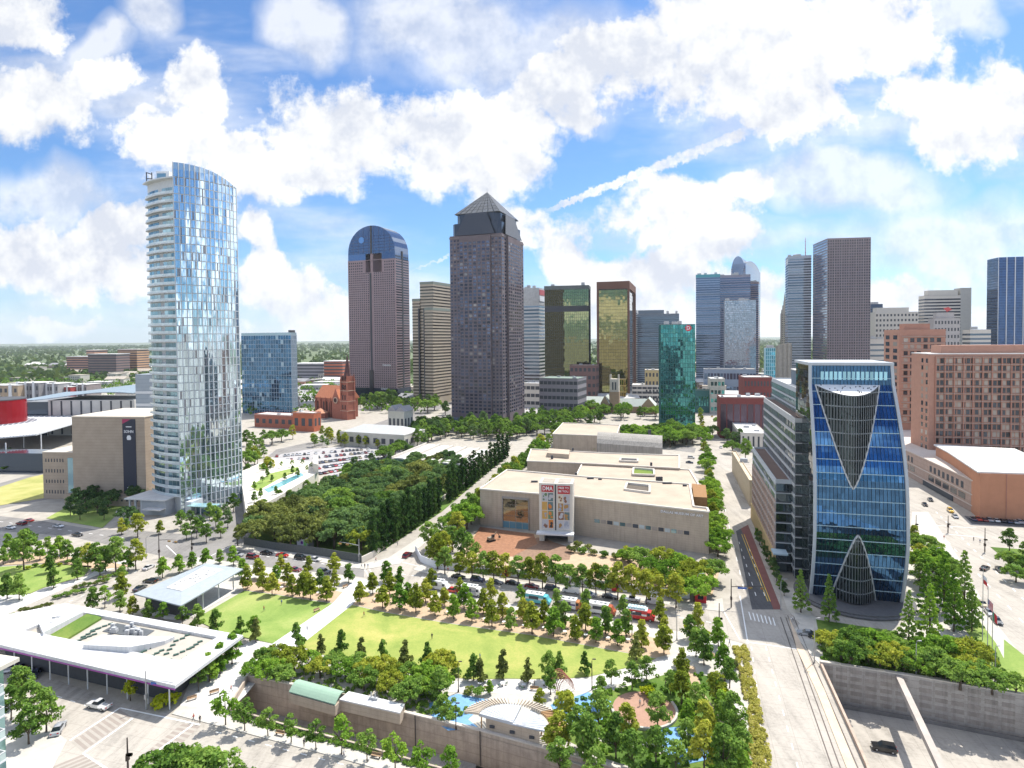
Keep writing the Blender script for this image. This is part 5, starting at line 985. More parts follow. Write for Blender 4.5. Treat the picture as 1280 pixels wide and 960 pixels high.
# ---------------------------------------------------------------- museum, garden pavilion, prow tower, park buildings
LS = matte('limestone', (.46,.38,.30), .12, .3, streak=.35, seam=.9); LR = matte('museum roof', (.42,.35,.275), .12, .12); COP = matte('pale coping 2', (.60,.56,.50), .05)
zr = 15.4
def GP(pts, z): return [tuple(G(x, y, z)[:2]) for x, y in pts]
def lip(mb, poly, z, h, w):
    n = len(poly)
    for i in range(n):
        a = Vector((*poly[i], 0)); b = Vector((*poly[(i+1) % n], 0)); mb.bar((a.x, a.y, z+h/2), (b.x, b.y, z+h/2), w, h-.004*i)
def block(parent, name, pts, z, wall, roof, z0=0, lipc=COP):
    P = GP(pts, z); mb = MB(); mb.prism(P, z0, z); mb.build(name+'_wall', wall, parent, world=True); mb = MB(); mb.sheet(P, z+.03); mb.build(name+'_roof', roof, parent, world=True)
    mb = MB(); lip(mb, P, z+.04, .55, .7); mb.build('coping', lipc, parent, world=True); return P
o_ = G(600, 657); t = thing('art_museum', 'long low limestone art museum with flat sandy roofs behind the food trucks', 'museum', (o_.x, o_.y, 0))
P1 = block(t, 'front_gallery', [(600,612),(628,614.5),(722,622),(886,641),(884,636),(867,634),(862,606),(780,600),(735,597),(634,588)], zr, LS, LR)
block(t, 'rear_gallery', [(659,577),(735,580),(849,586),(849,570),(757,567),(664,562)], 14.0, LS, LR)
block(t, 'middle_gallery', [(720,596),(866,612),(873,606),(862,588),(728,580)], 13.2, LS, LR)
block(t, 'north_gallery', [(691,543),(770,546),(775,532),(704,529)], 12.5, LS, LR)
P = GP([(746,553),(828,559),(828,551),(748,546)], 14); mb = MB(); A, B_, C_, D_ = [Vector((*p, 0)) for p in P]; n_ = 10; V = []
for (a, b) in ((A, D_), (B_, C_)):
    V.append((a.x, a.y, 2))
    for i in range(n_+1): u = i/n_; p = a.lerp(b, u); V.append((p.x, p.y, 12+7*math.sin(PI*(.02+.96*u))**.55))
    V.append((b.x, b.y, 2))
m_ = n_+3; mb._add(V, [(i, i+m_, i+m_+1, i+1) for i in range(m_-1)]+[tuple(range(m_)), tuple(range(2*m_-1, m_-1, -1))])
mb.build('barrel_vault', matte('grey vault stone', (.33,.31,.28), .12, .3, streak=.8), t, world=True)
mb = MB()
for (px, py, w_, d_) in ((668,602,3,1.2),(690,570,1.2,1.2),(738,598,3,.8),(720,592,1,1),(750,599,1.6,.8),(834,604,4,.8),(856,607,1.6,.8),(814,579,1,.8),(824,597,3,1),(716,561,1,1),(812,538,2,1)): p = G(px, py, zr+.3); mb.box(p.x-w_/2, p.x+w_/2, p.y-d_/2, p.y+d_/2, 12.4, zr+.7)
mb.build('roof_vents', DARKM, t, world=True)
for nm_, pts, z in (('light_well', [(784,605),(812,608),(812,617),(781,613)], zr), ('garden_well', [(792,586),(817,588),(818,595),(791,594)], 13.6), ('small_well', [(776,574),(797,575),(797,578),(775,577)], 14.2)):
    P = GP(pts, z+.1); mb = MB(); lip(mb, P, z+.05, .9, .8); mb.build(nm_+'_kerb', COP, t, world=True); mb = MB(); mb.sheet(P, z+.06); mb.build(nm_+'_glass', BED if nm_ == 'garden_well' else matte('well shadow', (.12,.10,.08)), t, world=True)  # flat dark sheets: shade inside the unplanted wells is put into the colour
P = GP([(686,565),(712,567),(711,573),(684,571)], 14.2); mb = MB(); mb.prism(P, 14.1, 16.4); mb.build('roof_house', LR, t, world=True)
# front wall details: entrance glazing, strip window, name
def onwall(px, z, off=.1):
    """point of the front wall seen in column px"""
    pts = [Vector((*p, 0)) for p in P1[:4]]
    for a, b in zip(pts, pts[1:]):
        q = ray(px, 640); d = b-a; den = d.x*q.y-d.y*q.x; u = (a.y*q.x-a.x*q.y)/den
        if -.02 <= u <= 1.02: n = Vector((d.y, -d.x, 0)).normalized(); p = a+d*u+n*off; return Vector((p.x, p.y, z))
def wallbox(mb, px0, px1, z0, z1, o0=-.05, o1=.12):
    a = onwall(px0, 0, o0); b = onwall(px1, 0, o0); c = onwall(px1, 0, o1); d = onwall(px0, 0, o1); mb.prism([a[:2], b[:2], c[:2], d[:2]], z0, z1)
mb = MB()
for i in range(2):
    for k in range(4): wallbox(mb, 629+i*16, 644.2+i*16, 3.2+k*2.35, 5.4+k*2.35)
mb.build('entrance_glazing', glass('entrance mirror', (.24,.21,.15), .4, .03, .8, .03), t, world=True)
mb = MB(); [wallbox(mb, 629+i*8, 636.4+i*8, .3, 3.0) for i in range(4)]; mb.build('entrance_doors', glass('door blue', (.18,.38,.5), .3, .1, .4), t, world=True)
mb = MB(); wallbox(mb, 628, 661.5, 12.7, 13.4, -.05, .5); wallbox(mb, 628, 629, .1, 12.7, -.05, .5); wallbox(mb, 660.6, 661.5, .1, 12.7, -.05, .5); mb.build('entrance_frame', matte('metal frame', (.3,.28,.26)), t, world=True)
for i in range(15):
    mb = MB(); wallbox(mb, 743+i*8, 749.5+i*8, 6.2, 7.6); mb.build('strip_window', [GBAL, matte('strip panel', (.48,.52,.52)), DARKM, matte('strip panel 2', (.36,.31,.27))][(i*7) % 4], t, world=True)
a = onwall(826, 0, .2); b = onwall(879, 0, .2); d = b-a; lt = lettering('DALLAS MUSEUM OF ART', 1.25, paint('pale letters', (.75,.75,.8)), t, (0, 0, 0), math.atan2(d.y, d.x), 'name_lettering', d.length); c = a.lerp(b, .5); lt.location = (c.x-o_.x, c.y-o_.y, 13.9)
mb = MB(); P = GP([(865,610),(882,612),(884,628),(867,627)], 13); mb.prism(P, 11, 15.0); mb.build('timber_screen', matte('timber', (.36,.20,.09), .15, 1, seam=1), t, world=True)
# banner portal tower
bt = fit(674, 716, 724, 236, 605, -10, 'R', dep=9, pyref=640); W_, H_ = bt.W, bt.H; tt = thing('banner_tower', 'white entrance portal carrying two tall picture banners topped in red', 'portal', (*bt.O, 0), bt.th)
mb = MB(); mb.box(0, W_, 0, 9, 3.4, H_-.0); mb.box(0, 2, 0, 9, 0, 3.399); mb.box(W_-2, W_, 0, 9, 0, 3.399); mb.build('wall', matte('white limestone', (.62,.58,.52), .05, .4), tt)
mb = MB(); mb.box(W_*.47, W_*.51, -.1, .5, 4.6, H_-.5); mb.build('slot', DARKM, tt); mb = MB(); mb.box(1, W_*.45, 1, 8, H_, H_+.12); mb.box(W_*.55, W_-1, 1, 8, H_, H_+.12); mb.build('roof_recess', matte('roof recess', (.36,.32,.27)), tt)
mb = MB(); mb.box(-.8, W_+.5, -3.6, -.01, 3.6, 4.2); mb.build('canopy', WHM, tt); mb = MB(); mb.box(2.02, W_-2.02, 4, 4.2, 0, 3.39); mb.build('doors', DARKM, tt)
rp = random.Random(5); pal = [(.10,.16,.17),(.35,.2,.07),(.55,.18,.03),(.03,.03,.03),(.5,.3,.08),(.42,.42,.45),(.30,.32,.38),(.2,.09,.05),(.6,.52,.4),(.12,.2,.1)]
BM = [paint('poster %d' % i, c, .6) for i, c in enumerate(pal)]
for bi, (x0, x1) in enumerate(((.9, W_*.44), (W_*.55, W_-1.0))):
    w_ = x1-x0; top = H_-.8; mb = MB(); mb.box(x0, x1, -.16, -.02, 4.8, top); bn = mb.build('banner', paint('banner cloth', (.55,.50,.46), .8), tt)
    mb = MB(); mb.box(x0+.1, x1-.1, -.2, -.16, top-(2.6 if bi == 0 else 3.2), top); mb.build('banner_head', paint('banner red', (.42,.012,.02), .7), bn)
    zz = top-(3.0 if bi == 0 else 3.6); rh = (zz-5.2)/4
    for r_ in range(4):
        xs = [x0+.15, x0+w_*rp.uniform(.4, .6), x1-.15]
        for i in range(2):
            z1 = zz-r_*rh; z0_ = z1-rh+.25; xa, xb = xs[i]+.1, xs[i+1]-.1; c1 = rp.choice(BM); mb = MB(); mb.box(xa, xb, -.19, -.165, z0_, z1); pc = mb.build('picture', c1, bn)
            mb = MB()
            for q in range(3): cx_ = rp.uniform(xa+.5, xb-.5); cz = rp.uniform(z0_+.5, z1-.5); r0 = rp.uniform(.3, .8); mb._add([(min(xb, max(xa, cx_+r0*math.cos(a)*rp.uniform(.7, 1))), -.2-.002*q, min(z1, max(z0_, cz+r0*math.sin(a)*rp.uniform(.8, 1.2)))) for a in [2*PI*j/9 for j in range(9)]], [tuple(range(9))])
            mb.build('motif', rp.choice(BM), pc)
    LW = paint('sign white', (.8,.8,.8))
    if bi == 0: lettering('DMA', 2.3, LW, bn, ((x0+x1)/2, -.22, top-1.3), 0, 'lettering', w_*.8)
    else: lettering('FREE TO', 1.15, LW, bn, ((x0+x1)/2, -.22, top-.9), 0, 'lettering', w_*.8); lettering('BE YOU.', 1.15, LW, bn, ((x0+x1)/2, -.22, top-2.2), 0, 'lettering', w_*.8)
# sculpture garden pavilion with parallel vaulted bays
o_ = G(507, 583); t = thing('garden_pavilion', 'white pavilion of parallel low vaulted roofs among the dense trees', 'museum', (o_.x, o_.y, 0))
fl = [G(491+i*18.6, 573+i*2.0, 7) for i in range(6)]; bl = [G(532+i*16.6, 556+i*1.6, 7) for i in range(6)]
for i in range(5):
    a, b, c, d = fl[i], fl[i+1], bl[i+1], bl[i]; V = []; n_ = 6
    for (p, q) in ((a, b), (d, c)):
        for k in range(n_+1): u = k/n_; r_ = p.lerp(q, .04+.92*u); V.append((r_.x, r_.y, 7+.9*math.sin(PI*u)))
    mb = MB(); mb._add(V, [(k, k+1, k+n_+2, k+n_+1) for k in range(n_)]+[tuple(range(n_+1))[::-1], tuple(range(n_+1, 2*n_+2))]); mb.build('vaulted_roof', ROOFW, t, world=True)
    mb = MB(); mb.quad((a.x, a.y+.5, 0), (b.x, b.y+.5, 0), (b.x, b.y+.5, 7), (a.x, a.y+.5, 7)); mb.build('glass_wall', GBAL, t, world=True)
for i in range(6): a, d = fl[i], bl[i]; e = (d-a).normalized(); mb = MB(); p = a-e*1.5; q = d+e*1.5; mb.bar((p.x, p.y, 4.2), (q.x, q.y, 4.2), .7, 8.4); mb.build('travertine_wall', matte('travertine', (.58,.54,.48), .06), t, world=True)
# -- prow tower
GP1 = glass('prow glass', (.055,.145,.29), .25, .02, .9, .008, wave=.012); GP2 = glass('prow dark glass', (.05,.075,.085), .5, .03, .65, .03); FRM = matte('pale aluminium', (.42,.45,.48), .05, .5); FIN = paint('fin aluminium', (.20,.22,.24), .4, .5)
b = fit(1000, 1018, 1135, 180, 458, -15, 'L', dep=30, pyref=740); t = bthing(b, 'prow_tower', 'blue glass tower with a shield shaped bay cut into its curved front', 'office building'); W_, H_ = b.W, b.H
zt1, zb1 = 35.0, 21.5; zt2 = H_-6; a0, b0 = 7.5, 5.5; cxu, hu = W_*.415, W_*.355; cxl, hl = W_*.47, W_*.255
def SB_(z): return a0*min(1, (z-zt1)/(zt2-zt1))**1.55 if z > zt1 else (b0*((zb1-z)/zb1)**1.45 if z < zb1 else 0.0)
def XR(z): return W_-2.4*(z/H_)**2.2
def XL(z): return .9*(1-z/H_)*0
nz_ = 18; nx_ = 24; fhz = H_/nz_
def clip_hi(z): return hu*math.sqrt(max(0, SB_(z)/a0)) if z > zt1 and z < zt2 else 0
def clip_lo(z): return hl*math.sqrt(max(0, SB_(z)/b0)) if z < zb1 else 0
mb = MB(); zs = [i*H_/36 for i in range(37)]
for j, (za, zb_) in enumerate(zip(zs, zs[1:])):
    if int(za/fhz) != int((zb_-.01)/fhz): pass
    for i in range(nx_):
        def X(u, z): return XL(z)+(XR(z)-XL(z))*u
        zg0 = za+(.12 if j % 2 == 0 else 0); zg1 = zb_-(.12 if j % 2 == 1 else 0)
        q = []
        for (u, z) in ((i/nx_+.003, zg0), ((i+1)/nx_-.003, zg0), ((i+1)/nx_-.003, zg1), (i/nx_+.003, zg1)): q.append((X(u, z), SB_(z), z))
        zm = (za+zb_)/2; h1_ = clip_hi(zm); h2_ = clip_lo(zm)
        def cut(c, h):
            out = []
            for (x, y, z) in q: out.append((x, y, z))
            xa, xb = min(p[0] for p in q), max(p[0] for p in q)
            if xb <= c-h or xa >= c+h: return out
            if xa >= c-h and xb <= c+h: return None
            if xa < c-h: return [(min(p[0], c-h), p[1], p[2]) for p in out]
            return [(max(p[0], c+h), p[1], p[2]) for p in out]
        if h1_ > 0: q2 = cut(cxu, h1_)
        elif h2_ > 0: q2 = cut(cxl, h2_)
        else: q2 = q
        if q2: mb.quad(*q2)
mb.build('curtain_wall', GP1, t)
# spandrel lines
mb = MB()
for k in range(1, nz_):
    z = k*fhz; h1_ = clip_hi(z); h2_ = clip_lo(z); y = SB_(z)-.06; spans = [(XL(z), XR(z))]
    if h1_: spans = [(XL(z), cxu-h1_), (cxu+h1_, XR(z))]
    if h2_: spans = [(XL(z), cxl-h2_), (cxl+h2_, XR(z))]
    for (a, c) in spans:
        if c > a: mb.box(a, c, y-.06, y+.1, z-.09, z+.09)
mb.build('floor_lines', paint('light spandrel', (.4,.55,.62), .3), t)
# dark core behind the glass so that nothing shows through
mb = MB(); V = []; F_ = []
for z in zs: V += [(XL(z)+.05, SB_(z)+.3, z), (XR(z)-.05, SB_(z)+.3, z), (XR(z)-.05, 29.9, z), (XL(z)+.05, 29.9, z)]
for j in range(36):
    for e in range(4): F_.append((j*4+e, j*4+(e+1) % 4, j*4+4+(e+1) % 4, j*4+4+e))
F_ += [(3, 2, 1, 0), (144, 145, 146, 147)]; mb._add(V, F_); mb.build('core', DARKM, t)
mb = MB(); mb.cur = 0
for j in range(36):                          # side walls of glass follow the profile
    z0_, z1_ = zs[j]+.1, zs[j+1]-.02
    for (xf, s_) in ((XL, -1), (XR, 1)):
        for k in range(7):
            ya = lambda z, u: SB_(z)+.3+(29.6-SB_(z))*u
            x0, x1 = xf(z0_)+s_*.02, xf(z1_)+s_*.02; q = [(x0, ya(z0_, k/7+.005), z0_), (x0, ya(z0_, (k+1)/7-.005), z0_), (x1, ya(z1_, (k+1)/7-.005), z1_), (x1, ya(z1_, k/7+.005), z1_)]
            mb.quad(*(q if s_ > 0 else q[::-1]))
mb.build('side_glazing', GP2, t)
for nm_, xf in (('edge_fin', XL), ('edge_fin', XR)):
    mb = MB()
    for j in range(36): z0_, z1_ = zs[j], zs[j+1]; mb.bar((xf(z0_), SB_(z0_)-.15, z0_), (xf(z1_), SB_(z1_)-.15, z1_), .8, .9, (0, 1, 0))
    mb.build(nm_, FRM, t)
mb = MB(); mb.box(-.5, XR(H_)+.5, a0-.7, 30, H_, H_+.9); mb.build('roof', FRM, t)
mb = MB()
for k in range(15): x = W_*.12+k*W_*.05; mb.box(x, x+W_*.035, a0-.2, a0-.07, H_-4.4, H_-1.9)
mb.build('top_windows', glass('light blue window', (.35,.65,.75), .3, .1, .3, .02), t)
def bay(c, h, S0, zf, z_tip, z_end, nb, up_):
    gb = MB(); fm = MB(); ed = []
    for i in range(nb+1):
        u = -1+2*i/nb; x = c+u*h; y = S0*u*u
        lo_, hi_ = (z_tip, z_end)
        for _ in range(30):                # height where the sloping face meets the bay there
            m2 = (lo_+hi_)/2
            if SB_(m2) > y: hi_ = m2
            else: lo_ = m2
        zc_ = (lo_+hi_)/2; ed.append((x, y, zc_, zf(u)))
    for (p, q) in zip(ed, ed[1:]):
        zl0, zh0 = (p[2], p[3]) if up_ else (p[3], p[2]); zl1, zh1 = (q[2], q[3]) if up_ else (q[3], q[2])
        n = 9
        for k in range(n):
            f0_, f1_ = k/n+.004, (k+1)/n-.004; gb.quad((p[0]+.02, p[1], zl0+(zh0-zl0)*f0_), (q[0]-.02, q[1], zl1+(zh1-zl1)*f0_), (q[0]-.02, q[1], zl1+(zh1-zl1)*f1_), (p[0]+.02, p[1], zl0+(zh0-zl0)*f1_))
    gb.build('bay_glass', GP2, t)
    for p in ed[1:-1]:
        mb = MB(); z0_, z1_ = sorted((p[2], p[3])); 
        if z1_-z0_ < .4: continue
        mb.box(p[0]-.06, p[0]+.06, p[1]-.5, p[1]-.02, z0_+.1, z1_); mb.build('bay_fin', FIN, t)
    for (p, q) in zip(ed, ed[1:]): fm.bar((p[0], min(p[1], SB_(p[2]))-.15, p[2]), (q[0], min(q[1], SB_(q[2]))-.15, q[2]), .38, .5, (0, 1, 0)); 
    fm.build('bay_frame', matte('white frame', (.5,.51,.52), .04), t)
    for k in range(1, nz_):
        fl = MB(); z = k*fhz
        for (p, q) in zip(ed, ed[1:]):
            if min(p[2], p[3]) < z < max(p[2], p[3]) and min(q[2], q[3]) < z < max(q[2], q[3]): fl.bar((p[0], p[1]-.08, z), (q[0], q[1]-.08, z), .12, .3)
        if fl.v: fl.build('bay_floor_line', matte('grey frame 2', (.3,.33,.35)), t)
    return ed
ed = bay(cxu, hu, a0, lambda u: zt2-2.6+2.6*u*u, zt1, zt2, 26, True)
mb = MB(); V = [(p[0], p[1]-.1, p[3]+.06) for p in ed]+[(p[0], a0-.02, zt2+.1) for p in ed]; n_ = len(ed); mb._add(V, [(i, i+1, n_+i+1, n_+i) for i in range(n_-1)]); mb._add([(x, y, z-.3) for x, y, z in V], [(n_+i, n_+i+1, i+1, i) for i in range(n_-1)]); mb.build('bay_roof', matte('white membrane', (.72,.72,.72), .05), t)
mb = MB(); rr_ = random.Random(3)
for i in range(22): u = rr_.uniform(-.85, .85); v_ = rr_.uniform(.15, .85); x = cxu+u*hu; ya_ = a0*u*u; y = ya_+(a0-ya_)*v_; z = zt2-2.6+2.6*u*u; z = z+(zt2-z)*v_+.1; mb.box(x-.12, x+.12, y-.12, y+.12, z-.1, z+.28)
mb.build('roof_anchors', DARKM, t)
bay(cxl, hl, b0, lambda u: 1.0, zb1, 0.2, 18, False)
c = L(b, W_*.5, 8); mb = MB(); mb.lathe([(16.5, .14), (16.5, .55), (15.5, .6), (15.5, 1.0), (12.2, 1.0), (12.2, .6), (.1, .6)], 48, (c[0], c[1])); single(mb, 'stone_terrace', matte('dark stone', (.13,.13,.135), .15, 1), 'round dark stone terrace at the foot of the blue glass prow tower', 'terrace')
# side wings of that tower
def wing(name, lab, xc, Y, pt, xl, n, wallc, gm, dep=None, wid=14, frac=.74, z0w=0):
    w_ = fit(xl, xc, xc+30, Y, pt, -15, 'L', dep=dep, pyref=pt+40); w_.W = wid; tw = bthing(w_, name, lab, 'office building'); body(tw, w_.R, 0, w_.H, DARKM, 'core')
    w2 = (0, w_.W, 0, w_.D); h = (w_.H-z0w)/n; cnt = 0; nb = max(3, int(w_.D/2.6))
    for k in range(n):
        mb = MB(); mb.box(-.25, -.02, -.25, w_.D, z0w+k*h+h*frac, z0w+(k+1)*h); mb.box(-.01, w_.W*.999, -.2, -.02, z0w+(k+1)*h-.3, z0w+(k+1)*h-.02); mb.build('spandrel', wallc, tw)
    panes(tw, w2, z0w, w_.H, 'L', nb, n, gm, .14, h*(1-frac), .05); panes(tw, w2, z0w, w_.H, 'F', max(2, int(w_.W/2.6)), n, gm, .14, h*(1-frac), .05); mull(tw, w2, z0w, w_.H-.1, 'L', nb, 1, FRM, .12, .14, hor=False)
    mb = MB(); mb.box(.3, w_.W-.3, .3, w_.D-.3, w_.H, w_.H+.25); mb.build('roof', matte('brown roof deck', (.17,.12,.10), .12), tw); parapet(tw, w2, w_.H, 1.1, .3, wallc, out=.1); return w_, tw
AL = matte('aluminium spandrel', (.42,.43,.44), .06, .4); GWG = glass('wing glass', (.07,.10,.12), .6, .03, .75, .04)
w1, t1 = wing('ribbon_wing', 'tall ribbon windowed wing left of the blue prow tower', 994, 199, 527, 955, 15, AL, GWG, wid=6)
w2_, t2 = wing('street_wing', 'lower street wing with stone grid front and planted terrace on top', 970, 205, 603, 941, 9, FRM, GWG, wid=10)
mull(t2, (0, w2_.W, 0, w2_.D), 0, w2_.H*.78, 'L', 20, 7, matte('rose stone frame', (.42,.30,.25), .08), .8, .35, wz=.7, name='stone_grid'); mb = MB(); mb.box(-.9, -.05, -.3, w2_.D, 0, w2_.H*.22); mb.build('base_wall', matte('golden stone', (.44,.33,.17), .1, .5, seam=1), t2)
mb = MB(); mb.box(-1.6, 3, -5.5, -.4, 7.5, 8.0); mb.build('canopy', matte('steel blue canopy', (.35,.45,.52), .05), t2)
w3, t3 = wing('upper_green_wing', 'topmost green glass wing with white roof rim behind the blue prow tower', 1008, 203, 494, 965, 4, FRM, glass('green wing glass', (.16,.30,.28), .4, .05, .6, .03), wid=10, z0w=48, frac=.8); mb = MB(); mb.box(1, 8, 1, w3.D, w3.H+.3, w3.H+.5); mb.build('white_roof', ROOFW, t3)
b4 = fit(988, 1004, 1020, 225, 466, -15, 'L', dep=24, pyref=470); t4 = bthing(b4, 'plant_house', 'blue grey rooftop plant house behind the left shoulder of the prow tower', 'plant house'); body(t4, b4.R, 50, b4.H, BLG, 'wall'); mb = MB(); mb.box(-.2, b4.W+.2, -.2, b4.D+.2, b4.H+.002, b4.H+.4); mb.build('roof', ROOFW, t4)
# -- park buildings
def panelmat(name, c, ang):
    q = N(name); co = geoco(q); br = q.n.new('ShaderNodeTexBrick'); br.offset = .5; br.inputs['Scale'].default_value = 1; br.inputs['Brick Width'].default_value = 2.4; br.inputs['Row Height'].default_value = 1.2; br.inputs['Mortar Size'].default_value = .035
    mp = q.n.new('ShaderNodeMapping'); mp.inputs['Rotation'].default_value = (0, 0, R(ang)); q.l.new(co, mp.inputs[0]); q.l.new(mp.outputs[0], br.inputs['Vector']); f = noise_(q, co, .5, 5, .65)
    col = mix_(q, math_(q, 'MULTIPLY', br.outputs['Fac'], .3), ramp_(q, f, [(.35, shade(c, .88)), (.65, c)]), shade(c, .4)); q.k(col, q.b.inputs['Base Color']); q.b.inputs['Roughness'].default_value = .7; return q.m
zp = 6.2; o_ = G(226, 762); t = thing('lawn_pavilion', 'open park pavilion with folded grey metal roof and white centre', 'pavilion', (o_.x, o_.y, 0))
O4 = [G(x, y, zp) for x, y in ((167,742),(226,757),(304,711),(257,704))]; I4 = [G(x, y, zp+.9) for x, y in ((208,735),(227,739),(279,712),(254,709))]
mb = MB(); V = [(p.x, p.y, zp) for p in O4]+[(p.x, p.y, zp+.9) for p in I4]+[(p.x, p.y, zp-.35) for p in O4]
mb._add(V, [(0,1,5,4),(1,2,6,5),(2,3,7,6),(3,0,4,7),(1,0,8,9),(2,1,9,10),(3,2,10,11),(0,3,11,8),(8,11,10,9)]); mb.build('roof', matte('zinc roof', (.33,.37,.40), .08, .8, rough=.5), t, world=True)
mb = MB(); mb.prism([(p.x, p.y) for p in I4], zp+.6, zp+1.05); mb.build('roof_centre', ROOFW, t, world=True)
cxy = sum(O4, Vector((0, 0, 0)))/4; r_ = random.Random(2)
for i in range(26): u, v_ = r_.uniform(.1, .9), r_.uniform(.15, .85); p = I4[0].lerp(I4[1], v_).lerp(I4[3].lerp(I4[2], v_), u); mb = MB(); mb.box(p.x-.25, p.x+.25, p.y-.15, p.y+.15, zp+1.052, zp+1.25); mb.build('skylight', UNIT, t, world=True)
for (u, v_) in ((.12,.12),(.35,.12),(.6,.12),(.88,.12),(.12,.88),(.4,.88),(.65,.88),(.9,.88),(.3,.5)):
    p = O4[0].lerp(O4[1], v_).lerp(O4[3].lerp(O4[2], v_), u); mb = MB(); mb.tube([(p.x, p.y, .1), (p.x, p.y, zp-.36)], .2, 8); mb.build('column', WHM, t, world=True)
a = O4[0].lerp(cxy, .2); c = O4[1].lerp(cxy, .25); d = c.lerp(O4[2].lerp(cxy, .25), .25); mb = MB(); mb.bar((a.x, a.y, 3), (c.x, c.y, 3), .2, 5.6); mb.bar((c.x, c.y, 3), (d.x, d.y, 3), .2, 5.6); mb.build('dark_wall', DARKM, t, world=True)
for k in (.3, .62): p = O4[0].lerp(O4[1], k); q = p.lerp(cxy, .15); mb = MB(); mb.prism([(q.x-1.5, q.y-.2), (q.x+2.5, q.y-.9), (q.x+3.2, q.y+1.5), (q.x-.8, q.y+2.2)], .1, 1.0); mb.build('counter', WHM, t, world=True)
mb = MB(); mb.sheet([(p.x, p.y) for p in (G(180,758),G(232,776),G(300,738),G(262,722))], .19); structure(mb, 'pavilion_floor', PAVE)
# long white roofed restaurant
zq = 6.6; o_ = G(219, 870); t = thing('restaurant', 'long low restaurant under a broad white roof with small skylights', 'restaurant', (o_.x, o_.y, 0)); FAS = panelmat('white roof panels', (.60,.60,.60), 38)
OUT = [(81,754),(304,794),(219,857),(0,806),(-90,787)]; P = GP(OUT, zq); INN = [(86,761),(276,795),(222,832),(22,792),(-20,782)]
Q = GP([(92,763),(272,796),(224,826),(30,788)], zq)
mb = MB()
ring = [Vector((*p, 0)) for p in P[:4]]; rin = [Vector((*p, 0)) for p in Q]
for i in range(4):
    a, b_, c, d = ring[i], ring[(i+1) % 4], rin[(i+1) % 4], rin[i]; mb.prism([a[:2], b_[:2], c[:2], d[:2]], zq-.7, zq+.02*i)
mb.prism([ring[0][:2], ring[3][:2], P[4]], zq-.7, zq-.05); mb.build('roof_rim', FAS, t, world=True)
mb = MB(); mb.prism(Q, zq-1.8, zq-.75); mb.build('roof_deck', matte('warm roof deck', (.40,.37,.32), .08, .5), t, world=True)
mb = MB(); pin = GP([(96,768),(262,797),(216,846),(6,800)], zq-.8); mb.prism(pin, .1, zq-1.82); mb.build('dark_glass_wall', DARKM, t, world=True)
a = Vector((*P[3], 0)); b_ = Vector((*P[2], 0)); d = (b_-a).normalized(); n = Vector((d.y, -d.x, 0)); mb = MB(); mb.bar((a+n*.06+Vector((0, 0, zq-.85))), (b_+n*.06+Vector((0, 0, zq-.85))), .12, .28); mb.build('purple_glow_strip', paint('purple glow strip', (.30,.04,.30), .4), t, world=True)  # purple underglow of the soffit edge, painted as a coloured strip
for k in range(9): p = a.lerp(b_, (k+.5)/9)+(-n)*1.2; mb = MB(); mb.tube([(p.x, p.y, .1), (p.x, p.y, zq-.72)], .14, 8); mb.build('column', WHM, t, world=True)
def quadpt(pts, u, v_): A, B_, C_, D_ = [Vector((*p, 0)) for p in pts]; return A.lerp(B_, u).lerp(D_.lerp(C_, u), v_)
def proof(name, pts, h0, h1, mat):            # pts in image columns/rows on the roof deck
    P_ = GP(pts, zq); mb = MB(); mb.prism(P_, zq-.76, zq+h0, tops=[zq+h for h in h1] if isinstance(h1, list) else None); return mb.build(name, mat, t, world=True)
proof('planted_strip', [(55,797),(112,764),(127,771),(74,803)], -.2, -.2, BED)
proof('sloped_fold', [(104,811),(128,795),(196,797),(162,816)], .9, [1.0, .3, .3, 1.4], FAS); proof('sloped_fold', [(48,778),(85,762),(104,767),(54,795)], .2, [.1,.1,.5,.9], FAS); proof('sloped_fold', [(196,797),(218,796),(206,802),(162,816)], .5, [.3,.1,.2,1.4], FAS)
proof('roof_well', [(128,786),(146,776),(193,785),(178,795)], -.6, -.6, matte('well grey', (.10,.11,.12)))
r_ = random.Random(8)
for i in range(12): p = quadpt(GP([(130,786),(146,778),(186,786),(176,794)], zq), r_.random(), r_.random()); mb = MB(); w_ = r_.uniform(.3, .8); mb.box(p.x-w_, p.x+w_, p.y-w_*.7, p.y+w_*.7, zq-.59, zq+r_.uniform(.1, .9)); mb.build('roof_unit', UNIT, t, world=True)
for i in range(10): p = quadpt(GP([(58,778),(80,765),(88,768),(66,782)], zq), r_.random(), r_.random()); mb = MB(); w_ = r_.uniform(.3, .6); mb.box(p.x-w_, p.x+w_, p.y-w_*.7, p.y+w_*.7, zq-.7, zq+r_.uniform(.1, .6)); mb.build('roof_unit', UNIT, t, world=True)
sk = MB(); sk.box(-.55, .55, -.28, .28, 0, .3); sk = sk.mesh('skylight', matte('dark green skylight', (.06,.11,.09), .1)); ang_ = math.atan2((Vector((*P[1], 0))-ring[2]).y, (ring[1]-ring[2]).x)
for (x0, y0, x1, y1, n_) in ((32,785,58,773,5),(92,800,118,790,5),(104,793,122,783,4),(116,785,138,777,4),(170,816,206,797,8),(184,820,202,810,4),(208,814,220,798,4),(220,815,236,808,3),(219,828,236,817,4),(205,824,212,822,2),(240,806,250,799,3),(228,795,234,791,2)):
    for i in range(n_): p = G(x0+(x1-x0)*i/max(1, n_-1), y0+(y1-y0)*i/max(1, n_-1), zq); inst(sk, 'skylight', t, (p.x-o_.x, p.y-o_.y, zq-.74), (0, 0, R(38)))
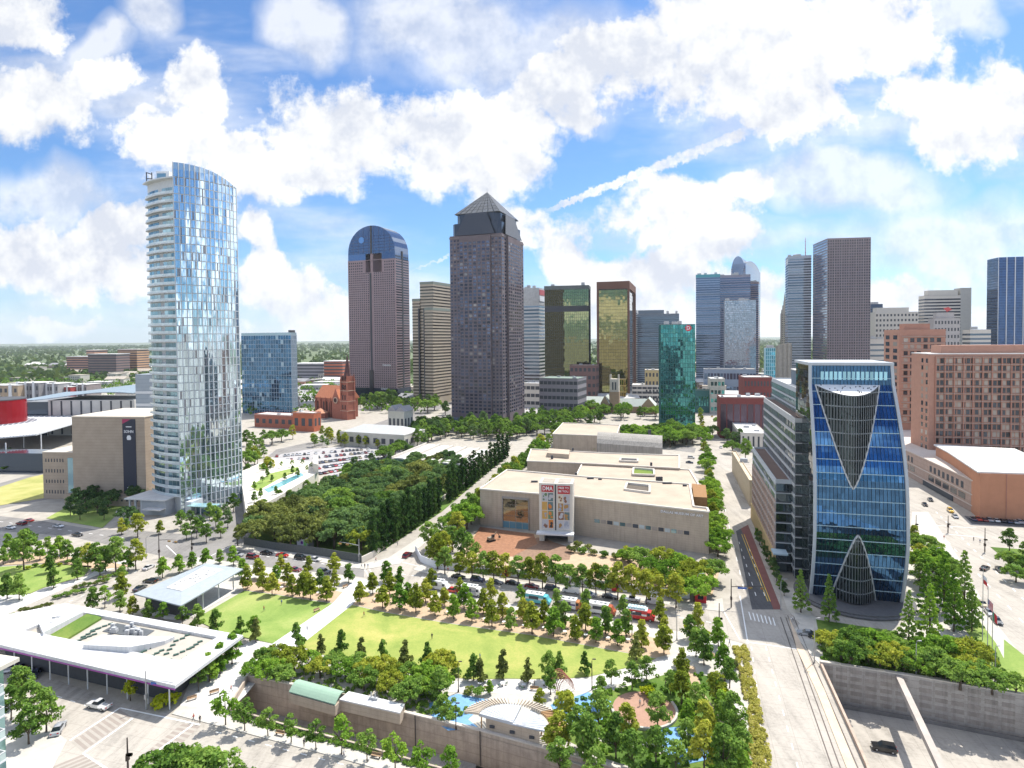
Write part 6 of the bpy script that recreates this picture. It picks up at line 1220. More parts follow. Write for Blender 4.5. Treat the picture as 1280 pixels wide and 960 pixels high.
# children's garden shelter with fan roof
zf = 3.6; C_ = G(640, 905, zf); A_ = G(598, 896, zf); B_ = G(686, 918, zf); d = (B_-A_).normalized(); n = Vector((-d.y, d.x, 0)); hw = (B_-A_).length/2; M_ = A_.lerp(B_, .5)
t = thing('fan_shelter', 'half round garden shelter with silver fan roof and radiating fins', 'shelter', (M_.x, M_.y, 0)); 
def fan(r, a): return M_+d*(math.cos(a)*r)+n*(math.sin(a)*r*.78)
for (a0_, a1_, sc) in ((PI*.02, PI*.50, 1.0), (PI*.52, PI*.99, 1.08)):
    mb = MB(); k = 10
    mb.prism([tuple(M_[:2])]+[tuple(fan(hw*sc*.93, a0_+(a1_-a0_)*i/k)[:2]) for i in range(k+1)], zf, zf+.3 if sc == 1 else zf+.6); rf = mb.build('fan_roof', matte('silver standing seam', (.46,.49,.53), .06, 1, rough=.45), t, world=True)
    for i in range(1, k): p = fan(hw*sc*.93, a0_+(a1_-a0_)*i/k); q = fan(hw*.1, a0_+(a1_-a0_)*i/k); mb = MB(); z = zf+(.34 if sc == 1 else .64); mb.bar((q.x, q.y, z), (p.x, p.y, z), .1, .1); mb.build('seam', WHM, t, world=True)
OR = paint('orange timber', (.5,.3,.14), .6); 
for i in range(44):
    a = PI*(.0+i/43); p = fan(hw*.98, a); q = fan(hw*1.42, a); mb = MB(); mb.bar((p.x, p.y, zf+.7), (q.x, q.y, zf+.3), .16, .5); mb.build('fin', OR if i < 14 else matte('cream fin', (.6,.52,.42)), t, world=True)
mb = MB(); p0, p1 = fan(hw*.8, PI*.98), fan(hw*.74, .02); mb.prism([(p0.x, p0.y), (p1.x, p1.y), tuple(fan(hw*.7, .7)[:2]), tuple(fan(hw*.7, PI-.7)[:2])], .1, zf-.01); mb.build('wall', LS, t, world=True)
for u in (.12, .5, .86): p = p0.lerp(p1, u); mb = MB(); mb.bar((p.x-.5, p.y-.1, 2.2), (p.x+.5, p.y-.25, 2.2), .3, .5); mb.build('window', DARKM, t, world=True)
for a in (.1, PI-.1, .9, PI-.9): p = fan(hw*.95, a); mb = MB(); mb.tube([(p.x, p.y, .1), (p.x, p.y, zf)], .14, 8); mb.build('post', OR, t, world=True)
# green arched roof and white flat roof on the deck edge
pts = [G(x, y, 3.4) for x, y in ((361,860),(419,876),(433,861),(377,846))]; o_ = pts[0]; t = thing('green_shed', 'service shed with green arched roof behind the concrete wall', 'shed', (o_.x, o_.y, 0)); V = []; n_ = 8
for (a, b_) in ((pts[0], pts[3]), (pts[1], pts[2])):
    for k in range(n_+1): u = k/n_; p = a.lerp(b_, u); V.append((p.x, p.y, 2.3+1.4*math.sin(PI*(.08+.92*u)/1.1)))
mb = MB(); mb._add(V, [(k, k+n_+1, k+n_+2, k+1) for k in range(n_)]); mb._add([(x, y, z-.2) for x, y, z in V], [(k+1, k+n_+2, k+n_+1, k) for k in range(n_)]); mb.build('arched_roof', matte('green roof metal', (.26,.38,.29), .06, 1), t, world=True)
mb = MB(); mb.prism([tuple(p[:2]) for p in pts], .1, 2.2); mb.build('wall', LS, t, world=True)
pts = [G(x, y, 2.6) for x, y in ((424,874),(500,891),(506,880),(436,864))]; o_ = pts[0]; t = thing('white_shed', 'flat white roofed service building beside the green arched shed', 'shed', (o_.x, o_.y, 0)); mb = MB(); mb.prism([tuple(p[:2]) for p in pts], .1, 2.3); mb.build('wall', LS, t, world=True); mb = MB(); mb.prism([tuple(p[:2]) for p in pts], 2.303, 2.6); mb.build('roof', FAS, t, world=True)
for (x, y) in ((464,874),(469,875)): p = G(x, y, 2.6); mb = MB(); mb.tube([(p.x, p.y, 2.6), (p.x, p.y, 4.2)], .12, 8); mb.box(p.x-.5, p.x+.5, p.y-.3, p.y+.3, 2.6, 3.1); mb.build('vent', UNIT, t, world=True)
# condominium corner bottom left
cp = RY(25, 841, 86); t = thing('condominium', 'corner of a glass condominium with stacked white balconies at bottom left', 'apartments', (cp.x-3.6, 86, cp.z-33), R(-14)); GC = glass('condo glass', (.25,.40,.40), .3, .05, .6, .02)
mb = MB(); mb.box(-14, -2.6, -14, 3, 0, 33); mb.build('wall', GC, t); mb = MB(); mb.box(-14, .2, -14.5, 3.3, 33.01, 33.6); mb.build('roof', matte('cream roof', (.55,.52,.44), .05), t)
for k in range(9):
    z = 33-3.25*(k+1); mb = MB(); mb.box(-2.59, .9, -14.2, .6, z, z+.28); mb.build('balcony', WHM, t)
    mb = MB(); mb.box(.78, .84, -14, .5, z+.3, z+1.35); mb.box(-2.5, .77, .44, .5, z+.3, z+1.35); mb.box(-2.5, .77, -10.1, -10.04, z+.3, z+1.35); rl_ = mb.build('balcony_glass', glass('pale rail glass', (.5,.6,.58), .1, .2, .2), t)
    mb = MB(); mb.box(.76, .88, -14, .52, z+1.36, z+1.44); mb.box(-2.5, .75, .42, .52, z+1.36, z+1.44); mb.build('handrail', WHM, t)
    mb = MB(); [mb.box(-2.62, -2.5, -13+i*2.6, -12.85+i*2.6, z+.3, z+3.2) for i in range(6)]; mb.build('window_frame', WHM, t)
# ---------------------------------------------------------------- trees
BARK = matte('bark', (.12,.09,.065), .25, 3)
LG = leaves('mid green leaves', (.055,.12,.025), (.16,.29,.055), (.31,.45,.10))
LY = leaves('yellow green leaves', (.12,.165,.02), (.30,.37,.05), (.50,.50,.08))
LD = leaves('dark green leaves', (.045,.095,.04), (.11,.20,.075), (.21,.32,.11))
LP = leaves('poplar leaves', (.012,.035,.012), (.034,.085,.025), (.08,.15,.04))
LO = leaves('olive leaves', (.07,.09,.03), (.17,.21,.06), (.31,.34,.10))
LL = leaves('lime leaves', (.16,.22,.01), (.36,.43,.02), (.55,.58,.05))
LB = leaves('bright green leaves', (.07,.17,.02), (.18,.34,.045), (.32,.48,.07))
def leafmesh(name, clumps, nleaf, ls, mat, seed, up=.35):
    """leaf clusters spread through the clumps: (x, y, z, radius)"""
    rg = np.random.default_rng(seed); cl = np.array(clumps, dtype=float); w = cl[:, 3]**2; w /= w.sum(); idx = rg.choice(len(cl), nleaf, p=w)
    v = rg.normal(size=(nleaf, 3)); v /= np.linalg.norm(v, axis=1)[:, None]; v[:, 2] = np.where(v[:, 2] < -.35, -v[:, 2], v[:, 2])
    rad = cl[idx, 3]*(.55+.5*rg.random(nleaf)**.6); c = cl[idx, :3]+v*rad[:, None]*np.array([1, 1, .85])
    n = v+rg.normal(size=(nleaf, 3))*.55+np.array([0, 0, up]); n /= np.linalg.norm(n, axis=1)[:, None]
    a = np.cross(n, rg.normal(size=(nleaf, 3))); a /= np.linalg.norm(a, axis=1)[:, None]; b = np.cross(n, a)
    s = (ls*(.6+.8*rg.random(nleaf)))[:, None]; k = .35+.3*rg.random((nleaf, 1))
    p = np.stack([c-a*s*.5, c-b*s*k-n*s*.12, c+a*s*.5, c+b*s*k-n*s*.1], axis=1).reshape(-1, 3)
    me = bpy.data.meshes.new(name); me.vertices.add(nleaf*4); me.vertices.foreach_set('co', p.astype(np.float32).ravel()); me.loops.add(nleaf*4); me.loops.foreach_set('vertex_index', np.arange(nleaf*4, dtype=np.int32))
    me.polygons.add(nleaf); me.polygons.foreach_set('loop_start', np.arange(0, nleaf*4, 4, dtype=np.int32)); me.update(calc_edges=True); me.materials.append(mat); return me
def trunkmesh(h, r, ch, spread, seed, nb=5):
    q = random.Random(seed); mb = MB(); lean = q.uniform(-.06, .06)
    mb.tube([(0, 0, -.1), (lean*h*.3, 0, h*.3), (lean*h, 0, h)], [r*1.25, r, r*.75], 7)
    for i in range(nb):
        a = 2*PI*(i+q.random()*.6)/nb; s = spread*q.uniform(.4, .75); z0 = h*q.uniform(.8, 1.0)
        mb.tube([(lean*z0, 0, z0), (math.cos(a)*s*.5, math.sin(a)*s*.5, h+(ch)*.22), (math.cos(a)*s, math.sin(a)*s, h+ch*q.uniform(.4, .6))], [r*.6, r*.38, r*.12], 5)
    mb.tube([(lean*h, 0, h), (0, 0, h+ch*.75)], [r*.7, r*.1], 5); return mb.mesh('trunk', BARK, True)
TV = {}
def kindmesh(kind, v):
    """crown and trunk of one variety, modelled at true size"""
    key = (kind, v)
    if key in TV: return TV[key]
    q = random.Random(hash(kind) % 1000 if False else sum(map(ord, kind))*7+v); cl = []
    if kind in ('oak', 'oaky', 'oakb'):                 # young park tree, egg shaped, 6.6 m
        H_, r = 6.4, 2.3; t0 = .8
        for i in range(34): z = q.random()**1.25; rr = r*(1-z)**.62*(1 if z > .12 else .8); a = q.uniform(0, 2*PI); d = rr*q.uniform(.35, .85); cl.append((math.cos(a)*d, math.sin(a)*d, t0+.5+z*(H_-t0-.9), q.uniform(.5, .85)))
        cl.append((0, 0, H_-.6, .5)); me = leafmesh('crown', cl, 1500, .42, {'oak': LG, 'oaky': LY, 'oakb': LB}[kind], v); tr = trunkmesh(1.8, .13, 4, 1.4, v)
    elif kind == 'cone':                                 # small dark conical tree, 5.5 m
        for i in range(24): z = i/24; rr = 1.75*(1-z)**.7; a = q.uniform(0, 2*PI); d = rr*q.uniform(.2, .8); cl.append((math.cos(a)*d, math.sin(a)*d, .9+z*4.2, .68*(1-z*.5)))
        me = leafmesh('crown', cl, 1100, .36, LG if v % 2 else LO, v); tr = trunkmesh(1.2, .1, 3.5, .5, v, 3)
    elif kind in ('live', 'lived', 'liveo', 'livel', 'liveg'):             # broad spreading tree, 10 m high and 12 m wide
        for i in range(46): a = q.uniform(0, 2*PI); d = 5.2*math.sqrt(q.random()); z = 2.6+5.6*math.sqrt(max(0, 1-(d/6.0)**2))*q.uniform(.5, 1); cl.append((math.cos(a)*d, math.sin(a)*d, z, q.uniform(.95, 1.55)))
        me = leafmesh('crown', cl, 3600, .55, {'live': LG, 'lived': LD, 'liveo': LO, 'livel': LY, 'liveg': LB}[kind], v); tr = trunkmesh(3.0, .35, 6, 4.2, v, 6)
    elif kind in ('tall', 'tally', 'talld'):                      # street tree, 10 m high, 7 m wide
        for i in range(36): z = q.random(); rr = 3.5*math.sin(PI*min(.97, .2+z*.8))**.75; a = q.uniform(0, 2*PI); d = rr*q.uniform(.3, .88); cl.append((math.cos(a)*d, math.sin(a)*d, 2.7+z*6.6, q.uniform(.7, 1.15)))
        me = leafmesh('crown', cl, 2000, .48, {'tall': LG, 'tally': LY, 'talld': LD}[kind], v); tr = trunkmesh(2.8, .2, 6, 2.6, v)
    elif kind == 'poplar':
        for i in range(40): z = i/40; rr = 2.0*math.sin(PI*(.14+z*.84))**.5; a = q.uniform(0, 2*PI); d = rr*q.uniform(.1, .7); cl.append((math.cos(a)*d, math.sin(a)*d, .8+z*11.5, 1.0*(1.05-z*.45)))
        me = leafmesh('crown', cl, 2400, .42, LP, v); tr = trunkmesh(1.5, .16, 9, .5, v, 3)
    elif kind == 'conifer':                              # tall feathery cypress, 15 m
        for i in range(60): z = i/60; rr = 3.4*(1-z)**.85+.2; a = i*2.4; d = rr*q.uniform(.35, .85); cl.append((math.cos(a)*d, math.sin(a)*d, 1.8+z*13-.15*d, .85*(1-z*.6)))
        me = leafmesh('crown', cl, 2600, .42, LB if v % 2 else LG, v, .1); tr = trunkmesh(3, .22, 12, .6, v, 3)
    elif kind == 'open':                                 # thin street tree with see through crown, 6 m
        for i in range(20): z = q.random(); rr = 2.3*math.sin(PI*(.2+z*.75)); a = q.uniform(0, 2*PI); d = rr*q.uniform(.3, .9); cl.append((math.cos(a)*d, math.sin(a)*d, 2.3+z*3.4, q.uniform(.45, .75)))
        me = leafmesh('crown', cl, 800, .36, LB if v % 2 else LG, v); tr = trunkmesh(2.3, .1, 3.4, 1.8, v, 6)
    elif kind == 'lime':
        for i in range(22): a = q.uniform(0, 2*PI); z = q.random(); d = 1.5*math.sin(PI*(.15+z*.8))*q.uniform(.2, .85); cl.append((math.cos(a)*d, math.sin(a)*d, 1.8+z*2.6, .6))
        me = leafmesh('crown', cl, 900, .34, LL, v); tr = trunkmesh(1.6, .1, 2.5, .8, v)
    elif kind in ('shrub', 'shrubl', 'shrubo'):                              # 1.3 m bush
        for i in range(9): a = q.uniform(0, 2*PI); d = q.random()*.8; cl.append((math.cos(a)*d, math.sin(a)*d, .45+q.random()*.4, .5))
        me = leafmesh('foliage', cl, 260, .32, {'shrub': LG, 'shrubl': LL, 'shrubo': LO}[kind], v); tr = None
    TV[key] = (me, tr); return TV[key]
NV = {'oak': 5, 'oaky': 4, 'oakb': 4, 'cone': 4, 'live': 4, 'lived': 4, 'liveo': 3, 'livel': 3, 'liveg': 3, 'tall': 4, 'tally': 3, 'talld': 3, 'poplar': 4, 'conifer': 4, 'open': 4, 'lime': 2, 'shrub': 3, 'shrubl': 2, 'shrubo': 2}
CATN = {'oak': 'young_tree', 'oaky': 'young_tree', 'oakb': 'young_tree', 'live': 'oak_tree', 'lived': 'oak_tree', 'liveo': 'oak_tree', 'livel': 'oak_tree', 'liveg': 'oak_tree', 'cone': 'conical_tree', 'poplar': 'poplar_tree', 'conifer': 'cypress_tree', 'open': 'street_tree', 'tall': 'street_tree', 'tally': 'street_tree', 'talld': 'street_tree', 'lime': 'lime_leaved_tree', 'shrub': 'shrub', 'shrubl': 'shrub', 'shrubo': 'shrub'}
TREES = {}
tr_r = random.Random(21)
def tree(kind, px, py, s=1.0, desc='', group=None, z=0.0, sz=None, label=None):
    v = tr_r.randrange(NV[kind]); me, tr = kindmesh(kind, v); p = G(px, py, z); p.z = z
    o = bpy.data.objects.new(CATN.get(kind, 'tree'), None); COL.objects.link(o); o.location = p; o.rotation_euler = (0, 0, tr_r.uniform(0, 6.28)); k = s*tr_r.uniform(.9, 1.1)*{'oak': 1.16, 'oaky': 1.16, 'oakb': 1.16, 'cone': 1.2, 'poplar': 1.3, 'conifer': 1.12}.get(kind, 1.15); o.scale = (k, k, k*(sz or tr_r.uniform(.93, 1.1))); o.empty_display_size = .3
    o['category'] = 'shrub' if 'shrub' in kind else 'tree'; o['_k'] = desc
    if group: o['group'] = group
    inst(me, me.name.split('.')[0] if me.name.startswith(('crown', 'foliage')) else 'crown', o)
    if tr: inst(tr, 'trunk', o)
    if label: o['label'] = label
    else: TREES.setdefault(desc, []).append((px, py, o))
    return o
def row(kinds, a, b, n, s, desc, group, jit=0, z=0.0, js=.1):
    for i in range(n):
        u = i/max(1, n-1); tree(kinds[tr_r.randrange(len(kinds))], a[0]+(b[0]-a[0])*u+tr_r.uniform(-jit, jit), a[1]+(b[1]-a[1])*u+tr_r.uniform(-jit, jit)*.4, s*tr_r.uniform(1-js, 1+js), desc, group, z)
def pts(kinds, P, s, desc, group, z=0.0, js=.12):
    for p in P: tree(kinds[tr_r.randrange(len(kinds))], p[0], p[1], s*(p[2] if len(p) > 2 else 1)*tr_r.uniform(1-js, 1+js), desc, group, z)
OK3 = ['oak', 'oaky', 'oakb', 'oaky']
g1 = 'trees in the gravel strip along the far edge of the lawn'
pts(OK3, [(450,755),(478,761),(500,763),(520,766),(544,770),(567,774),(590,777),(615,784),(639,789),(665,793),(692,796),(719,801),(745,804),(772,808),(802,811),(830,818)], 1.0, '{} egg shaped tree from the left in the front row beside the big lawn', g1)
pts(OK3, [(466,742),(487,745),(510,750),(532,754),(556,758),(580,762),(604,768),(628,773),(654,777),(680,781),(706,785),(732,789),(757,793),(783,796),(831,800)], .95, '{} tree from the left in the middle row behind the big lawn front row', g1)
pts(['oak', 'oaky', 'oakb'], [(483,728),(500,733),(540,737),(575,741),(614,750),(651,753),(696,761),(733,765),(779,771),(825,779)], .85, '{} kerbside tree from the left in the row nearest the food trucks', g1)
pts(OK3, [(309,737),(329,739),(340,745),(365,745),(379,748),(388,750),(408,752)], .95, '{} tree from the left in the front row above the small west lawn', 'trees above the small west lawn')
pts(OK3, [(302,722),(324,724),(345,727),(360,731),(382,732),(400,737),(418,736),(436,729),(351,715),(386,716),(418,717)], .9, '{} tree from the left among those between west lawn and street', 'trees above the small west lawn')
pts(['cone'], [(300,800),(320,803),(371,812),(401,816),(427,822),(452,829),(479,832),(506,838),(534,839),(566,844),(592,851),(600,853),(629,850),(660,855),(699,846),(731,842),(795,826)], 1.0, '{} small conical tree from the left along the near lawn edge', 'conical trees along the near lawn edge')
pts(['open'], [(282,906),(306,913),(335,920),(364,928),(395,937),(427,943),(459,952),(494,961),(527,970),(562,980)], .95, '{} slim street tree from the left on the pavement below the ramp', 'street trees on the pavement below the ramp', z=.14)
pts(['live', 'liveg', 'livel'], [(318,848),(332,838),(347,833),(352,858),(368,841),(340,853),(385,838),(400,848),(418,843),(432,850),(447,845),(462,854),(478,850),(492,858),(508,853),(524,862),(540,858),(455,864),(488,869),(508,884),(520,875),(552,848),(545,868)], .52, '{} bushy tree from the left in the thicket on the park deck edge', 'thicket on the park deck edge')
pts(['oakb', 'tall', 'tally', 'tall', 'tall'], [(549,880,.8),(553,905,.75),(612,868,.6),(686,850,.85),(688,868,.8),(675,885,.55),(764,855,.8),(752,880,.75),(790,862,.85),(808,850,.7),(708,912,.95),(698,945,1.05),(724,938,1),(748,915,.95),(735,958,1),(770,948,1),(784,925,.9),(790,968,1.05),(822,915,.95),(820,955,.95),(852,880,.9),(860,910,1),(870,895,.8),(880,925,.95),(895,880,.85),(902,895,.9),(912,860,.8),(900,945,1),(915,925,.95),(925,950,.9),(860,945,.8),(845,965,.8),(880,965,1),(905,970,1),(745,985,1),(700,972,.9),(928,975,.9),(838,868,.7)], .74, '{} leafy tree from the left in the children garden', 'trees of the children garden', z=.15)
pts(['oak', 'oakb', 'oaky'], [(872,785),(898,810),(880,832),(853,845),(905,845),(870,822),(862,800)], .95, '{} tree from the left around the white path junction by the street corner', 'trees by the park corner')
# museum front and corner
g2 = 'street trees in front of the museum'
pts(['tall', 'tally', 'tally'], [(547,712),(556,718),(575,722),(590,724),(604,727),(617,727),(632,730),(648,731),(662,733),(678,736),(695,738),(712,741),(728,742),(745,745),(757,746),(772,750),(790,752),(808,755),(825,757),(845,760)], .92, '{} street tree from the left along the white museum hoarding', g2)
pts(['tally', 'tall'], [(536,690),(545,700),(556,702),(566,690),(578,699),(552,684),(588,706),(572,674)], .95, '{} tree from the left on the corner left of the museum forecourt', g2)
pts(['live', 'liveg', 'liveg', 'livel'], [(785,705,.75),(800,712),(815,720),(830,712),(838,728),(850,720),(858,738),(870,732),(880,742),(890,728),(845,745),(868,752),(815,735)], .72, '{} big bright tree from the left in the clump before the museum east end', 'clump of big trees before the museum')
row(['tall', 'tally', 'live', 'liveg'], (575,668), (700,545), 24, 1.0, '{} tree from the left in the belt along the museum west side', 'trees along the museum west side', 4)
row(['tall', 'liveg'], (588,655), (662,575), 9, .85, '{} tree from the left in the inner belt against the museum west wall', 'trees along the museum west side', 3)
tree('livel', 786, 702, .55, label='low bright lime tree against the museum wall right of the banner tower', group=g2)
# poplars
row(['poplar'], (467,694), (548,640), 14, 1.0, '{} dark columnar poplar from the left in the near poplar row', 'columnar poplars along the garden wall')
row(['poplar'], (562,628), (634,572), 15, 1.0, '{} dark columnar poplar from the left in the far poplar row', 'columnar poplars along the garden wall')
# grove
def inside(p, poly):
    c = False; j = len(poly)-1
    for i in range(len(poly)):
        if (poly[i][1] > p[1]) != (poly[j][1] > p[1]) and p[0] < (poly[j][0]-poly[i][0])*(p[1]-poly[i][1])/(poly[j][1]-poly[i][1])+poly[i][0]: c = not c
        j = i
    return c
def fill(kinds, poly, space, s, desc, group, seed, z=0.0, mx=200):
    q = random.Random(seed); W_ = GP(poly, 0); xs = [p[0] for p in W_]; ys = [p[1] for p in W_]; got = []; k = 0
    while k < 4000 and len(got) < mx:
        k += 1; p = (q.uniform(min(xs), max(xs)), q.uniform(min(ys), max(ys)))
        if inside(p, W_) and all((p[0]-g[0])**2+(p[1]-g[1])**2 > space**2 for g in got): got.append(p)
    for p in got: a = proj((p[0], p[1], 0)); tree(kinds[q.randrange(len(kinds))], a[0], a[1], s*q.uniform(.75, 1.22), desc, group, z)
fill(['lived', 'lived', 'lived', 'liveo', 'live', 'lived'], [(395,686),(440,690),(528,634),(585,592),(560,586),(500,590),(440,600),(395,625),(360,640),(395,660)], 7.6, .95, '{} broad crowned oak from the left in the dense garden grove', 'broad oaks of the dense garden grove', 4)
fill(['liveo', 'lived', 'liveo'], [(312,682),(330,655),(385,648),(425,668),(395,692)], 6.5, .95, '{} olive toned oak from the left at the near corner of the grove', 'olive oaks at the near corner of the grove', 5)
tree('livel', 452, 688, .8, label='bright yellow green tree at the near right corner of the garden grove')
# tower garden, left side
pts(['tall', 'talld', 'tall'], [(226,662),(238,656),(250,664),(262,650),(246,672),(233,675),(270,660),(282,648),(292,640),(258,678),(276,672),(285,660)], .7, '{} tree from the left in the garden below the tall glass tower', 'garden trees below the tall glass tower')
pts(['talld', 'lived', 'lived', 'talld'], [(88,645),(100,650),(108,636),(122,642),(118,628),(135,634),(150,626),(162,620),(172,628),(178,612),(95,636),(130,650),(160,655)], .8, '{} dark tree from the left on the grass island before the sandstone hall', 'dark trees on the grass island')
tree('liveg', 80, 594, .75, label='single round green tree on the yellow lawn before the sandstone hall')
pts(['tally', 'oak', 'oaky'], [(152,668),(172,672),(158,662),(200,668)], .85, '{} small tree from the left by the entrance drive of the glass tower', 'small trees by the tower drive')
pts(['oak', 'oakb', 'tall', 'tally'], [(4,705),(20,700),(35,697),(50,700),(66,705),(84,702),(98,709),(110,711),(120,712),(132,714),(145,714),(160,714),(10,688),(60,690),(75,694),(170,712),(30,712),(62,716)], .95, '{} boulevard tree from the left between the west road and lower left lawn', 'boulevard trees at the left', z=.14)
pts(['oak'], [(9,748),(24,750),(67,735),(97,725),(125,720),(152,732)], 1.0, '{} tree from the left standing beside the lower left lawn', 'trees beside the lower left lawn', z=.14)
pts(['oaky', 'oak', 'open'], [(116,763),(131,760),(150,764),(152,748),(166,770),(186,775),(204,780),(228,785),(247,788),(270,793)], .9, '{} tree from the left between the restaurant roof and lawn pavilion', 'trees between restaurant and pavilion', z=.14)
pts(['oak', 'oakb'], [(203,722),(224,716),(240,712),(257,707),(275,704),(292,707)], .9, '{} street tree from the left behind the lawn pavilion roof', 'street trees behind the lawn pavilion', z=.14)
pts(['open', 'oakb'], [(248,864),(262,852),(275,842),(290,830),(296,818),(318,800)], .95, '{} tree from the left between restaurant and white plaza', 'trees between restaurant and white plaza', z=.14)
tree('lime', 163, 876, 1.0, label='single bright lime yellow tree at the road end of the restaurant')
pts(['open', 'tall'], [(24,880,.8),(40,905,.9),(58,915,.75),(36,930,.8),(14,900,.7)], .95, '{} tree from the left on the pavement beside the condominium', 'trees beside the condominium', z=.14)
pts(['liveg', 'live'], [(205,990,.75),(232,984,.7),(262,996,.75),(182,1000,.6),(300,1000,.6)], 1.0, '{} big round tree from the left cut by the bottom edge', 'big trees at the bottom edge')
# street rows right of the museum
row(['tall', 'liveg', 'tally'], (897,696), (876,520), 26, .82, '{} tree counted from the near end of the row beside the museum east side', 'street trees on the museum side of the street', 1.5)
pts(['tall', 'talld'], [(932,576),(925,562),(918,556),(912,545),(905,530),(915,525),(900,515)], 1.15, '{} tree from the left across the street beside the white flat building', 'trees across the street')
row(['oak', 'talld'], (980,745), (946,672), 9, .5, '{} small tree from the left along the street side of the prow tower', 'small trees beside the prow tower', 1)
pts(['conifer'], [(1001,766,.8),(1036,778,.75),(1136,800,.8),(1162,802,.95),(1158,770,1.0),(1192,790,.95),(1205,775,1.0),(1180,765,.9),(1215,790,.8)], 1.0, '{} feathery cypress from the left around the blue prow tower', 'cypresses around the prow tower')
pts(['live', 'liveg', 'livel', 'live'], [(1038,815),(1052,826),(1068,822),(1062,836),(1085,832),(1100,838),(1092,822),(1118,836),(1130,842),(1112,820),(1148,846),(1168,848),(1182,853),(1195,846),(1212,856),(1200,862),(1228,862),(1180,832),(1160,830),(1240,868),(1215,838)], .6, '{} bushy tree from the left on top of the freeway wall', 'bushy trees on top of the freeway wall')
pts(['tall', 'live', 'liveg', 'tally'], [(1142,690),(1155,698),(1150,715),(1168,710),(1162,730),(1180,728),(1150,740),(1190,745),(1175,752)], .85, '{} tree from the left in the garden right of the prow tower', 'garden trees right of the prow tower')
tree('live', 1270, 872, .5, label='single bushy tree on the grass at the right end of the freeway wall')
pts(['live', 'tall'], [(1262,712),(1278,716),(1270,728),(1282,700),(1262,690)], .62, '{} tree from the left on the planted island at the right edge', 'trees on the right island')
# around the towers
g5 = 'trees between the downtown towers'
fill(['tall', 'live', 'talld'], [(520,560),(560,548),(640,552),(690,530),(680,520),(640,538),(560,534),(520,540),(500,556)], 7.5, 1.15, '{} tree from the left in the belt below the pyramid tower', 'trees below the pyramid tower', 6)
fill(['tall', 'live', 'talld'], [(445,512),(560,520),(555,505),(500,500),(440,500)], 10, 1.2, '{} tree from the left at the foot of the vaulted and stepped towers', g5, 7, mx=34)
fill(['liveg', 'live', 'tall'], [(690,525),(725,532),(820,528),(828,520),(700,512)], 9.5, 1.15, '{} tree from the left around the tan gothic church', 'trees around the gothic church', 8, mx=24)
fill(['live', 'liveg'], [(776,548),(830,540),(868,545),(866,556),(835,560),(775,556)], 7, 1.0, '{} broad tree from the left in the sculpture garden by the street', 'sculpture garden trees', 9)
row(['tall', 'live'], (694,560), (744,566), 6, .6, '{} tree from the left before the grey vaulted gallery', 'trees before the vaulted gallery', 2)
fill(['tall', 'tally'], [(383,555),(400,545),(505,552),(500,562),(385,560)], 6.4, .72, '{} tree from the left in the row behind the full car park', 'trees behind the full car park', 10, mx=34)
fill(['talld', 'live'], [(500,590),(430,602),(425,592),(470,575),(500,562),(520,556)], 8, .75, '{} tree from the left between car park and sculpture pavilion', 'trees beside the car park', 11, mx=16)
pts(['tall', 'oak'], [(325,565),(318,560),(330,572),(322,580),(316,548),(330,553)], .8, '{} tree from the left right beside the tall glass tower base', 'trees beside the tall tower base')
pts(['open', 'oak', 'tall'], [(325,590),(338,586),(352,585),(365,584),(378,583),(340,602),(328,604)], .55, '{} roof garden tree from the left behind the white wall', 'roof garden trees', z=7.0)
pts(['tall', 'oakb'], [(338,637),(350,634),(362,632),(330,646),(345,646),(372,622),(384,618),(395,614)], .7, '{} tree from the left below the white roof garden wall', 'trees below the roof garden wall')
row(['talld'], (870,505), (868,478), 5, .9, '{} tree from the left on the street beyond the teal tower', g5, 1)
fill(['talld', 'live'], [(0,610),(60,590),(40,575),(0,572)], 12, .7, '{} tree from the left before the opera canopy', 'trees before the opera canopy', 12, mx=6)
fill(['tall', 'live', 'talld'], [(640,545),(720,545),(760,530),(720,520),(655,528)], 9, 1.1, '{} tree from the left behind the museum north gallery', 'trees behind the museum', 21, mx=22)
fill(['tall', 'talld'], [(600,500),(720,500),(860,505),(860,492),(640,490)], 16, 1.2, '{} distant tree from the left along the avenue before the glass slabs', g5, 22, mx=24)
fill(['talld', 'live'], [(890,545),(905,520),(925,560),(915,575)], 9, .9, '{} tree from the left in the yard of the white flat building', 'trees across the street', 23, mx=6)
pts(['oak', 'open', 'oakb'], [(318,628),(326,622),(345,618),(334,596),(356,600),(366,592),(384,590),(372,596),(390,586),(330,588),(318,612)], .6, '{} terrace tree from the left around the lawn and pool', 'roof garden trees', z=7.0)
pts(['tall', 'live', 'tally'], [(308,558),(312,570),(318,582),(308,590),(340,556),(352,552),(366,549),(335,600),(310,600)], 1.05, '{} big street tree from the left right of the tall glass tower', 'street trees right of the tall tower')
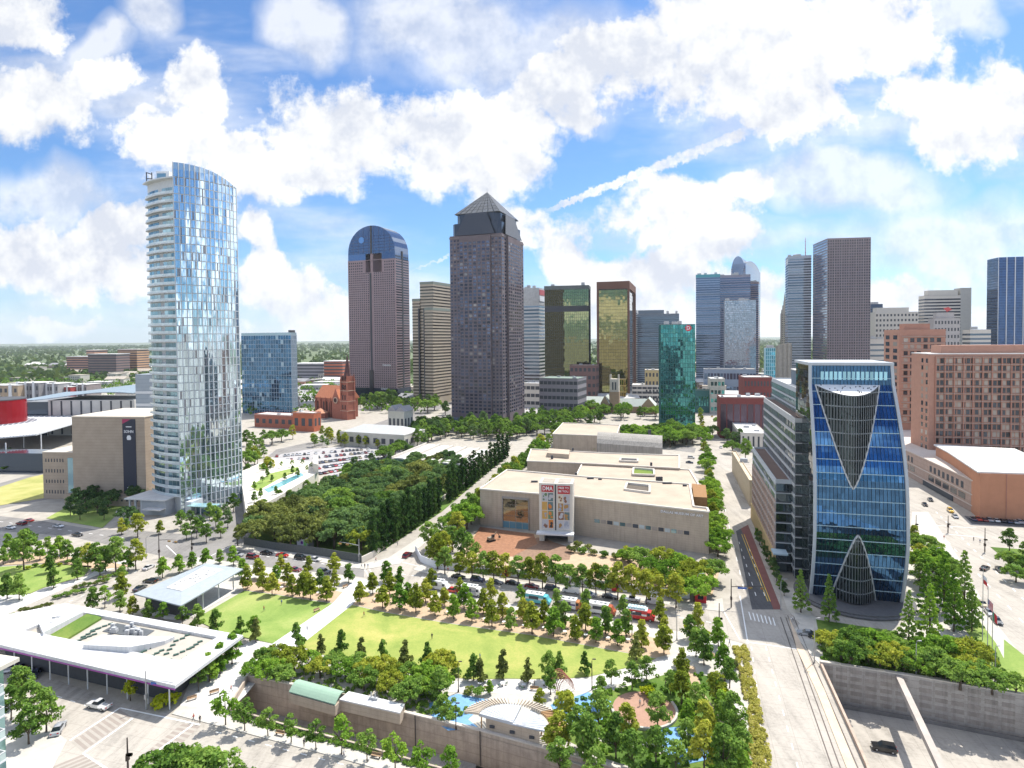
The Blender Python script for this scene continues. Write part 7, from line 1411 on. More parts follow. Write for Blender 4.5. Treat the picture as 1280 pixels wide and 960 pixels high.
# shrubs and beds
pts(['shrub', 'shrubo'], [(715,690),(728,692),(742,694),(756,697),(770,699),(782,701),(722,684),(736,686)], 1.6, '{} clipped bush from the left at the museum wall right of the portal', 'bushes at the museum wall')
tree('shrubl', 206, 882, 2.0, label='round yellow ornamental grass clump at the restaurant corner'); tree('shrubl', 216, 880, 1.7, label='smaller yellow ornamental grass clump right of the large one')
q_ = random.Random(17)
for (cx_, cy_, rx, ry, n_, ks, lab) in ((140,721,17,4,6,['shrub','shrubo'],'upper road bed'),(115,732,22,5,8,['shrubo','shrub'],'second road bed'),(86,744,20,5,7,['shrub'],'middle road bed'),(45,762,20,5,6,['shrubo'],'lower road bed'),(10,775,16,5,5,['shrub'],'lowest road bed'),(60,708,40,4,8,['shrub','shrubl'],'bed above the lower left lawn')):
    for i in range(n_):
        u = (i+.5)/n_*2-1; tree(ks[i % len(ks)], cx_+u*rx, cy_-u*ry+q_.uniform(-1, 1), .9, '{} bush from the left in the '+lab, 'bushes in the '+lab, .1)
pts(['shrubl', 'shrub', 'shrubo'], [(862,790),(872,793),(882,796),(868,800),(806,868),(812,872),(818,876),(826,880),(700,872),(712,874),(585,868),(597,870),(840,850),(850,852),(902,870),(915,835),(520,868),(850,835)], 1.3, '{} garden bush from the left among the children garden paths', 'bushes among the children garden paths', .12)
# ornamental grass strip beside the bridge: nobody could count it
def scatter(name, poly, n, ls, h, mat, seed, z=0.0):
    rg = np.random.default_rng(seed); W_ = GP(poly, 0); xs = [p[0] for p in W_]; ys = [p[1] for p in W_]; C = []
    while len(C) < n:
        p = (rg.uniform(min(xs), max(xs)), rg.uniform(min(ys), max(ys)))
        if inside(p, W_) and (p[0]-cc.x)**2+(p[1]-cc.y)**2 > 55: C.append((p[0], p[1], z+h*.3, h*.6))
    return C
def stuff(name, clumps, nleaf, ls, mat, seed, label, cat): o = inst(leafmesh(name, clumps, nleaf, ls, mat, seed), name); o['kind'] = 'stuff'; o['label'] = label; o['category'] = cat; return o
stuff('ornamental_grass', scatter('g', [(917,810),(933,808),(964,955),(935,990),(938,905)], 320, 0, .9, None, 1, .1), 15000, .34, leaves('straw grass', (.22,.22,.04), (.42,.42,.09), (.62,.55,.2)), 2, 'strip of yellow green ornamental grasses beside the bridge road', 'grasses')
stuff('ground_ivy', scatter('g', [(1020,800),(1030,832),(1147,850),(1262,870),(1258,840),(1230,800),(1150,800),(1130,790)], 380, 0, 1.0, None, 3, .15), 14000, .4, LG, 4, 'low green ground cover under the trees above the freeway wall', 'ground cover')
stuff('ground_ivy', scatter('g', [(318,840),(310,852),(420,875),(560,906),(590,890),(545,862),(480,852),(370,832)], 260, 0, .9, None, 5, .1), 10000, .38, LG, 6, 'low green ground cover under the thicket on the deck edge', 'ground cover')
stuff('hedge_planting', scatter('g', [(690,880),(700,915),(760,945),(880,985),(930,985),(935,920),(905,850),(850,835),(760,862)], 260, 0, .8, None, 7, .15), 9000, .38, LB, 8, 'mixed low planting between the children garden paths', 'planting')
stuff('hedge_planting', scatter('g', [(287,892),(292,900),(350,915),(440,937),(560,972),(560,966),(440,929),(350,906)], 300, 0, .8, None, 9, .12), 9000, .34, LG, 10, 'narrow green hedge along the parapet below the ramp', 'planting')

# far woods
rg = np.random.default_rng(5); C = []
for i in range(9000):
    Y = 1250+ (rg.random()**1.7)*9500; X = rg.uniform(-1.05, 1.05)*Y*.95; C.append((X, Y, 5+Y*.0006, 9+Y*.0022))
stuff('distant_woods', C, 46000, 17.0, leaves('far leaves', (.05,.09,.035), (.09,.14,.055), (.15,.20,.08)), 6, 'distant tree canopy stretching to the horizon', 'woods')
rg = np.random.default_rng(9); C = []
for i in range(1300):
    Y = 640+rg.random()*900; X = rg.uniform(-1.0, -.16)*Y*.95; C.append((X, Y, 4, 5+3*rg.random()))
stuff('suburban_trees', C, 22000, 3.2, LG, 16, 'scattered tree crowns among the low houses at far left', 'trees')
# low buildings of the suburbs, each its own
sub = random.Random(31); SW_ = [matte('sub %d' % i, c, .1, .2) for i, c in enumerate([(.44,.36,.28),(.5,.47,.42),(.40,.22,.15),(.33,.33,.34),(.52,.5,.46),(.36,.27,.2)])]; SRF = [ROOFW, matte('tan roof', (.42,.37,.31)), matte('grey roof', (.26,.26,.27))]
SUBM = []
for i in range(8):
    w_, d_, h_ = sub.uniform(14, 40), sub.uniform(12, 26), sub.uniform(5, 12); mb = MB(); mb.box(-w_/2, w_/2, -d_/2, d_/2, 0, h_); a = mb.mesh('wall', SW_[i % 6]); mb = MB()
    if i % 2: mb.box(-w_/2-.3, w_/2+.3, -d_/2-.3, d_/2+.3, h_+.01, h_+.7)
    else: gable(mb, -w_/2, w_/2, -d_/2, d_/2, h_+.01, h_+4, 'x')
    r_ = mb.mesh('roof', SRF[i % 3]); mb = MB()
    for k in range(max(1, int(h_/3.4))):
        for j in range(int(w_/4)): x = -w_/2+2+j*4; mb.box(x-1, x+1, -d_/2-.08, -d_/2-.01, 1.2+k*3.4, 2.8+k*3.4)
    SUBM.append((a, r_, mb.mesh('window_row', DARKM), ['low block', 'gabled house row', 'flat roofed block', 'pitched roof block', 'wide flat block', 'long gabled hall', 'small flat block', 'narrow gabled block'][i]))
HOUSES = []
def house(i, X, Y, s=1.0, lab=None):
    a, r_, w_, nm = SUBM[i]; o = bpy.data.objects.new('low_building', None); COL.objects.link(o); o.location = (X, Y, 0); o.rotation_euler = (0, 0, R(sub.uniform(-25, 10))); o.scale = (s, s, s); o['category'] = 'building'; o['group'] = 'low buildings beyond the arts district'
    inst(a, 'wall', o); inst(r_, 'roof', o); inst(w_, 'window_row', o); HOUSES.append((proj((X, Y, 4))[0], o, nm, Y))
for i in range(120):
    Y = 560+(sub.random()**1.3)*1500; px = sub.uniform(-40, 600) if i % 3 else sub.uniform(0, 185)
    if 300 < px < 600 and Y < 700: continue
    if px < 320 and Y < 640: Y += 150
    p = RY(px, 440, Y); house(sub.randrange(8), p.x, Y, 1+Y*.0002)
for i in range(90):
    Y = sub.uniform(700, 1800); px = sub.uniform(640, 1300); p = RY(px, 440, Y); house(sub.randrange(8), p.x, Y, 1.3)
big = [(83,137,446,437+9,1500,(.50,.26,.20)),(108,118,438,0,1560,(.44,.24,.16)),(147,171,437,0,1480,(.55,.33,.2)),(110,145,443,0,1420,(.25,.17,.16)),(405,428,452,0,1150,(.42,.14,.08)),(366,404,455,0,1180,(.33,.31,.33))]
for i, (x0, x1, pt, _, Y, c) in enumerate(big):
    b = fit(x0, x1, x1+2, Y, pt, -10, 'R', dep=40, pyref=pt); t = bthing(b, 'hospital_block' if i < 4 else 'warehouse', ['wide pink brick block far off at the left', 'narrow brown tower of the far pink block', 'pale orange block far off before the tall tower', 'dark low block in front of the far pink one', 'orange brick warehouse left of the vaulted tower', 'grey town houses left of the orange warehouse'][i], 'building')
    body(t, b.R, 0, b.H, matte('far %d' % i, c, .1, .05), 'wall'); bands(t, b.R, 3, b.H, max(2, int(b.H/6)), .4, DARKM); mb = MB(); mb.box(-1, b.W+1, -1, b.D+1, b.H+.01, b.H+1.5); mb.build('roof', ROOFW, t)
for i, (a, b_, z) in enumerate((((150,500),(185,492),7),((366,482),(436,478),9),((366,476),(436,470),9))):
    p = G(*a); q = G(*b_); mb = MB(); mb.bar((p.x, p.y, z), (q.x, q.y, z), 14, 1.6); n_ = 7
    for k in range(n_): c = p.lerp(q, (k+.5)/n_); mb.box(c.x-1.5, c.x+1.5, c.y-3, c.y+3, 0, z-.85)
    single(mb, 'overpass', WALK, ['short elevated highway left of the tall tower', 'near elevated highway behind the cathedral', 'far elevated highway behind the cathedral'][i], 'overpass', loc=p)
for desc, L_ in TREES.items():
    for i, (px, py, o) in enumerate(sorted(L_, key=lambda e: e[0] if 'near end' not in e[2].get('_k', '') else -e[1])): o['label'] = desc.format(nth(i+1))
for o in bpy.data.objects:
    if '_k' in o: del o['_k']
for i, (px, o, nm, Y) in enumerate(sorted(HOUSES, key=lambda e: e[0])): o['label'] = '%s of the far suburbs, %s building from the left' % (nm, nth(i+1))
# ---------------------------------------------------------------- vehicles
TYRE = paint('tyre rubber', (.02,.02,.02), .8); HUB = paint('wheel rim', (.45,.46,.48), .3, .6); CGL = paint('car glass', (.02,.03,.04), .05, .3); LAMP = paint('head lamp', (.8,.8,.78), .1); TAIL = paint('tail lamp', (.4,.01,.01), .2); BUMP = paint('black trim', (.03,.03,.03), .6)
CARC = {'white': (.72,.72,.72), 'silver': (.42,.43,.45), 'black': (.015,.015,.018), 'dark grey': (.06,.065,.07), 'navy blue': (.02,.035,.09), 'dark red': (.20,.015,.02), 'red': (.5,.03,.02), 'tan': (.42,.34,.22), 'yellow': (.7,.42,.02)}
PAINT = {k: paint('car paint '+k, v, .25, .25, .8) for k, v in CARC.items()}
def hull(mb, prof, w, tw):
    """side outline (x, z) with half widths that narrow towards the roof"""
    n = len(prof); V = [(x, -(w+(tw-w)*k), z) for x, z, k in prof]+[(x, (w+(tw-w)*k), z) for x, z, k in prof]
    mb._add(V, [tuple(range(n)), tuple(range(2*n-1, n-1, -1))]+[(i, n+i, n+(i+1) % n, (i+1) % n) for i in range(n)])
SHAPES = {
 'sedan': ([(-2.3,.3,0),(2.25,.28,0),(2.35,.55,0),(2.2,.78,.1),(1.05,.92,.15),(-1.6,.98,.15),(-2.25,.9,.1),(-2.35,.6,0)], [(1.0,.9,.2),(.25,1.38,.9),(-.95,1.42,.9),(-1.75,.95,.2)], [(.22,1.39,.92),(-.93,1.43,.92),(-.93,1.47,1),(.22,1.43,1)], 1.42, .88),
 'suv': ([(-2.3,.35,0),(2.3,.35,0),(2.4,.7,0),(2.25,.98,.1),(1.15,1.1,.12),(-2.25,1.12,.12),(-2.38,.7,0)], [(1.1,1.08,.15),(.4,1.68,.8),(-2.0,1.7,.8),(-2.28,1.1,.15)], [(.38,1.69,.82),(-1.98,1.71,.82),(-1.98,1.77,.9),(.38,1.74,.9)], 1.7, .95),
 'pickup': ([(-2.75,.45,0),(2.7,.42,0),(2.8,.8,0),(2.65,1.05,.05),(1.3,1.14,.1),(-.65,1.14,.1),(-.66,.7,.1),(-2.6,.7,.1),(-2.62,1.14,.1),(-2.78,1.12,0)], [(1.25,1.12,.15),(.6,1.75,.8),(-.45,1.77,.8),(-.68,1.12,.15)], [(.58,1.76,.82),(-.44,1.78,.82),(-.44,1.84,.9),(.58,1.8,.9)], 1.75, .95),
 'van': ([(-2.8,.4,0),(2.6,.38,0),(2.75,.9,0),(2.1,1.25,.1),(1.3,2.1,.35),(1.0,2.25,.45),(-2.75,2.3,.45),(-2.85,1.2,0)], [(2.06,1.28,.06),(1.36,2.04,.3),(.9,2.04,.3),(.9,1.28,.05)], None, 2.2, .98)}
def carmeshes(kind, col):
    body_, cab, roof, h_, w = SHAPES[kind]; M = {}
    mb = MB(); hull(mb, body_, w, w*.86)
    M['body'] = mb.mesh('body', PAINT[col])
    mb = MB(); hull(mb, cab, w*(.93 if kind != 'van' else 1.005), w*.72 if kind != 'van' else w*.9); M['cabin_glass'] = mb.mesh('cabin_glass', CGL)
    if roof: mb = MB(); hull(mb, roof, w*.93, w*.70); M['roof'] = mb.mesh('roof', PAINT[col])
    return M
wb = MB(); wb.lathe([(.2, -.12), (.33, -.12), (.36, -.06), (.36, .06), (.33, .12), (.2, .12)], 14); WHEEL = wb.mesh('wheel', TYRE, False); wb = MB(); wb.lathe([(.21, -.13), (.21, .13)], 10); RIM = wb.mesh('rim', HUB)
lb = MB(); lb.box(-.04, .04, -.18, .18, -.09, .09); HL = lb.mesh('headlight', LAMP); lb = MB(); lb.box(-.04, .04, -.15, .15, -.1, .1); TL = lb.mesh('tail_light', TAIL)
PROT = {}
NAME_ = {'sedan': 'car', 'suv': 'suv_car', 'pickup': 'pickup_truck', 'van': 'van'}
def vehicle(kind, col, loc, ang, label, group=None):
    key = (kind, col)
    cat = {'sedan': 'car', 'suv': 'car', 'pickup': 'pickup truck', 'van': 'van'}[kind]
    if key in PROT: o = dup(PROT[key], loc, ang, label); 
    else:
        M = carmeshes(kind, col); o = thing(NAME_[kind], label, cat, loc, ang); w = SHAPES[kind][4]; L_ = {'sedan': 2.3, 'suv': 2.35, 'pickup': 2.75, 'van': 2.7}[kind]
        for k, me in M.items(): inst(me, k, o)
        for x in (L_*.64, -L_*.62):
            for y in (-w+.08, w-.08): wh = inst(WHEEL, 'wheel', o, (x, y, .36), (PI/2, 0, 0)); inst(RIM, 'rim', wh)
        for y in (-w+.28, w-.28): inst(HL, 'headlight', o, (L_+.02, y, .68)); inst(TL, 'tail_light', o, (-L_-.03, y, .8))
        PROT[key] = o
    if group: o['group'] = group
    elif 'group' in o: del o['group']
    return o
def hd(a, b):
    p, q = G(*a), G(*b); return math.atan2(q.y-p.y, q.x-p.x)
DR = {'E': hd((480,714),(900,775)), 'W0': hd((295,694),(400,706)), 'P': hd((930,740),(905,640)), 'O': hd((60,770),(190,706)), 'L': hd((0,650),(150,668)), 'H': hd((470,720),(560,655)), 'S': hd((0,850),(250,903)), 'Q': hd((1150,640),(1280,790)), 'Fw': hd((1082,945),(1280,985)), 'X': hd((0,860),(30,820))}
VEH = [('pickup','white',124,885,'S',PI,0,'white pickup truck driving on the wide road at lower left'),('sedan','silver',73,914,'S',2.2,0,'silver car half hidden by trees beside the condominium'),
('sedan','navy blue',44,845,'X',PI,0,'navy car parked first from the right below the purple lit roof edge'),('sedan','black',33,842,'X',PI,0,'black car parked between the two navy cars below the restaurant'),('sedan','navy blue',22,840,'X',PI,0,'navy car parked third from the right below the restaurant edge'),('sedan','silver',12,837,'X',PI,0,'silver car parked leftmost below the restaurant edge'),
('sedan','white',186,711,'O',0,0,'white car driving past the lawn pavilion on the road at left'),('sedan','black',188,728,'O',PI/2,0,'black car parked at the left tip of the lawn pavilion'),('sedan','dark grey',175,737,'O',0,0,'dark grey car parked left of the lawn pavilion'),
('suv','dark red',27,656,'L',PI,0,'dark red car in the left group on the shaded road'),('sedan','red',36,652,'L',PI,0,'red car behind the dark red one on the shaded road'),('sedan','white',13,661,'L',0,0,'white car leftmost on the shaded road'),('sedan','white',73,659,'L',0,0,'white car alone in the middle of the shaded road'),('sedan','black',97,670,'L',0,0,'black car on the shaded road just before the crossing'),
('sedan','silver',297,695,'W0',0,0,'silver car leftmost below the grove fence'),('suv','dark red',316,698,'W0',0,0,'dark red car second from left below the grove fence'),('sedan','black',333,693,'W0',0,0,'black car nearest the fence between the dark red and red cars'),('sedan','red',353,696,'W0',0,0,'bright red car below the grove fence'),('suv','black',376,699,'W0',0,0,'large black car right of the bright red one below the fence'),('sedan','white',394,701,'W0',0,0,'white car rightmost below the grove fence'),('sedan','dark red',369,714,'W0',0,0,'dark red car half hidden by the lawn trees'),('suv','dark grey',405,717,'W0',0,0,'dark grey car parked beside the lawn trees near the crossing'),
('suv','dark red',509,696,'H',0,0,'dark red car waiting at the side street beside the poplars'),('sedan','black',573,723,'E',0,0,'black car leftmost along the white hoarding'),('suv','navy blue',597,727,'E',0,0,'navy car second along the white hoarding'),('sedan','dark grey',620,730,'E',0,0,'dark grey car just left of the red hoarding door'),('sedan','black',641,731,'E',0,0,'black car left of the red car along the hoarding'),('sedan','dark red',665,735,'E',0,0,'dark red car parked along the hoarding'),('suv','dark grey',690,738,'E',0,0,'dark grey car left of the white van along the hoarding'),
('van','white',714,741,'E',PI,0,'white delivery van parked along the hoarding before the portal'),('sedan','silver',737,745,'E',0,0,'silver car right of the first white van'),('sedan','black',762,748,'E',0,0,'black car left of the second red hoarding door'),('pickup','white',789,751,'E',0,0,'white pickup parked along the hoarding'),('van','white',818,755,'E',PI,0,'white van rightmost along the hoarding'),
('sedan','silver',1008,794,'E',PI,0,'silver car waiting at the crossing below the prow tower'),('suv','black',1022,798,'E',PI,0,'black car behind the silver one below the prow tower'),('sedan','dark red',536,733,'E',0,0,'dark red car partly behind the first lawn trees'),('sedan','red',566,740,'E',0,0,'red car behind the lawn trees left of the grey truck'),
('sedan','dark grey',1250,714,'Q',0,0,'dark grey car on the broad road at the right edge'),('sedan','black',1231,712,'Q',2.6,0,'black car turning behind the flagpoles'),('sedan','black',1156,632,'Q',0,0,'black car first in the shaded part of the right road'),('sedan','dark grey',1163,626,'Q',0,0,'dark grey car behind the black one in the shaded right road'),('suv','yellow',1188,640,'Q',0,0,'yellow taxi at the kerb of the stone podium'),('sedan','silver',1194,647,'Q',0,0,'silver car behind the yellow taxi'),
('sedan','silver',1237,768,'Q',0,0,'silver car parked first along the kerb below the flagpoles'),('sedan','dark grey',1246,778,'Q',0,0,'dark grey car parked last along the kerb below the flagpoles'),('sedan','tan',1228,757,'Q',0,0,'tan car parked at the kerb behind the flagpoles'),
('sedan','white',152,640,'H',0,0,'white car coming up the drive of the tall glass tower'),('sedan','silver',931,612,'P',PI,0,'silver car on the street beside the beige long building'),('sedan','dark red',887,600,'P',0,0,'dark red car on the street by the museum east row'),('sedan','white',901,560,'P',PI,0,'white car farther along the same street'),('sedan','yellow',890,521,'P',0,0,'yellow car far down the street by the teal tower'),('suv','black',885,548,'P',0,0,'black car halfway down the long street'),('sedan','white',879,508,'P',0,0,'small white car farthest down the long street'),('suv','white',864,573,'E',0,0,'white car parked behind the museum east end'),('sedan','navy blue',862,579,'E',0,0,'navy car parked nearest behind the museum east end')]
for k, c, px, py, d, add, z, lab in VEH: vehicle(k, c, tuple(G(px, py))[:2]+(.035,), DR[d]+add, lab)
p = G(1105, 938, DZ); vehicle('suv', 'black', (p.x, p.y, DZ+.01), DR['Fw']+PI, 'black car driving on the sunken freeway at lower right')
# cars of the car parks: one mesh each, eight pixels long in the picture
FARC = {}
def farcar(col):
    if col in FARC: return FARC[col]
    b_, cab, roof, h_, w = SHAPES['sedan']; mb = MB(); hull(mb, b_, w, w*.86); hull(mb, roof, w*.93, w*.7); mb.cur = 1; hull(mb, cab, w*.93, w*.72); mb.box(-1.75, -1.1, -w-.01, w+.01, .02, .5); mb.box(1.15, 1.8, -w-.01, w+.01, .02, .5)
    FARC[col] = mb.mesh('parked_car', [PAINT[col], CGL]); return FARC[col]
cr = random.Random(12); CL = ['white','white','silver','silver','black','dark grey','navy blue','dark red','red','tan','white','dark grey']
def lot(name, rows_, grp):
    for ri, (a, b_, n, fl_) in enumerate(rows_):
        A_, B_ = G(*a), G(*b_); an = math.atan2((B_-A_).y, (B_-A_).x)+PI/2; got = []
        for i in range(n):
            if cr.random() < fl_: continue
            p = A_.lerp(B_, i/(n-1)); c = cr.choice(CL); o = inst(farcar(c), 'parked_car', None, (p.x+cr.uniform(-.2, .2), p.y+cr.uniform(-.4, .4), .04), (0, 0, an+cr.choice((0, PI))+cr.uniform(-.04, .04))); got.append((o, c))
        for i, (o, c) in enumerate(got): o['label'] = '%s car, %s from the left, %s row of %s' % (c, nth(i+1), ['nearest', 'second', 'third', 'fourth', 'fifth', 'sixth'][ri], name); o['category'] = 'car'; o['group'] = grp
lot('the big car park', [((412,598),(468,585),16,.1),((400,593),(478,579),21,.1),((385,588),(484,573),26,.1),((366,583),(490,568),30,.12),((350,577),(495,563),33,.15),((346,571),(500,559),34,.3)], 'cars in the big car park')
lot('the lot below the grey block', [((658,526),(690,530),9,.1),((658,519),(700,521),13,.1),((658,512),(704,512),14,.1),((658,505),(708,505),16,.15)], 'cars in the lot below the parking block')
lot('the lot behind the cathedral', [((372,498),(425,494),16,.2),((374,491),(425,487),16,.2),((440,491),(372,484),14,.2)], 'cars in the lot behind the cathedral')
lot('the lot beside the orange block', [((1216,650),(1290,655),11,.1)], 'cars beside the orange block')
# food trucks
def truck(px, py, main, stripe, low, label, L_=7.2, awn=None, bus=False):
    p = G(px, py); t = thing('food_truck' if not bus else 'double_deck_bus', label, 'food truck' if not bus else 'bus', (p.x, p.y, .035), DR['E'])
    mb = MB(); mb.box(-L_/2, L_/2-1.5, -1.15, 1.15, .5, 3.0); mb.build('body', paint('truck '+main[0], main[1], .4), t)
    mb = MB(); hull(mb, [(L_/2-1.49,.5,0),(L_/2+.5,.5,0),(L_/2+.55,1.2,0),(L_/2-.1,1.7,.2),(L_/2-.5,2.6,.5),(L_/2-1.49,2.7,.5)], 1.1, 1.0); mb.build('cab', paint('truck '+low[0], low[1], .4), t)
    mb = MB(); mb.box(L_/2-1.4, L_/2-.7, -1.16, 1.16, 1.65, 2.35); mb.build('cab_window', CGL, t); mb = MB(); mb.box(-L_/2+.01, L_/2-1.6, -1.19, 1.19, 1.5, 2.0); mb.build('stripe', paint('truck '+stripe[0], stripe[1], .4), t)
    mb = MB(); mb.box(-L_/2+1.2, L_/2-3, -1.22, -1.18, 1.55, 2.5); mb.build('serving_hatch', DARKM, t); mb = MB(); mb.box(-L_/2-.05, L_/2-1.45, -1.2, 1.2, 3.003, 3.12); mb.build('roof', paint('truck roof white', (.7,.7,.68), .5), t)
    for x in (-1.8, 0, 1.2): mb = MB(); mb.box(x-.35, x+.35, -.35, .35, 3.12, 3.45); mb.build('roof_vent', UNIT, t)
    for x in (-L_/2+1.4, L_/2-.6):
        for y in (-1.0, 1.0): wh = inst(WHEEL, 'wheel', t, (x, y, .45), (PI/2, 0, 0), (1.25, 1.25, 1.25)); inst(RIM, 'rim', wh)
    if bus:
        for i in range(6): mb = MB(); mb.box(-L_/2+.3+i*.85, -L_/2+1.0+i*.85, -.9, .9, 3.13, 3.6); mb.build('roof_seat', paint('pale blue seat', (.45,.62,.68), .5), t)
W3 = ('white', (.68,.68,.68)); truck(672, 754, ('cyan', (.10,.42,.50)), W3, ('cyan', (.10,.42,.50)), 'cyan food truck with white stripe beside the lawn trees')
truck(712, 761, W3, ('purple', (.08,.06,.2)), ('orange brown', (.42,.16,.05)), 'white and purple food truck with orange brown cab'); truck(752, 767, W3, ('cream', (.55,.5,.42)), ('brick red', (.36,.09,.04)), 'white food truck with brick red cab'); truck(800, 774, ('red', (.52,.03,.03)), W3, ('red', (.52,.03,.03)), 'red and white tour bus with pale seats on its open roof', bus=True)
truck(590, 744, ('silver', (.42,.42,.44)), ('blue grey', (.2,.24,.3)), W3, 'silver grey food truck partly behind trees at left', L_=6.5); truck(549, 737, W3, ('pale', (.55,.55,.55)), W3, 'plain white box truck leftmost behind the lawn trees', L_=6)
# hoarding and fence
def fence(name, label, P_, z, h, mat, th=.15, cat='fence', posts=3.0, doors=()):
    P_ = [G(x, y) for x, y in P_]; t = thing(name, label, cat, (P_[0].x, P_[0].y, 0))
    for a, b_ in zip(P_, P_[1:]):
        d = (b_-a).normalized(); n = Vector((-d.y, d.x, 0))*th/2; mb = MB(); mb.prism([(a-n)[:2], (b_-n)[:2], (b_+n)[:2], (a+n)[:2]], z, z+h); mb.build('panel', mat, t, world=True)
    return t, P_
t, HP = fence('hoarding', 'long white construction hoarding with red doors before the museum', [(519,690),(526,703),(545,711),(600,716),(690,727),(767,738),(862,749)], .1, 2.5, matte('hoarding white', (.66,.68,.72), .04, .5))
for x, y in ((632,720),(769,738.5)): p = G(x, y+.8); mb = MB(); mb.prism([(p.x-1, p.y), (p.x+1, p.y-.25), (p.x+1, p.y+.3), (p.x-1, p.y+.5)], .12, 2.75); mb.build('door', paint('door red', (.5,.02,.03), .5), t, world=True)
p = G(876, 752); t = thing('red_kiosk', 'small red kiosk at the right end of the white hoarding', 'kiosk', (p.x, p.y, 0), DR['E']); mb = MB(); mb.box(-1.6, 1.6, -1.2, 1.2, .1, 3.2); mb.build('wall', paint('door red', (.5,.02,.03)), t); mb = MB(); mb.box(-1.8, 1.8, -1.4, 1.4, 3.203, 3.4); mb.build('roof', WHM, t); mb = MB(); mb.box(-.8, .8, -1.24, -1.21, 1.1, 2.3); mb.build('window', CGL, t)
fence('garden_fence', 'dark slatted fence along the near side of the dense grove', [(305,681),(345,688),(400,695),(452,704)], .1, 3.0, matte('dark fence', (.10,.11,.11), .2, 2, seam=.4)); fence('travertine_wall', 'stone wall beside the first poplars at the street corner', [(452,704),(466,697),(640,556)], .1, 2.2, matte('travertine', (.58,.54,.48)), .4, 'wall')
p = G(377, 688); t = thing('garden_gate_house', 'small garden gate house with a green and purple poster by the fence', 'gate house', (p.x, p.y+.2, 0), DR['W0']); mb = MB(); mb.box(-2.2, 2.6, 0, 4, .1, 4.6); mb.build('wall', matte('gate wall', (.35,.34,.33)), t); mb = MB(); mb.box(-2.4, 2.8, -.2, 4.2, 4.603, 4.8); mb.build('roof', ROOFW, t)
mb = MB(); mb.box(-2, 2.4, -.08, -.01, 1.6, 4.3); ps = mb.build('poster', paint('poster white', (.66,.62,.68), .6), t); mb = MB(); mb.box(.9, 2.3, -.1, -.082, 1.7, 4.2); mb.build('poster_green', paint('poster green', (.22,.5,.15), .6), ps); mb = MB(); mb.lathe([(.6, 0), (.6, .02), (.35, .02), (.35, 0)], 16); o = mb.build('poster_ring', paint('poster purple', (.2,.05,.3), .6), ps); o.rotation_euler = (PI/2, 0, 0); o.location = (.2, -.09, 3.0)
# excavator on the soil
p = G(614, 677); t = thing('excavator', 'small excavator standing on the red soil before the museum entrance', 'excavator', (p.x, p.y, .14), R(35)); Y_ = paint('digger yellow', (.25,.2,.14), .6)
for y in (-1, .6): mb = MB(); mb.box(-1.5, 1.5, y, y+.45, 0, .7); mb.build('track', TYRE, t)
mb = MB(); mb.box(-1.3, 1.0, -.9, .9, .75, 1.7); mb.build('house', Y_, t); mb = MB(); mb.box(.1, 1.1, -.85, 0, 1.7, 2.6); mb.build('cab', CGL, t); mb = MB(); mb.bar((.9, .3, 1.4), (2.8, .3, 3.2), .3); mb.bar((2.8, .3, 3.2), (4.2, .3, 1.2), .24); mb.build('boom', Y_, t); mb = MB(); mb.box(3.9, 4.5, 0, .7, .5, 1.2); mb.build('bucket', BUMP, t)
# ---------------------------------------------------------------- street furniture
POLE = paint('dark pole', (.06,.045,.04), .5, .3); GPOLE = paint('grey pole', (.38,.38,.38), .4, .3); SIG = paint('signal housing', (.3,.17,.05), .6)
def signal(px, py, h, arm, ang, label, z=.14, mat=POLE, nb=2, sign=None):
    p = G(px, py, z); t = thing('traffic_signal', label, 'traffic signal', (p.x, p.y, z), ang)
    mb = MB(); mb.tube([(0, 0, 0), (0, 0, h*.5), (0, 0, h)], [.2, .16, .11], 8); mb.build('pole', mat, t)
    if arm: mb = MB(); mb.tube([(0, 0, h*.72), (arm*.5, 0, h*.77), (arm, 0, h*.79)], [.12, .09, .06], 6); mb.build('mast_arm', mat, t)
    for i in range(nb):
        x = arm*(.6+.38*i/max(1, nb-1)) if arm else .3; zz = h*.78-.6 if arm else h*.5; mb = MB(); mb.box(x-.55, x+.55, -.2, .2, zz-.2, zz+.25); sg = mb.build('signal_head', SIG, t)
        for j, c in enumerate(('red', 'amber', 'green')): mb = MB(); mb.box(x-.42+j*.34, x-.2+j*.34, -.26, -.21, zz-.1, zz+.12); mb.build('lens', paint('lens '+c, {'red': (.4,.03,.02), 'amber': (.5,.3,.02), 'green': (.02,.2,.1)}[c], .3), sg)
    if sign: mb = MB(); mb.box(arm*.2, arm*.48, -.12, -.06, h*.72-.5, h*.72+.1); mb.build('street_sign', paint('sign blue', (.04,.12,.4), .5), t)
    mb = MB(); mb.box(-.25, .25, -.3, .3, 2.2, 3.2); mb.build('signal_box', mat, t)
def lamp(px, py, h, arm, ang, label, z=.14, mat=GPOLE):
    p = G(px, py, z); t = thing('street_lamp', label, 'street lamp', (p.x, p.y, z), ang); mb = MB(); mb.tube([(0, 0, 0), (0, 0, h*.92), (arm*.3, 0, h), (arm, 0, h)], [.13, .09, .07, .06], 6); mb.build('pole', mat, t); mb = MB(); mb.box(arm-.1, arm+.6, -.14, .14, h-.06, h+.1); mb.build('lamp_head', mat, t); mb = MB(); mb.lathe([(.22, 0), (.18, .5)], 8); mb.build('base', mat, t)
signal(199, 698, 9.5, 8, DR['W0'], 'traffic signal with arm reaching right at the crossing below the tall tower'); signal(240, 694, 8.5, 0, 0, 'traffic signal pole right of the one with the long arm'); signal(297, 682, 9, 0, 0, 'tall dark signal pole at the left corner of the grove fence'); signal(449, 703, 8.5, 8, PI-.3, 'traffic signal at the corner before the poplars', mat=GPOLE)
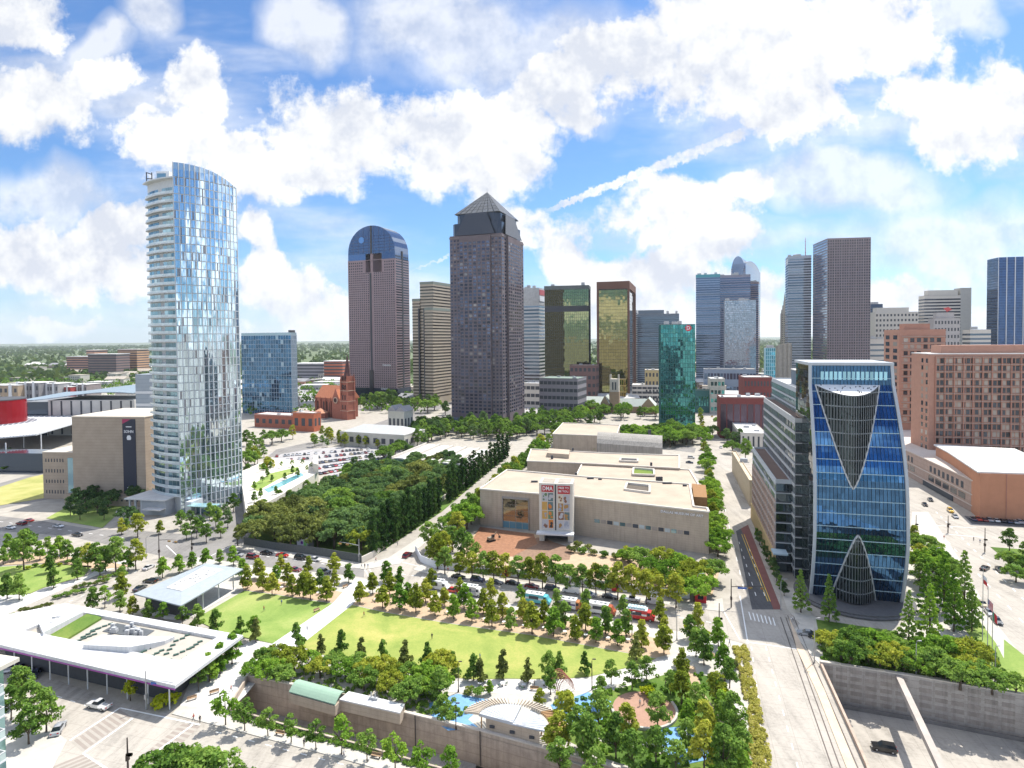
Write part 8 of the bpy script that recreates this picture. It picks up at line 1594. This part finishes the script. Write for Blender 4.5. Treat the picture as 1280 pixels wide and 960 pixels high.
signal(183, 886, 8.4, 7, -.2, 'traffic signal with blue street sign at the restaurant corner', mat=GPOLE, sign=1); signal(160, 965, 6.5, 0, 0, 'dark signal pole standing in the lower left crossing'); signal(899, 793, 8.5, 0, 0, 'tall dark signal pole at the park corner by the wide street'); signal(914, 759, 8.5, 9, -.15, 'traffic signal with blue street sign over the wide street', sign=1)
signal(1185, 666, 7, 0, 0, 'signal pole beside the right road crossing'); signal(1145, 668, 8, 0, 0, 'signal pole left of the right road near the prow tower'); signal(1231, 690, 9, 0, 0, 'signal pole with cabinet on the right island corner')
lamp(976, 762, 9, 1.2, 0, 'slim grey lamp post by the corner of the prow tower'); lamp(1018, 828, 11, .8, 0, 'tall grey lamp post at the left end of the freeway wall'); lamp(1145, 846, 8.5, .6, 0, 'grey lamp post standing in the middle of the freeway wall trees'); lamp(1285, 872, 9, .6, 0, 'grey lamp post at the right end of the freeway wall'); lamp(183, 698, 8, .4, 0, 'thin pale pole left of the crossing below the tall tower'); lamp(249, 669, 8, -2, 0, 'curved lamp post in front of the tall tower garden'); lamp(573, 865, 7, .3, 0, 'dark lamp post at the near lawn edge behind the pool', mat=POLE); lamp(740, 862, 7, .3, 0, 'dark lamp post among the trees right of the fan shelter', mat=POLE); lamp(846, 800, 6.5, .3, 0, 'pale lamp post at the white path junction'); lamp(790, 795, 6.5, .3, 0, 'pale lamp post before the red tour bus'); lamp(570, 912, 5.5, .2, 0, 'dark lamp post beside the blue play ground near the wall', mat=POLE); lamp(872, 745, 7, 1.5, 0, 'pale lamp post by the red kiosk'); lamp(1170, 712, 7.5, .8, 0, 'lamp post with two tan banners by the right road'); lamp(1244, 850, 8, .4, 0, 'thin grey pole right of the flagpoles')
p = G(1170, 712); 
for s_ in (-1, 1): pass
t = thing('banner_pair', 'pair of tan street banners hanging on the lamp post by the right road', 'banner', (p.x, p.y, 3.4)); mb = MB(); mb.box(-1.1, -.15, -.03, .03, 0, 2.4); mb.build('banner', paint('banner tan', (.45,.3,.12), .7), t); mb = MB(); mb.box(.15, 1.1, -.03, .03, 0, 2.4); mb.build('banner', paint('banner tan', (.45,.3,.12), .7), t)
# flagpoles
def flag(name, px, py, h, cols, label, fz, vertical=False):
    p = G(px, py, .24); t = thing('flagpole', label, 'flagpole', (p.x, p.y, .24), R(20)); mb = MB(); mb.tube([(0, 0, 0), (0, 0, h)], [.12, .06], 8); mb.lathe([(.02, h), (.14, h+.1), (.02, h+.24)], 8); mb.build('pole', GPOLE, t)
    n = 8; W_, Hh = 2.6, 2.2
    def pt(u, v): return (.08+W_*u*.55, .3*math.sin(u*6)+.1*v, fz+Hh*v-u*u*2.0)
    base = None
    for ci, (c, u0, u1, v0, v1) in enumerate(cols):
        mb = MB()
        for i in range(n):
            a, b_ = u0+(u1-u0)*i/n, u0+(u1-u0)*(i+1)/n; q = [pt(a, v0), pt(b_, v0), pt(b_, v1), pt(a, v1)]; q = [(x, y-.01*ci, z) for x, y, z in q]; mb.quad(*q); mb.quad(*[(x, y+.03, z) for x, y, z in q[::-1]])
        o = mb.build('flag' if ci == 0 else 'field', paint('flag %.2f %.2f' % c[:2], c, .7), t if base is None else base); base = base or o
RED_, WHT_, BLU_ = (.5,.02,.03), (.7,.7,.7), (.03,.05,.25)
flag('us', 1234, 838, 20, [(WHT_,0,1,0,1)]+[(RED_,0,1,i/7,(i+.5)/7) for i in range(7)]+[(BLU_,0,.42,.46,1)], 'nearer flagpole with red white striped flag and blue corner', 15)
flag('tx', 1228, 800, 19, [(RED_,0,1,0,.5),(WHT_,.3,1,.5,1),(BLU_,0,.3,0,1)], 'farther flagpole with blue white and red flag', 15)
flag('gr', 1240, 832, 15, [((.03,.22,.12),0,1,0,1),(RED_,.5,1,0,1)], 'shortest flagpole with green and red flag', 11)
# playground, tables, benches
t = thing('climbing_dome', 'white climbing dome of bars on the blue play surface', 'climbing frame', (*G(868, 928)[:2], .18)); 
for k in range(5):
    a = PI*k/5; mb = MB(); mb.tube([(2.4*math.cos(a)*math.cos(q), 2.4*math.sin(a)*math.cos(q), 2.3*math.sin(q)) for q in [PI*i/10 for i in range(11)]], .06, 5); mb.build('hoop', WHM, t)
for z, r_ in ((.8, 2.25), (1.6, 1.7)): mb = MB(); mb.tube([(r_*math.cos(q), r_*math.sin(q), z) for q in [2*PI*i/16 for i in range(17)]], .06, 5); mb.build('ring', WHM, t)
t = thing('play_tunnel', 'rusty red arched play tunnel beside the near lawn edge', 'play tunnel', (*G(708, 866)[:2], .15), .4)
for k in range(7): mb = MB(); mb.tube([(2.0*math.cos(q), k*.7, 3.2*math.sin(q)) for q in [PI*i/10 for i in range(11)]], .09, 5); mb.build('arch', paint('rust red', (.3,.08,.05), .6), t)
tb = MB(); tb.lathe([(.04, .7), (.55, .72), (.55, .76), (.04, .76)], 12); TT = tb.mesh('table_top', WHM); tb = MB(); tb.lathe([(.25, 0), (.05, .05), (.05, .7)], 8); TS = tb.mesh('stand', POLE); tb = MB(); tb.box(-.22, .22, -.22, .22, .42, .46); tb.box(-.22, .22, .2, .24, .46, .85); CS = tb.mesh('seat', paint('green chair', (.05,.12,.08), .5)); tb = MB(); [tb.bar((x, y, 0), (x*.8, y*.8, .42), .04) for x in (-.22, .22) for y in (-.22, .22)]; CF = tb.mesh('chair_frame', POLE)
pr = random.Random(4)
TP = [(470,752),(492,755),(515,758),(538,764),(560,768),(584,771),(606,777),(630,781),(655,785),(680,788),(706,793),(732,797),(760,801),(785,803),(325,731),(352,737),(374,741),(398,744),(600,858),(628,858),(655,860),(680,858),(500,760),(645,776),(720,786)]
for i, (x, y) in enumerate(sorted(TP)):
    p = G(x, y); t = thing('cafe_table', '%s round white cafe table from the left under the park trees' % nth(i+1), 'table', (p.x, p.y, .17), 0, 'cafe tables under the park trees'); inst(TT, 'table_top', t); inst(TS, 'stand', t)
    for k in range(2):
        a = pr.uniform(0, 6.28); c = thing('cafe_chair', '%s green cafe chair of the %s table from the left' % (['first', 'second'][k], nth(i+1)), 'chair', (p.x+.95*math.cos(a+k*2.4), p.y+.95*math.sin(a+k*2.4), .17), a+k*2.4-PI/2, 'green chairs around the cafe tables'); inst(CS, 'seat', c); inst(CF, 'chair_frame', c)
for i, (x, y, an) in enumerate(((396,765,.9),(432,735,.9),(322,822,.6),(268,868,.6),(240,876,.6),(610,864,-.15),(668,864,-.1),(852,822,.4),(892,822,1.3),(905,850,1.4),(350,920,-.3),(470,948,-.3))):
    p = G(x, y); t = thing('park_bench', ['bench left of the path between the lawns', 'bench at the upper end of the lawn path', 'bench at the upper side of the white plaza', 'bench in the middle of the white plaza', 'bench at the lower side of the white plaza', 'bench at the left of the near promenade', 'bench at the right of the near promenade', 'bench by the white path junction', 'bench on the tan path by the grasses', 'bench farther down the tan path', 'left bench on the pavement below the ramp', 'right bench on the pavement below the ramp'][i], 'bench', (p.x, p.y, .2), an)
    mb = MB(); mb.box(-1, 1, -.25, .25, .42, .48); mb.build('seat', matte('bench timber', (.35,.24,.15)), t); mb = MB(); mb.box(-1, 1, .22, .28, .5, .88); mb.build('backrest', matte('bench timber', (.35,.24,.15)), t)
    for s_ in (-.8, .8): mb = MB(); mb.box(s_-.05, s_+.05, -.22, .24, 0, .42); mb.build('leg', POLE, t)
# ---------------------------------------------------------------- people
def person_mesh(pose, shirt, pants, hair):
    st = {'walk': .28, 'stand': .05, 'stride': .36}[pose]; J = [(0,0,.95,.13),(0,0,1.15,.12),(0,0,1.38,.14),(0,0,1.5,.055),(0,.01,1.57,.06),(0,.02,1.68,.085),(0,.01,1.76,.06)]
    E = [(0,1),(1,2),(2,3),(3,4),(4,5),(5,6)]
    for s_ in (-1, 1):
        b = len(J); f = st*s_; J += [(s_*.09,0,.88,.09),(s_*.1,f*.5+.03,.48,.06),(s_*.1,f*.9-.03,.09,.045),(s_*.1,f*.9+.12,.05,.04)]; E += [(0,b),(b,b+1),(b+1,b+2),(b+2,b+3)]
        b = len(J); J += [(s_*.17,0,1.4,.055),(s_*.22,-f*.35,1.14,.042),(s_*.22,-f*.6+.12,.92,.034),(s_*.215,-f*.6+.17,.84,.03)]; E += [(2,b),(b,b+1),(b+1,b+2),(b+2,b+3)]
    me = bpy.data.meshes.new('person'); me.from_pydata([j[:3] for j in J], E, []); o = bpy.data.objects.new('person', me); COL.objects.link(o); md = o.modifiers.new('skin', 'SKIN')
    for i, d in enumerate(me.skin_vertices[0].data): d.radius = (J[i][3], J[i][3]); d.use_root = i == 0
    o.modifiers.new('sub', 'SUBSURF').levels = 1; dg = bpy.context.evaluated_depsgraph_get(); dg.update(); m2 = bpy.data.meshes.new_from_object(o.evaluated_get(dg)); bpy.data.objects.remove(o)
    SK = paint('skin', (.42,.26,.18), .6)
    for c in (SK, paint('cloth %.2f %.2f' % shirt[:2], shirt, .8), paint('cloth %.2f %.2f' % pants[:2], pants, .8), paint('hair %.2f' % hair[0], hair, .7), BUMP): m2.materials.append(c)
    for f in m2.polygons:
        c = f.center; f.material_index = 4 if c.z < .09 else 2 if c.z < .97 and abs(c.x) < .19 else 1 if c.z < 1.45 and not (c.z < 1.08 and abs(c.x) > .18) else 3 if (c.z > 1.7 or (c.y < -.01 and c.z > 1.58)) else 0
        f.use_smooth = True
    m2.name = 'person'; return m2
PM = [person_mesh('walk', (.6,.6,.6), (.05,.06,.12), (.04,.02,.01)), person_mesh('stand', (.05,.05,.06), (.1,.09,.08), (.03,.02,.01)), person_mesh('stride', (.45,.06,.05), (.12,.12,.14), (.15,.08,.03)), person_mesh('walk', (.1,.2,.4), (.3,.26,.2), (.02,.02,.02))]
PL_ = [(452,710,0,'person in white top walking leftmost of the three at the crossing'),(456,711,1,'person in black standing in the middle of the three at the crossing'),(460,711,3,'person in blue top walking right of the three at the crossing'),(470,703,2,'person in red top on the corner before the poplars'),(497,683,0,'person in white walking up the side street by the poplars'),(805,882,1,'person in black standing on the brown play circle'),(800,884,0,'person in white walking across the brown play circle'),(832,860,1,'person in black on the path by the low planting'),(250,905,1,'person in black waiting at the lower left crossing'),(242,903,2,'person in red top walking at the lower left crossing'),(991,778,0,'person in white walking on the pavement below the prow tower'),(1217,677,1,'person in black crossing near the right island'),(1225,680,3,'person in blue top crossing near the right island'),(352,757,3,'person in blue top strolling on the small west lawn'),(455,772,2,'person in red top strolling at the top left of the big lawn'),(384,790,0,'person in white walking down the path between the lawns'),(610,860,3,'person in blue top on the near promenade left'),(668,861,1,'person in black on the near promenade right'),(590,866,2,'person in red top beside the blue play ground'),(905,803,0,'person in white standing at the park corner'),(912,808,3,'person in blue top standing at the park corner'),(289,866,2,'person in red top walking over the white plaza'),(270,846,3,'person in blue top walking over the white plaza'),(1180,675,2,'person in red top at the right road kerb'),(540,800,1,'person in black sitting out on the middle of the big lawn'),(700,828,0,'person in white walking over the right half of the big lawn'),(600,826,3,'person in blue top walking over the near middle of the big lawn'),(330,765,2,'person in red top on the middle of the small west lawn'),(430,948,0,'person in white on the pavement below the ramp'),(380,935,1,'person in black on the pavement below the ramp'),(560,716,2,'person in red top on the pavement by the hoarding corner'),(925,850,1,'person in black on the tan path beside the grasses'),(648,700,3,'person in blue top before the banner tower'),(880,765,0,'person in white near the red kiosk')]
for px, py, k, lab in PL_:
    p = G(px, py); o = inst(PM[k], 'person', None, (p.x, p.y, .22), (0, 0, pr.uniform(0, 6.28))); o['label'] = lab; o['category'] = 'person'
# air: distant haze
mb = MB(); mb.box(-16000, 16000, -400, 16000, -12, 420); o = mb.build('haze', None, None); o['kind'] = 'stuff'; o['label'] = 'thin pale haze over the distant city'; o['category'] = 'haze'
hm = bpy.data.materials.new('haze'); hm.use_nodes = True; nt = hm.node_tree; nt.nodes.remove(nt.nodes['Principled BSDF']); pv_ = nt.nodes.new('ShaderNodeVolumePrincipled'); pv_.inputs['Color'].default_value = (.86,.92,1,1); pv_.inputs['Density'].default_value = .000035; pv_.inputs['Anisotropy'].default_value = .3
nt.links.new(pv_.outputs[0], nt.nodes['Material Output'].inputs['Volume']); o.data.materials.clear(); o.data.materials.append(hm)
